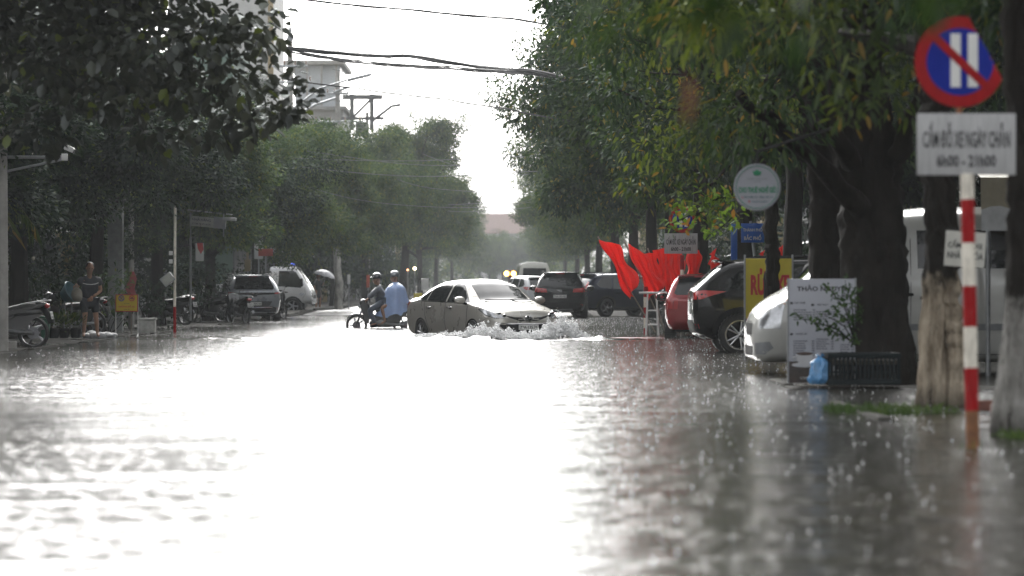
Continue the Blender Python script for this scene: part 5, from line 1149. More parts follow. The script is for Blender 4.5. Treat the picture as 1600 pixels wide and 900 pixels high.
for x, z in ((-.33, zt-.265), (-.10, zt-.285), (-.33, zt-.605)): b.ell((x, yy, z), (.018, .003, .013), 0, 10, 6)
b.build('menu_icon', inkm, t)
b = MB(); b.box((0, yy-.001, .15), (W_*.99, .002, .235), 0); pic = b.build('picture', M('picture_brown', (.05,.035,.028), .4, var=.5, scale=9), t)
b = MB()
for x, z, s_ in ((-.19, .30, .095), (.06, .24, .12)):
    b.prism([(x-s_, z+s_*.55), (x+s_, z+s_*.55), (x+s_*.85, z-s_*.3), (x+s_*.4, z-s_*.75), (x-s_*.4, z-s_*.75), (x-s_*.85, z-s_*.3)], yy-.005, yy-.002, 0); b.ell((x, yy-.004, z-s_*.75), (s_*1.5, .002, s_*.28), 0, 16, 6); b.ell((x, yy-.006, z+s_*.55), (s_*.97, .002, s_*.2), 1, 16, 6)
    b.tube([(x-s_*.8, yy-.006, z+s_*.3), (x-s_*1.35, yy-.006, z+s_*.1), (x-s_*1.2, yy-.006, z-s_*.3), (x-s_*.7, yy-.006, z-s_*.25)], .010, 0, 6, flat=.4)
b.build('cup_print', [M('cup_print', (.52,.52,.54), .4, var=.1), M('coffee_print', (.06,.03,.02), .4)], pic); letters('COFFEE', .13, .025, wht, pic, T((-.17, yy-.004, .085)), .02)

# car wash board
Y = 49.6; o = at(1201, 500, Y); t = thing('car_wash_board', 'yellow board with red car wash lettering behind the slender tree', 'sign', (o.x, Y, 0)); wd = 72*Y/FOC; zt = EYE+46*Y/FOC
b = MB(); b.box((0, 0, zt/2+.30), (wd, .04, zt-.6), 0, bev=.004)
for s in (-1, 1): b.box((s*(wd/2+.012), 0, zt/2+.03), (.025, .05, zt+.06), 1)
b.build('board', [M('board_yellow', (.52,.42,.02), .45, var=.1), greyp], t); rdl = M('letter_red', (.48,.02,.02), .45)
letters('RỬA XE', wd*.84, .42, rdl, t, T((.02, -.023, zt-.36)), .05); letters('Ô TÔ - XE MÁY', wd*.8, .14, rdl, t, T((0, -.023, zt-.86)), .02)

# blue street signs
bl2 = M('banner_blue', (.015,.10,.42), .45, var=.12); Y = 66.
o = at(1147, 420, Y); t = thing('banner_post', 'narrow blue vertical banner on a post', 'banner', (o.x, Y, 0)); b = MB(); b.box((0, 0, EYE+64*Y/FOC), (.13, .03, .95), 0, bev=.01); b.build('banner', bl2, t); b = MB(); b.tube([(0, .03, -.1), (0, .03, 2.4)], .028, 0, 8); b.build('post', steel, t)
o = at(1176, 365, Y+1); t = thing('street_sign', 'blue sign board with white lettering on a bent grey post', 'sign', (o.x, Y+1, 0)); z = EYE+86*(Y+1)/FOC; b = MB(); b.box((0, 0, z), (.48, .03, .40), 0, bev=.006); b.build('board', bl2, t)
letters('THÀNH PHỐ', .40, .10, wht, t, T((0, -.018, z+.08)), .02); letters('BẮC PHỐ', .36, .12, wht, t, T((0, -.018, z-.09)), .02)
b = MB(); b.tube([(.1, .05, -.1), (.08, .05, 1.4), (-.04, .05, z+.25)], .03, 0, 8); b.build('post', steel, t)

# yellow trestle sign at the left
Y = 68.; o = at(198, 520, Y); t = thing('trestle_sign', 'yellow no-parking notice on two white legs with a red edge', 'sign', (o.x, Y, .03)); zc = EYE-(474-450.5)*Y/FOC-.03
b = MB(); b.box((0, 0, zc), (.48, .02, .37), 1, bev=.004); b.box((0, -.011, zc), (.44, .006, .33), 0); b.build('panel', [M('notice_yellow', (.55,.40,.015), .45, var=.08), redp], t)
for s in (-1, 1):
    b = MB(); b.tube([(s*.235, .02, zc+.18), (s*.235, .02, .05)], .012, 0, 8); b.tube([(s*.235, -.12, .0), (s*.235, .02, .06), (s*.235, .14, .0)], .012, 0, 8); b.build('leg', wht, t)
letters('VUI LÒNG', .12, .022, inkm, t, T((0, -.016, zc-.01)), .02); letters('KHÔNG ĐỖ XE', .34, .05, rdl, t, T((0, -.016, zc-.07)), .03); letters('CẢM ƠN', .13, .022, inkm, t, T((0, -.016, zc-.13)), .02)
for x in (-.11, .11):
    b = MB(); b.tube([(x+.055*math.cos(a), -.016, zc+.10+.055*math.sin(a)) for a in np.linspace(0, 2*math.pi, 25)], .009, 0, 6, cap=False)
    b.tube([(x-.04, -.018, zc+.14), (x+.04, -.018, zc+.06)], .007, 0, 5)
    if x > 0: b.box((x, -.015, zc+.095), (.075, .003, .022), 1); b.box((x, -.015, zc+.115), (.045, .003, .022), 1)
    else: b.box((x-.012, -.015, zc+.10), (.013, .003, .07), 1); b.tube([(x-.01, -.016, zc+.13), (x+.022, -.016, zc+.125), (x+.022, -.016, zc+.105), (x-.01, -.016, zc+.10)], .006, 1, 5)
    b.build('prohibition_mark', [rdl if x > 0 else bluep, inkm], t)
# pole with boxes and red painted foot
Y = 77.; o = at(273, 515, Y); t = thing('sign_post', 'thin pale post with a red foot and a tilted light box', 'sign post', (o.x, Y, 0))
b = MB(); b.tube([(0, 0, -.1), (0, 0, .62)], .035, 1, 10); b.tube([(0, 0, .62), (.01, 0, 3.05)], .033, 0, 10); b.build('post', [rustw, redp], t)
b = MB(); b.box((-.17, 0, EYE-(437-450.5)*Y/FOC), (.30, .16, .24), 0, Matrix.Rotation(R(-38), 3, 'Y'), .01); b.box((-.17, -.082, EYE-(437-450.5)*Y/FOC), (.26, .01, .20), 1, Matrix.Rotation(R(-38), 3, 'Y')); b.build('light_box', [greyp, M('box_face', (.36,.37,.33), .4, var=.2)], t)
for yy_ in (396, 409): b = MB(); b.box((-.09, -.04, EYE-(yy_-450.5)*Y/FOC), (.09, .03, .10), 0, bev=.005); b.build('small_plate', wht, t)
o = at(322, 347, 84); t = thing('light_box_sign', 'grey light box sign under a small sloping canopy', 'sign', tuple(o)); b = MB(); b.box((-.10, 0, 0), (.62, .16, .26), 0, Matrix.Rotation(R(5), 3, 'Y'), .01); b.box((.36, 0, -.03), (.32, .2, .3), 1, Matrix.Rotation(R(5), 3, 'Y'), .01); b.build('box', [M('box_face', (.36,.37,.33)), greyp], t)
ln = M('sign_dim', (.10,.10,.13), .5); Q = Matrix.Rotation(R(5), 4, 'Y'); letters('NHÀ HÀNG', .5, .08, ln, t, T((-.11, -.085, .055)) @ Q, .03); letters('CƠM PHỞ BÚN', .5, .06, ln, t, T((-.11, -.085, -.055)) @ Q, .02)
b = MB(); b.box((.1, 0, .25), (1.15, .5, .025), 0, Matrix.Rotation(R(6), 3, 'Y')); b.box((.62, 0, .07), (.34, .34, .09), 0, Matrix.Rotation(R(3), 3, 'Y'), .02); b.build('canopy', M('canopy_grey', (.35,.36,.36), .4, var=.2), t)
b = MB()
for s in (-.42, .45): b.tube([(s, .1, .25), (s, .1, -.4-.0)], .016, 0, 6)
b.tube([(-.42, .1, -.4), (-.42, .1, -2.6)], .03, 0, 8); b.build('stand', steel, t)
o = at(312, 392, 82); t = thing('hanging_banner', 'small hanging banner, red above and white below', 'banner', tuple(o)); b = MB(); b.box((0, 0, -.04), (.21, .01, .46), 0); b.add([(-.07, -.007, .2), (.08, -.007, .2), (.10, -.007, .02), (.03, -.007, -.09), (-.05, -.007, .05)], [(0,1,2,3,4)], 1); b.build('cloth', [wht, rdl], t); b = MB(); b.tube([(-.12, 0, .2), (.12, 0, .2)], .01, 0, 6); b.tube([(0, 0, .2), (0, .3, .7)], .006, 0, 5); b.build('rod', blk, t)
for i, (px, py, Y, wd, hh, m) in enumerate([(545,437,150,.14,.45,wht),(575,440,160,.16,.62,M('orange_red', (.42,.07,.03), .5)),(664,445,170,.4,.62,wht),(653,463,160,.42,.3,M('board_yellow', (.5,.4,.02))),(404,385,112,.3,.9,plasw),(415,395,110,.5,.25,M('brick_red', (.3,.06,.04), .6)),(387,415,108,.2,.4,plasy)]):
    o = at(px, py, Y); t = thing('street_banner', ['thin white banner behind the motorbike riders', 'red and white banner behind the motorbike riders', 'pale notice board behind the sedan roof', 'yellow board low behind the sedan roof', 'grey meter box above the parked grey car', 'small red board above the parked grey car', 'small yellow plate above the parked grey car'][i], 'banner', (o.x, Y, 0)); b = MB(); b.box((0, 0, o.z), (wd, .04, hh), 0, bev=.01); b.build('board', m, t); b = MB(); b.tube([(0, .05, -.1), (0, .05, o.z+hh*.4)], .03, 0, 8); b.build('post', greyp, t)
# ------------------------------------------------------------------ vehicles in place
def put(o, px, Y, z, deg): o.location = ((px-800)*Y/FOC, Y, z); o.rotation_euler = (0, 0, R(deg)); return o
rz_ = lambda x, y: float(roadz(np.array(x), np.array(y)))
put(sedan(), 752, 69.3, -.21, -63)
put(suv('crossover', 'black crossover parked tail to the road beside the yellow board', 'car', paint('black_paint', (.010,.010,.011), .2, .2), 4.46, 1.82, 1.64, .35, 'side', badge=False, spokes=5, wxf=1.46), 1287, 53.6, -.055, 1)
put(suv('hatchback', 'small red hatchback seen from behind with a pale rear window', 'car', paint('red_paint', (.30,.012,.016), .25, .25), 3.6, 1.6, 1.5, .29, 'tall', ('73A', '286.11'), False, clad=False, mark=mark_oval, spoiler=True), 1097, 70.5, -.11, 86)
put(suv('sport_utility', 'dark blue sport utility with boomerang tail lamps behind the red flags', 'car', paint('navy_paint', (.015,.022,.045), .3, .22), 4.6, 1.86, 1.68, .355, 'boomerang', ('73A', '117.35'), True, spokes=5), 968, 121.5, -.03, 38)
put(suv('sport_utility', 'black sport utility parked in front of the dark blue one, its back to the camera', 'car', paint('black_paint', (.01,.01,.011)), 4.7, 1.9, 1.74, .36, 'side', '73A-309.92', True, mark=mark_wing, spokes=5), 877, 116, -.07, 88)
put(suv('estate_car', 'white car behind the sedan on the far right lane', 'car', paint('white_paint_car', (.62,.63,.65), 0, .3), 4.4, 1.8, 1.62, .34, 'side', '73A-520.47', False, clad=False), 822, 158, .05, 112)
put(suv('sport_utility', 'grey and white sport utility seen from behind beside the white truck', 'car', paint('grey_car_paint', (.30,.32,.35), .3, .28), 4.4, 1.83, 1.62, .35, 'thin', '73A-204.18', True, bar=True, mark=mark_vee), 386, 107, -.09, 101)
put(light_truck('white light truck with blue beacons on its cab, facing the road'), 457, 134, -.02, -4)
v = van('white passenger van nosing out behind the menu board and the trunks'); put(v, 1240, 40.3, -.17, 181); v.location.x = at(1170, 0, 40.3).x+2.79
# far minibus
def minibus():
    t = thing('minibus', 'pale minibus far down the street behind the white car', 'bus'); st = [(-3,.5,.8,.9,.9,1.3,.9,2.2,.74,2.3), (-2.9,.4,.9,.9,1.0,1.3,.98,2.4,.8,2.5), (2.2,.4,.9,.9,1.0,1.3,.98,2.4,.8,2.5), (2.7,.4,.9,.9,1.0,1.2,.95,1.9,.8,2.0), (2.95,.45,.8,.8,.9,1.0,.85,1.3,.7,1.35)]
    pm = paint('bus_cream', (.55,.55,.50), 0, .3); me, bvh = carbody(st, (-1.8, 1.9), .42, pm, 1.0, 50); link('body', me, t)
    end('rear_windscreen', bvh, [(-.72,1.4),(-.66,2.15),(.66,2.15),(.72,1.4)], -1, glass, t, step=.15); end('bumper', bvh, [(-.9,.45),(.9,.45),(.9,.6),(-.9,.6)], -1, blk, t, step=.15)
    for s in (-1, 1):
        side('window', bvh, [(-2.5,1.4),(2.0,1.4),(1.9,2.1),(-2.5,2.1)], s, glass, t, step=.3); p = [(.06,.8),(.06,1.2),(.2,1.2),(.2,.8)]; end('tail_lamp', bvh, p if s > 0 else mirp(p), -1, redlamp, t, yaw=s*R(40), step=.1)
        for x in (-1.8, 1.9): wheel(t, x, s*.88, .37, s, 6, .22, steel, twin=False)
    plate(t, bvh, .75, -1, '73B-001.88', .47, .11); return t
put(minibus(), 832, 188, .07, 92)
# twin amber lamps on a post
o = at(797, 455, 240); t = thing('warning_lamps', 'pair of glowing amber warning lamps on a dark red post far down the street', 'warning lamp', (o.x, 240, .1))
b = MB(); b.tube([(0, 0, -.1), (0, 0, 2.3)], .12, 0, 10); b.box((0, 0, 2.05), (1.3, .12, .12), 0, bev=.02); b.box((0, .04, 2.05), (.5, .1, .55), 0, bev=.04); b.build('post', M('dark_red', (.14,.02,.02), .5), t)
am = M('amber_glow', (.8,.35,.05), .3, emit=(1, .42, .08), est=9)
for s in (-1, 1):
    b = MB(); b.lathe([(0, -.16), (.13, -.13), (.17, -.06), (.18, .0), (0, .0)], 18, 0, (0,0,0), 'Y'); l = b.build('lamp', am, t, (s*.26, -.06, 2.05)); b = MB(); b.lathe([(.2, -.20), (.21, -.2), (.21, .03), (.18, .03)], 18, 0, (0,0,0), 'Y'); b.build('hood', blk, l)
o = at(648, 422, 200); t = thing('street_lamp', 'small lit warm lamp under the far trees behind the riders', 'lamp', (o.x, 200, 0)); b = MB(); b.tube([(0, 0, 0), (0, 0, o.z)], .04, 0, 8); b.build('post', greyp, t); b = MB(); b.ell((0, -.05, o.z+.08), (.085, .085, .085), 0, 12, 8); b.build('bulb', M('warm_glow', (.9,.7,.4), .3, emit=(1, .78, .45), est=9), t)
o = at(637, 424, 201); t = thing('street_lamp', 'small dim orange lamp just left of the lit warm one', 'lamp', (o.x, 201, 0)); b = MB(); b.tube([(0, 0, 0), (0, 0, o.z)], .04, 0, 8); b.build('post', greyp, t); b = MB(); b.ell((0, -.05, o.z+.07), (.055, .055, .06), 0, 12, 8); b.build('bulb', M('orange_glow', (.9,.4,.2), .3, emit=(1, .45, .2), est=2), t)

# ------------------------------------------------------------------ motorbikes
by = 85.6; bxx = (594-800)*by/FOC; bz = rz_(bxx, by)
put(motorbike('black motorbike carrying two riders through the flood'), 594, by, bz, 180)
BL = 'motorbikes parked on the left pavement'
put(motorbike('dark motorbike with a pale grab rail parked at the left edge of the photo', group=BL), -2, 57.3, -.02, 176)
put(motorbike('black motorbike parked behind the standing man', group=BL), 106, 70, .0, 212)
put(motorbike('black motorbike with a white plate parked before the grey car', group=BL), 372, 99, -.06, 118)
put(motorbike('grey motorbike parked beyond the light box post', group=BL, silver=True), 318, 101, -.03, 160)
put(motorbike('motorbike parked among the shrubs beside the white concrete block', group=BL), 262, 92, .0, 150)
t = motorbike('dark scooter standing between the grey car and the white truck', group=BL); put(t, 428, 113, -.05, 65)

# ------------------------------------------------------------------ riders (bike frame: +x is the way it goes)
rain_g = M('raincoat_grey', (.13,.14,.165), .42, var=.22, scale=9, bump=.25, bscale=18); trou = M('wet_trousers', (.09,.11,.15), .5, var=.25, scale=8); helm_k = M('helmet_dark', (.05,.05,.055), .15, coat=1); helm_s = M('helmet_silver', (.28,.29,.30), .2, .4, coat=1)
EB = [('pel','ch'),('ch','nk'),('nk','hd0'),('hd0','hd1')]
def limbs(J, side_, sh, el, wr, hp, kn, an, toe, rr=1.):
    s = side_; J['sh'+s] = (*sh, .062*rr); J['el'+s] = (*el, .044*rr); J['wr'+s] = (*wr, .028*rr); J['hp'+s] = (*hp, .085*rr); J['kn'+s] = (*kn, .058*rr); J['an'+s] = (*an, .036*rr); J['to'+s] = (*toe, .03*rr)
    return [('ch','sh'+s),('sh'+s,'el'+s),('el'+s,'wr'+s),('pel','hp'+s),('hp'+s,'kn'+s),('kn'+s,'an'+s),('an'+s,'to'+s)]
J = {'pel': (-.08,0,.88,.13,.15), 'ch': (.0,0,1.22,.115,.15), 'nk': (.05,0,1.36,.055), 'hd0': (.075,0,1.42,.072), 'hd1': (.09,0,1.52,.085)}; E = list(EB)
for s, k in (('l', 1), ('r', -1)): E += limbs(J, s, (.02,.17*k,1.29), (.20,.30*k,1.12), (.31,.33*k,1.005), (-.04,.10*k,.86), (.30,.16*k,.68), (.12,.16*k,.33), (.25,.16*k,.27))
me = skinmesh(J, E, 'pel', 'person', [skin, lipm, eyem]); fb = MB(); face(fb, (.095, 0, 1.48), (1, .12, -.05), (0, 0, 1))
for k in (1, -1): hand(fb, (.29, .325*k, 1.01), (.6, .05*k, -.35), (-.35, 0, -.9), k, 1.3)
joinmesh(me, fb); rider = link('person', me); tag(rider, 'rider in a grey raincoat and dark helmet steering the black motorbike', 'person'); put(rider, 594, by, bz, 180)
JJ = {k: v for k, v in J.items() if k in ('pel','ch','nk')}; EE = [('pel','ch'),('ch','nk')]
for s in 'lr':
    for q in ('sh','el','wr'): JJ[q+s] = tuple(list(J[q+s][:3])+[J[q+s][3]+.028])
    EE += [('ch','sh'+s),('sh'+s,'el'+s),('el'+s,'wr'+s)]
JJ['pel'] = (-.08,0,.86,.17,.19); JJ['ch'] = (-.01,0,1.22,.145,.18); JJ['nk'] = (.05,0,1.375,.075); link('raincoat', skinmesh(JJ, EE, 'pel', 'raincoat', [rain_g]), rider)
JJ = {'pel': (-.08,0,.86,.155,.17)}; EE = []
for s in 'lr':
    for q in ('hp','kn','an'): JJ[q+s] = tuple(list(J[q+s][:3])+[J[q+s][3]+.026])
    EE += [('pel','hp'+s),('hp'+s,'kn'+s),('kn'+s,'an'+s)]
link('trousers', skinmesh(JJ, EE, 'pel', 'trousers', [trou]), rider); helmet(rider, (.085, 0, 1.535), (1, .12, -.05), (0, 0, 1), helm_k)
for k in (1, -1): b = MB(); b.tube([(.08, .16*k, .285), (.15, .16*k, .265), (.27, .16*k, .255)], [.042, .046, .035], 0, 8); b.build('shoe', blk, rider)
J = {'pel': (-.46,0,.92,.13,.15), 'ch': (-.44,0,1.25,.11,.14), 'nk': (-.41,0,1.40,.05), 'hd0': (-.39,0,1.48,.07), 'hd1': (-.38,0,1.58,.083)}; E = list(EB)
for s, k in (('l', 1), ('r', -1)): E += limbs(J, s, (-.43,.16*k,1.31), (-.36,.20*k,1.12), (-.26,.10*k,.98), (-.42,.10*k,.90), (-.05,.20*k,.76), (-.14,.20*k,.40), (-.03,.21*k,.32), .95)
me = skinmesh(J, E, 'pel', 'person', [skin, lipm, eyem]); fb = MB(); face(fb, (-.375, 0, 1.54), (1, .25, -.08), (0, 0, 1))
for k in (1, -1):
    hand(fb, (-.25, .10*k, .98), (.6, -.2*k, -.5), (0, -k, -.2), k, 1.)
    for i in range(5): fb.tube([(-.02, .21*k+(i-2)*.016, .315), (.03, .21*k+(i-2)*.017, .305), (.05, .21*k+(i-2)*.017, .298)], [.011, .010, .007], 0, 5)
joinmesh(me, fb); pas = link('person', me); tag(pas, 'passenger in a pale blue poncho and silver helmet behind the rider', 'person'); put(pas, 594, by, bz, 180)
b = MB(); n = 40; lev = 16; vs = []; fs = []; rnd = random.Random(6)
for i in range(lev+1):
    t = i/lev; z = 1.42-t*.86
    for j in range(n):
        a = 2*math.pi*j/n; ca, sa = math.cos(a), math.sin(a)
        fr = .07+.155*min(1, t*5)**.6+(.30 if ca > 0 else .13)*t**1.1*abs(ca)+.02*t; sd_ = .07+.21*min(1, t*6)**.55+.05*t
        fold = 1+(.015+.055*t)*math.sin(a*9+2*math.sin(a*2)+t*1.5)+.03*t*math.sin(a*15+1)
        vs.append((-.42-.02*t+ca*fr*fold, sa*sd_*fold, z-.05*t*(ca > .5)+.03*math.sin(a*5)*t+.10*t*(ca < -.5)))
for i in range(lev):
    for j in range(n): fs.append((i*n+j, i*n+(j+1) % n, (i+1)*n+(j+1) % n, (i+1)*n+j))
b.add(vs, fs, 0, True); b.tube([(-.41+.07*math.cos(a), .06*math.sin(a), 1.42) for a in np.linspace(0, 6.283, 17)], .018, 0, 6, cap=False)
pm_ = M('poncho_blue', (.40,.53,.84), .32, var=.1, scale=5, coat=.3, bump=.6, bscale=14); b.build('poncho', pm_, pas); helmet(pas, (-.385, 0, 1.59), (1, .25, -.08), (0, 0, 1), helm_s, False)

# man at the left in dark tee and shorts, holding a bag (built facing -y)
o = at(140, 527, 67.5); J = {'pel': (0,0,.80,.14,.115), 'ch': (-.01,-.03,1.12,.12,.09), 'nk': (-.01,-.08,1.32,.05), 'hd0': (-.01,-.12,1.40,.07), 'hd1': (-.01,-.15,1.50,.082)}; E = list(EB)
E += limbs(J, 'l', (.17,-.03,1.21), (.24,.02,.98), (.06,-.16,.86), (.10,0,.78), (.13,-.03,.44), (.17,.02,.08), (.18,-.12,.03)); E += limbs(J, 'r', (-.17,-.03,1.21), (-.27,.0,1.05), (-.30,-.2,1.12), (-.10,0,.78), (-.10,-.03,.44), (-.12,.02,.08), (-.14,-.12,.03))
me = skinmesh(J, E, 'pel', 'person', [skin, lipm, eyem]); fb = MB(); face(fb, (-.01, -.15, 1.47), (.1, -1, -.5), (0, -.3, 1)); hand(fb, (.05, -.17, .86), (-.6, -.4, -.5), (-.3, .5, 0), 1, .7); hand(fb, (-.30, -.2, 1.12), (-.1, -.3, -.9), (.3, .8, .1), -1, 1.3)
joinmesh(me, fb); man = link('person', me, None, (o.x, 67.5, .03), (0, 0, R(14))); tag(man, 'man in a dark tee shirt and shorts at the left kerb, holding a bag', 'person')
tee = M('dark_tee', (.018,.02,.028), .6, var=.25); JJ = {'lo': (0,0,.76,.19,.15), 'pel': (0,-.005,.90,.185,.15), 'ch': (-.01,-.03,1.13,.185,.145), 'nk': (-.01,-.06,1.31,.095)}; EE = [('lo','pel'),('pel','ch'),('ch','nk')]
for s, k in (('l', 1), ('r', -1)):
    JJ['sh'+s] = (.195*k, -.03, 1.235, .098); JJ['el'+s] = (.235*k, -.01, 1.08, .078); EE += [('ch','sh'+s),('sh'+s,'el'+s)]
te = link('tee_shirt', skinmesh(JJ, EE, 'pel', 'tee_shirt', [tee]), man)
b = MB(); b.tube([(-.16, -.155, 1.14), (-.08, -.185, 1.12), (.02, -.19, 1.115), (.10, -.18, 1.125), (.17, -.145, 1.15)], .011, 0, 6, flat=.4); b.build('chest_stripe', wht, te)
JJ = {'pel': (0,0,.80,.185,.15)}; EE = []
for s, k in (('l', 1), ('r', -1)): JJ['hp'+s] = (.105*k, 0, .74, .115); JJ['kn'+s] = (.13*k, -.03, .50, .10); EE += [('pel','hp'+s),('hp'+s,'kn'+s)]
link('shorts', skinmesh(JJ, EE, 'pel', 'shorts', [M('dark_shorts', (.016,.018,.025), .6, var=.2)]), man)
b = MB(); b.ell((-.01, -.125, 1.51), (.088, .098, .085), 0, 16, 10); b.build('hair', hairm, man)
p = man.matrix_basis @ Vector((-.30, -.28, .90)); b = MB(); b.ell((0, 0, 0), (.12, .07, .15), 0, 16, 10); b.ell((.02, 0, -.05), (.10, .08, .11), 0, 14, 8); b.tube([(-.03, 0, .12), (-.01, .02, .20), (.01, .02, .20), (.03, 0, .12)], .012, 0, 6)
tag(b.build('cloth_bag', M('bag_beige', (.22,.20,.16), .6, var=.3), None, p), 'beige cloth bag hanging from the standing man\'s hand', 'bag')
o = at(107, 460, 69.5); t = thing('basin', 'teal plastic basin lying behind the beige bag', 'basin', tuple(o)); b = MB(); b.lathe([(.02, -.12), (.14, -.12), (.24, .10), (.26, .11), (.25, .125), (.23, .115), (.13, -.10), (.02, -.10)], 24, 0); b.build('bowl', M('basin_teal', (.05,.14,.17), .35), t, (0,0,0), (R(20), R(60), 0)); b = MB(); b.tube([(.05, .12, -.1), (.05, .12, -.85)], .02, 0, 6); b.tube([(-.1, .12, -.1), (-.1, .12, -.85)], .02, 0, 6); b.build('stand', greyp, t)
# person under the umbrella beyond the truck
Y = 149.; o = at(497, 487, Y); J = {'pel': (0,0,.92,.12,.11), 'ch': (0,0,1.25,.13,.11), 'nk': (0,0,1.42,.05), 'hd0': (.0,-.02,1.5,.07), 'hd1': (0,-.03,1.6,.08)}; E = list(EB)
E += limbs(J, 'l', (.17,0,1.34), (.22,-.05,1.1), (.10,-.25,1.15), (.09,0,.9), (.10,-.03,.5), (.10,0,.08), (.1,-.13,.04)); E += limbs(J, 'r', (-.17,0,1.34), (-.22,0,1.08), (-.22,-.05,.85), (-.09,0,.9), (-.10,-.02,.5), (-.10,.02,.08), (-.1,-.11,.04))
me = skinmesh(J, E, 'pel', 'person', [skin, lipm, eyem]); fb = MB(); face(fb, (0, -.03, 1.57), (.5, -1, 0), (0, 0, 1)); hand(fb, (.10, -.25, 1.15), (0, -.6, .8), (-1, 0, 0), 1, 1.3); hand(fb, (-.22, -.05, .85), (0, 0, -1), (1, 0, 0), -1, .4); joinmesh(me, fb)
wp = link('person', me, None, (o.x, Y, .08), (0, 0, R(40))); tag(wp, 'person in dark clothes half hidden under the white patterned umbrella', 'person')
JJ = {'pel': (0,0,.9,.17,.15), 'ch': (0,0,1.25,.16,.14), 'nk': (0,0,1.40,.07)}; EE = [('pel','ch'),('ch','nk')]
for s, k in (('l', 1), ('r', -1)):
    for q in ('sh','el'): JJ[q+s] = tuple(list(J[q+s][:3])+[J[q+s][3]+.025])
    JJ['kn'+s] = (.1*k, -.02, .5, .085); EE += [('ch','sh'+s),('sh'+s,'el'+s),('pel','kn'+s)]
link('clothes', skinmesh(JJ, EE, 'pel', 'clothes', [M('dark_clothes', (.03,.03,.035), .6, var=.2)]), wp); b = MB(); b.ell((0, -.01, 1.61), (.088, .095, .085), 0, 14, 8); b.build('hair', hairm, wp)
hp = wp.matrix_basis @ Vector((.10, -.29, 1.20)); t = thing('umbrella', 'white umbrella with dark spots beyond the truck', 'umbrella', tuple(hp), 0); b = MB(); n = 8; prof = [(.0, .0), (.14, -.015), (.28, -.06), (.40, -.13), (.48, -.22), (.51, -.30)]; vs = []; fs = []
for j in range(32):
    a = 2*math.pi*j/32
    for i, (r, z) in enumerate(prof): q = 1-.05*(1-abs(math.cos(a*4)))*(i/5); vs.append((r*math.cos(a)*q, r*math.sin(a)*q, z+.03*(1-abs(math.cos(a*4)))*(i/5)))
for j in range(32):
    for i in range(5): fs.append((j*6+i, ((j+1) % 32)*6+i, ((j+1) % 32)*6+i+1, j*6+i+1))
b.add(vs, fs, 0, True); um = M('umbrella_cloth', (.10,.10,.12), .5, var=.1, scale=14, col2=(.62,.62,.64), w2=.38); b.build('canopy', um, t, (.12, 0, .62), (0, R(16), 0)); b = MB(); b.tube([(0, 0, -.15), (.12, 0, .62), (.135, 0, .66)], .009, 0, 6); b.build('shaft', steel, t)

# ------------------------------------------------------------------ flags, barrier, small things
flagm = M('flag_red', (.82,.06,.045), .6, var=.12, scale=4, spec=.2)
nt_ = flagm.node_tree; tl_ = nt_.nodes.new('ShaderNodeBsdfTranslucent'); tl_.inputs[0].default_value = (.95,.09,.06,1); mx_ = nt_.nodes.new('ShaderNodeMixShader'); mx_.inputs[0].default_value = .5; nt_.links.new(nt_.nodes['Principled BSDF'].outputs[0], mx_.inputs[1]); nt_.links.new(tl_.outputs[0], mx_.inputs[2]); nt_.links.new(mx_.outputs[0], nt_.nodes['Material Output'].inputs[0]); polem = M('flag_pole', (.22,.19,.15), .5, var=.2)
def flag(label, Y, C, pole, folds=3.2, seed=0, amp=.07, back=None):
    """C: outline px of the hanging cloth: top-left, top-right, bottom-right, bottom-left; pole: two px points"""
    p0 = at(*pole[0], Y); p1 = at(*pole[1], Y+.25); o = Vector((p0.x, Y, 0)); t = thing('flag', label, 'flag', tuple(o), 0, 'red flags over the right pavement')
    q = [at(c[0], c[1], Y)-o for c in C]; nu, nv = 26, 26; V = []; F = []; rnd = random.Random(seed); ph = rnd.uniform(0, 6)
    for i in range(nv+1):
        v = i/nv
        for j in range(nu+1):
            u = j/nu; p = (q[0]*(1-u)+q[1]*u)*(1-v)+(q[3]*(1-u)+q[2]*u)*v; w_ = amp*(.25+.75*v)*(1-.3*u)
            f = 1.25*math.sin(u*folds*6.28+ph+v*1.5+.8*math.sin(v*3))+.6*math.sin(u*folds*13+v*3+ph*2)
            edge = .05*math.sin(u*7+ph)*v*v+.04*math.sin(v*9+ph)*(u-.5)*2; V.append(p+Vector((edge, 0, edge*.8))+Vector((.22*w_*math.cos(u*folds*6.28+ph+v), -f*w_-.02, .25*w_*math.sin(u*11+ph)+.03*math.sin(v*8+u*5)*v)))
    n = len(V); k = nu+1
    for i in range(nv):
        for j in range(nu): F.append((i*k+j, i*k+j+1, (i+1)*k+j+1, (i+1)*k+j))
    b = MB(); b.add(V, F, 0, True); m = b.build('cloth', flagm, t); md = m.modifiers.new('thick', 'SOLIDIFY'); md.thickness = .003
    b = MB(); b.tube([p0-o, p1-o], .016, 0, 8); b.build('pole', polem, t); return t
flag('red flag at the left end of the bunch, hanging lowest', 74, [(937,374),(966,384),(998,440),(982,474)], [(1024,520),(934,370)], 2.2, 1, .12)
flag('broad red flag in front, its corner spreading over the barrier', 74.6, [(980,382),(1002,392),(1040,446),(1014,470)], [(1040,520),(975,376)], 2.3, 2, .12)
flag('red flag behind the broad one, just left of the far sign plate', 77, [(1022,390),(1046,388),(1058,458),(1034,452)], [(1048,500),(1012,388)], 2.6, 4, .09)
flag('red flag overlapping behind the broad one above the barrier', 76, [(1004,396),(1026,396),(1040,450),(1022,456)], [(1036,510),(1002,390)], 2.4, 11, .10)
flag('red flag hanging behind the far sign pole', 78, [(1044,388),(1068,390),(1070,446),(1052,450)], [(1060,500),(1042,386)], 2.2, 5, .09)
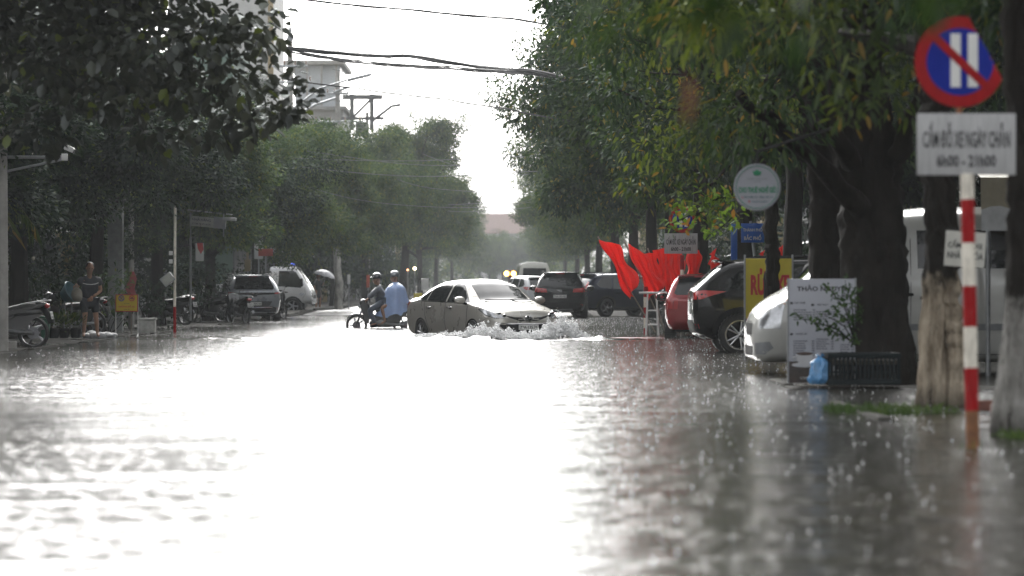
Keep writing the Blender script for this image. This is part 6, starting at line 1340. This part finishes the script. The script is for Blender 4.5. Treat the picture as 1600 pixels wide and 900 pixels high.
flag('narrow red flag just right of the far sign pole', 79, [(1074,388),(1095,390),(1094,436),(1074,434)], [(1088,500),(1077,388)], 2.2, 6, .08)
flag('small red flag tip beside the black crossover roof', 80, [(1111,396),(1117,390),(1123,420),(1106,420)], [(1116,500),(1113,386)], 1.6, 7, .06)
flag('red flag showing above the yellow board', 66, [(1213,390),(1230,380),(1236,416),(1208,418)], [(1224,500),(1222,376)], 2.2, 8, .09)
flag('small red flag above the crossover roof behind the blue banner', 70, [(1186,397),(1194,392),(1199,418),(1183,420)], [(1192,500),(1190,386)], 1.6, 9, .05)
o = at(205, 520, 74); t = thing('flag', 'dull red furled flag hanging at the left behind the trestle sign', 'flag', (o.x, 74, 0)); b = MB(); z0, z1 = EYE-(425-450.5)*74/FOC, EYE-(485-450.5)*74/FOC
b.tube([(.02, 0, z0), (.05, 0, z0-.15), (-.03, 0, z0-.4), (.06, 0, z0-.6), (.05, 0, z1)], [.05, .10, .13, .10, .08], 0, 12, flat=.45); b.build('cloth', M('dull_red', (.20,.02,.025), .6, var=.25), t); b = MB(); b.tube([(.0, .04, -.1), (0, .04, z0+.1)], .014, 0, 6); b.build('pole', polem, t)

Y = 72.5; o = at(1019, 520, Y); t = thing('barrier', 'white metal trestle barrier under the red flags', 'barrier', (o.x, Y, -.06)); b = MB(); h = 1.02
for s in (-1, 1): b.tube([(s*.14, -.22, 0), (s*.10, 0, h)], .02, 0, 8); b.tube([(s*.14, .22, 0), (s*.10, 0, h)], .02, 0, 8)
for z in (.30, .62): b.tube([(-.135, -.22*(1-z/h), z), (.135, -.22*(1-z/h), z)], .017, 0, 8)
b.tube([(-.30, 0, h), (.34, 0, h)], .025, 0, 8); b.build('frame', wht, t)
o = at(1011, 500, 73.5); t = thing('bollard', 'short red and white post behind the barrier', 'bollard', (o.x, 74.2, 0)); b = MB()
for i in range(5): b.tube([(0, 0, -.1+i*.24), (0, 0, .14+i*.24)], .05, i % 2, 12)
b.build('post', [redp, rustw], t)
tag(MB().ell((0, 0, 0), (.9, .5, .05), 0, 24, 8).build('sunken_carpet', M('carpet_red', (.16,.02,.018), .5, var=.3, scale=8, bump=.4), None, (at(995, 529, 68).x, 68.6, -.035)), 'sodden red cloth lying in the water below the flags', 'cloth')

# crate with a potted shrub and blue bag
Y = 34.4; o = at(1345, 605, Y); crm = M('crate_dark', (.012,.018,.02), .6, var=.3, spec=.15); t = thing('crate', 'dark slatted plastic crate at the foot of the big trunk', 'crate', (o.x, Y, .035), R(3)); b = MB(); W_, D_, H_ = .76, .48, .34
b.box((0, 0, .015), (W_, D_, .03), 0)
for z in (.03, H_-.025): 
    for s in (-1, 1): b.box((0, s*D_/2, z), (W_+.03, .03, .05), 0, bev=.006); b.box((s*W_/2, 0, z), (.03, D_-.031, .05), 0, bev=.006)
for i in range(17):
    x = -W_/2+.02+i*(W_-.04)/16
    for s in (-1, 1): b.box((x, s*D_/2, H_/2), (.018, .02, H_-.09), 0)
for i in range(10):
    for s in (-1, 1): b.box((s*W_/2, -D_/2+.03+i*(D_-.06)/9, H_/2), (.02, .018, H_-.09), 0)
for z in (.13, .21):
    for s in (-1, 1): b.box((0, s*(D_/2-.004), z), (W_-.03, .008, .014), 0)
b.build('body', crm, t); b = MB(); b.box((0, 0, .24), (W_-.05, D_-.05, .05), 0, bev=.01); b.build('earth', soil, t)
t = thing('shrub', 'thin leafy plant growing out of the dark crate', 'plant', (o.x-.05, Y, .27)); P = []; D = []; rg = np.random.RandomState(12); b = MB(); rnd = random.Random(3); root = Vector((o.x-.05, Y, .27))
for px, py in ((1300,478),(1262,500),(1245,495),(1330,500),(1285,490),(1315,465),(1290,445),(1320,438),(1335,530),(1305,522),(1275,512),(1345,480),(1335,455)):
    e = at(px, py, Y-.12)-root; pts = [Vector((0, 0, -.03)), Vector((.0, 0, .18)), Vector((e.x*.35, e.y*.3, .18+(e.z-.18)*.6)), e]; b.tube(pts, [.012, .009, .006, .003], 0, 6)
    for k in range(15):
        tt = rnd.uniform(.55, 1.02); c = pts[2].lerp(pts[3], (tt-.5)*2); P.append(np.array(c)+rg.normal(size=(2, 3))*.022); d = rg.normal(size=(2, 3)); d[:, 2] += .1; D.append(d)
link('leaves', leafcloud('leaves', np.concatenate(P), np.concatenate(D), .065, .5, leafmat('pot_leaf', (.018,.04,.012), (.04,.085,.02), (.09,.15,.03), None), 3, True), t); b.build('stem', bark, t)
o = at(1278, 604, 34.2); b = MB(); nu, nv = 24, 14; vs = []; fs = []
for i in range(nv+1):
    tt = i/nv; z = .015+tt*.29
    for j in range(nu):
        a = 2*math.pi*j/nu; r = (.115*(1-.25*tt)+.02*math.sin(3*a+tt*3)+.012*math.sin(7*a-tt*5)+.008*math.sin(11*a+tt*9))*(1 if tt < .8 else max(.15, 1-(tt-.8)*4.2))*(.6+.4*min(1, tt*6)); vs.append((r*math.cos(a)+.02*tt, r*.75*math.sin(a), z))
for i in range(nv):
    for j in range(nu): fs.append((i*nu+j, i*nu+(j+1) % nu, (i+1)*nu+(j+1) % nu, (i+1)*nu+j))
fs += [tuple(range(nu-1, -1, -1)), tuple(nv*nu+j for j in range(nu))]; b.add(vs, fs, 0, True)
for s in (-1, 1): b.tube([(.02, 0, .29), (.02+s*.03, 0, .33), (.02+s*.05, .01, .31)], [.012, .02, .004], 0, 6, flat=.4)
tag(b.build('plastic_bag', M('bag_blue', (.10,.30,.58), .25, var=.25, scale=18, bump=.5, bscale=30, coat=.5), None, (o.x, 34.2, .03)), 'knotted sky-blue plastic bag leaning on the dark crate', 'bag')
# grass patch
gm = leafmat('grass_blade', (.02,.045,.008), (.045,.085,.014), (.085,.13,.022), None, rough=.45, trans=.35)
def grass(px0, px1, Y0, Y1, n, seed, hh=.09):
    rg = np.random.RandomState(seed); y = rg.uniform(Y0, Y1, n); u = rg.beta(1.6, 1.6, n); x = (px0+(px1-px0)*u-800)*((Y0+Y1)/2)/FOC
    k_ = bumpy(x, y, 2.2, o=9)+.6*rg.normal(size=n) > -.1; x, y = x[k_], y[k_]; n = len(x); P = np.stack([x, y, np.maximum(pavez(1)(x, y), -.01)-.005-.04*rg.rand(n)], 1); D = rg.normal(size=(n, 3))*.38; D[:, 2] = 1
    return P, D
A = [grass(1290, 1425, 27.0, 28.2, 2600, 1), grass(1400, 1500, 27.2, 28.2, 500, 2), grass(1560, 1610, 22.6, 23.4, 350, 3), grass(1500, 1530, 21.2, 21.6, 120, 4), grass(1380, 1400, 27.5, 28., 60, 5)]
tag(link('grass', leafcloud('grass', np.concatenate([a[0] for a in A]), np.concatenate([a[1] for a in A]), .10, .08, gm, 7, False, droop=.15)), 'bright green grass tufts at the right kerb', 'grass', kind='stuff')
# brick bits by the trunks and white block
bk = M('brick_red', (.3,.06,.04), .6)
for px, py, Y, s in ((1540,640,27.4,(.16,.10,.09)),(1560,652,26.6,(.12,.10,.07))): p = at(px, py, Y); tag(MB().box((0, 0, 0), s, 0, Matrix.Rotation(R(12), 3, 'Z'), .01).build('brick', M('old_brick', (.13,.05,.035), .7, var=.4), None, (p.x, Y, .065)), 'broken brick lying by the pale forked trunk' if px < 1550 else 'smaller broken brick near the right edge', 'brick')
o = at(230, 515, 76); tag(MB().box((0, 0, .16), (.40, .3, .30), 0, bev=.02).box((0, 0, .335), (.44, .34, .05), 0, bev=.015).build('concrete_block', M('white_block', (.42,.42,.39), .6, var=.3), None, (o.x, 76, 0)), 'white capped concrete block on the left pavement', 'block')
o = at(71, 531, 66); t = thing('bin', 'green lidded bin beside the parked motorbike', 'bin', (o.x, 66, .0)); b = MB(); b.lathe([(0, 0), (.095, 0), (.135, .44), (0, .44)], 4, 0, (0,0,0), 'Z', R(45), R(405)); b.build('body', M('bin_green', (.02,.10,.06), .4, var=.2), t); b = MB(); b.box((0, 0, .47), (.26, .26, .05), 0, bev=.015); b.box((0, -.14, .47), (.12, .03, .03), 0, bev=.008); b.build('lid', M('bin_green', (.02,.10,.06)), t)
for i, (px, py, Y) in enumerate([(100,530,67),(118,531,67.3),(84,531,66.8)]):
    o = at(px, py, Y); t = thing('potted_plant', ['low leafy plant in a dark pot at the left kerb', 'broad leafy plant in a dark pot beside the standing man', 'small plant in a dark pot right of the green bin'][i], 'plant', (o.x, Y, .02), 0, 'potted plants on the left pavement'); b = MB(); b.lathe([(0, 0), (.09, 0), (.13, .18), (.14, .18), (.14, .21), (.12, .21), (.11, .17), (0, .17)], 16, 0); b.build('pot', blk, t)
    rg = np.random.RandomState(i); n = 90; P = rg.normal(size=(n, 3))*np.array([.1, .1, .07])+np.array([0, 0, .34]); D = P-np.array([0, 0, .2]); link('leaves', leafcloud('leaves', P, D, .12, .4, G_yel, i, True), t)
o = at(152, 527, 66.8); t = thing('rubbish_sack', 'pale heap of plastic sacks at the standing man\'s feet', 'sack', (o.x-.1, 67.9, .0)); b = MB(); rnd = random.Random(2)
for i in range(9): b.ell((rnd.uniform(-.28, .28), rnd.uniform(-.1, .1), rnd.uniform(.02, .09)), (rnd.uniform(.08, .15), .1, rnd.uniform(.05, .1)), 0, 12, 8)
b.build('sack', M('sack_white', (.30,.31,.32), .4, var=.45, scale=9, bump=.5), t)
o = at(181, 390, 80); tag(MB().box((0, 0, 1.6), (.36, .36, 3.2), 0, bev=.02).box((0, 0, 3.25), (.46, .46, .1), 0, bev=.02).build('gate_pillar', M('pillar_grey', (.26,.27,.27), .7, var=.25), None, (o.x, 80, 0)), 'pale grey gate pillar half hidden by the left shrubs', 'pillar')
o = at(528, 487, 150); t = thing('tree_stump', 'pale limewashed tree trunk behind the umbrella', 'tree', (o.x, 150, 0)); trunkmesh(random.Random(1), (0, 0, -.2), (.05, 0, 3.2), .20, .16, (), 0).build('trunk', limew, t)
o = at(20, 545, 57); tag(MB().box((0, 0, .08), (.30, .2, .16), 0, bev=.02).build('stone_block', conc, None, (at(18, 540, 57).x, 56.6, -.03)), 'rough stone block under the motorbike at the left edge', 'block')
# flower-lit awning on the right
t = thing('awning', 'beige cloth awning with a wavy white hem at the right edge', 'awning', (7.4, 41.0, 0)); b = MB(); n = 40; vs = []; fs = []
x0, x1 = at(1532, 300, 39).x-7.4, 3.; ztop, zmid, zbot = EYE+205*39/FOC, EYE+122*39/FOC, EYE+110*39/FOC
for i in range(n+1):
    u = i/n; x = x0+(x1-x0)*u; w_ = .05*math.sin(u*38); vs += [(x, 2.6, ztop+.5), (x, -2., ztop-.25), (x, -2.05, zmid+w_)]
for i in range(n): fs += [(i*3, i*3+1, i*3+4, i*3+3), (i*3+1, i*3+2, i*3+5, i*3+4)]
b.add(vs, fs, 0, True); b.build('canopy', M('awning_beige', (.28,.25,.18), .6, var=.15), t); b = MB(); vs = []; fs = []
for i in range(n+1): u = i/n; x = x0+(x1-x0)*u; w_ = .05*math.sin(u*38); vs += [(x, -2.06, zmid+w_), (x, -2.06, zbot-.16)]
for i in range(n): fs.append((2*i, 2*i+1, 2*i+3, 2*i+2))
b.add(vs, fs, 0, True); b.build('hem', M('hem_white', (.5,.51,.52), .5), t); b = MB()
for x in (x0+.1, x1-.1): b.tube([(x, -1.95, -.1), (x, -1.95, ztop-.28)], .03, 0, 8)
b.build('post', steel, t)

# ------------------------------------------------------------------ splash, raindrop splashes, rain haze
fo = bpy.data.materials.new('white_water'); fo.use_nodes = True; nt_ = fo.node_tree; pb = nt_.nodes['Principled BSDF']; pb.inputs['Base Color'].default_value = (.88,.89,.90,1); pb.inputs['Roughness'].default_value = .4
tl = nt_.nodes.new('ShaderNodeBsdfTranslucent'); tl.inputs[0].default_value = (.8,.8,.8,1); mx_ = nt_.nodes.new('ShaderNodeMixShader'); mx_.inputs[0].default_value = .6; nt_.links.new(pb.outputs[0], mx_.inputs[1]); nt_.links.new(tl.outputs[0], mx_.inputs[2]); nt_.links.new(mx_.outputs[0], nt_.nodes['Material Output'].inputs[0])
def dropcloud(name, P, rad, mat, seed, stretch=1.):
    """many small faceted drops as one mesh"""
    rg = np.random.RandomState(seed); oc = np.array([[1,0,0],[-1,0,0],[0,1,0],[0,-1,0],[0,0,1],[0,0,-1]], float); ft = np.array([[0,2,4],[2,1,4],[1,3,4],[3,0,4],[2,0,5],[1,2,5],[3,1,5],[0,3,5]])
    n = len(P); v = oc[None]*rad[:, None, None]*rg.uniform(.7, 1.3, (n, 6, 1)); v[:, :, 2] *= stretch; v = (v+P[:, None]).reshape(-1, 3); f = (np.arange(n)[:, None, None]*6+ft[None]).reshape(-1, 3)
    me = bpy.data.meshes.new(name); me.vertices.add(len(v)); me.vertices.foreach_set('co', v.ravel()); me.loops.add(f.size); me.loops.foreach_set('vertex_index', f.ravel().astype(np.int32)); me.polygons.add(len(f)); me.polygons.foreach_set('loop_start', np.arange(0, f.size, 3, dtype=np.int32)); me.polygons.foreach_set('use_smooth', np.ones(len(f), bool)); me.materials.append(mat); me.update(calc_edges=True); return me
# crest line of the bow wave around the nose: (px, crest height m, depth Y)
CR = [(648,.03,67.6),(680,.05,67.0),(705,.07,66.7),(725,.11,66.5),(748,.18,66.3),(768,.18,66.1),(790,.11,66.0),(815,.08,65.9),(838,.10,65.9),(858,.22,66.1),(872,.31,66.5),(886,.29,66.7),(898,.20,66.6),(910,.08,66.4),(920,.02,66.3)]
cx_ = np.array([c[0] for c in CR]); rg = np.random.RandomState(4); V = []; F = []; nu, nv = 260, 34; P = []
sn_ = lambda a, b, k: math.sin(a*.9*k+1.3*math.sin(b*1.1*k))*math.sin(b*1.7*k+math.sin(a*.7*k))
for i in range(nu+1):
    px = 648+(920-648)*i/nu; h0 = np.interp(px, cx_, [c[1] for c in CR]); Yc = np.interp(px, cx_, [c[2] for c in CR]); x = (px-800)*Yc/FOC
    h = h0*(1+.22*math.sin(px*.31)+.16*math.sin(px*.77+1))
    for j in range(nv+1):
        a = -1+2*j/nv; wd = .40+h0*1.9; z = h*max(0, 1-abs(a)**1.7)
        z += (.22*sn_(x*9, a*4, 1)+.16*sn_(x*22, a*9, 1)+.10*sn_(x*47, a*17, 1))*(.03+z*.75)
        V.append((x+.02*sn_(x*31, a*11, 1), Yc+a*wd+.03*sn_(x*17, a*8, 1), z-.015))
        if rg.rand() < .95:
            for _ in range(2): P.append((x+rg.normal()*.03, Yc+a*wd+rg.normal()*.04, max(.0, z+abs(rg.normal())*(.02+h*.2)-.01)))
for i in range(nu):
    for j in range(nv): F.append((i*(nv+1)+j, (i+1)*(nv+1)+j, (i+1)*(nv+1)+j+1, i*(nv+1)+j+1))
b = MB(); b.add(V, F, 0, True); sp = b.build('splash', fo); tag(sp, 'white water thrown up round the nose and flank of the sedan', 'splash', kind='stuff')
P = np.array(P); rad = rg.gamma(2.2, .0045, len(P))+.003; o = link('spray_drops', dropcloud('spray_drops', P, rad, fo, 3), sp); o['kind'] = 'stuff'
# thin foam trails and drop splashes over the flood
rg = np.random.RandomState(21); n = 4200; Y = 12+rg.rand(n)**.8*100; X = rg.uniform(-9, 4.5, n); X = np.where(rg.rand(n) < .6, rg.uniform(-.5, 4.2, n), X); P = np.stack([X, Y, 0*X+.004], 1)
PP = [P]; RR = [rg.uniform(.003, .009, n)]
for k in range(3): m_ = rg.rand(n) < .5; q = P[m_]+np.stack([rg.normal(size=m_.sum())*.012, rg.normal(size=m_.sum())*.012, rg.uniform(.005, .045, m_.sum())], 1); PP.append(q); RR.append(rg.uniform(.002, .005, m_.sum()))
dm = M('splash_water', (.55,.56,.57), .08, var=.05, spec=.9); tag(link('rain_splashes', dropcloud('rain_splashes', np.concatenate(PP), np.concatenate(RR), dm, 5, 1.2)), 'tiny splashes where raindrops hit the flood water', 'rain splashes', kind='stuff')

HAZE = .0004
hz = bpy.data.materials.new('rain_haze'); hz.use_nodes = True; t_ = hz.node_tree; t_.nodes.clear(); ou = t_.nodes.new('ShaderNodeOutputMaterial'); pv = t_.nodes.new('ShaderNodeVolumePrincipled'); pv.inputs['Color'].default_value = (.72,.75,.77,1); pv.inputs['Density'].default_value = HAZE; pv.inputs['Anisotropy'].default_value = .0; t_.links.new(pv.outputs[0], ou.inputs['Volume'])
b = MB(); b.box((0, 340, 13), (260, 760, 29.2), 0); tag(b.build('haze', hz), 'grey rain haze filling the street', 'haze', kind='stuff')
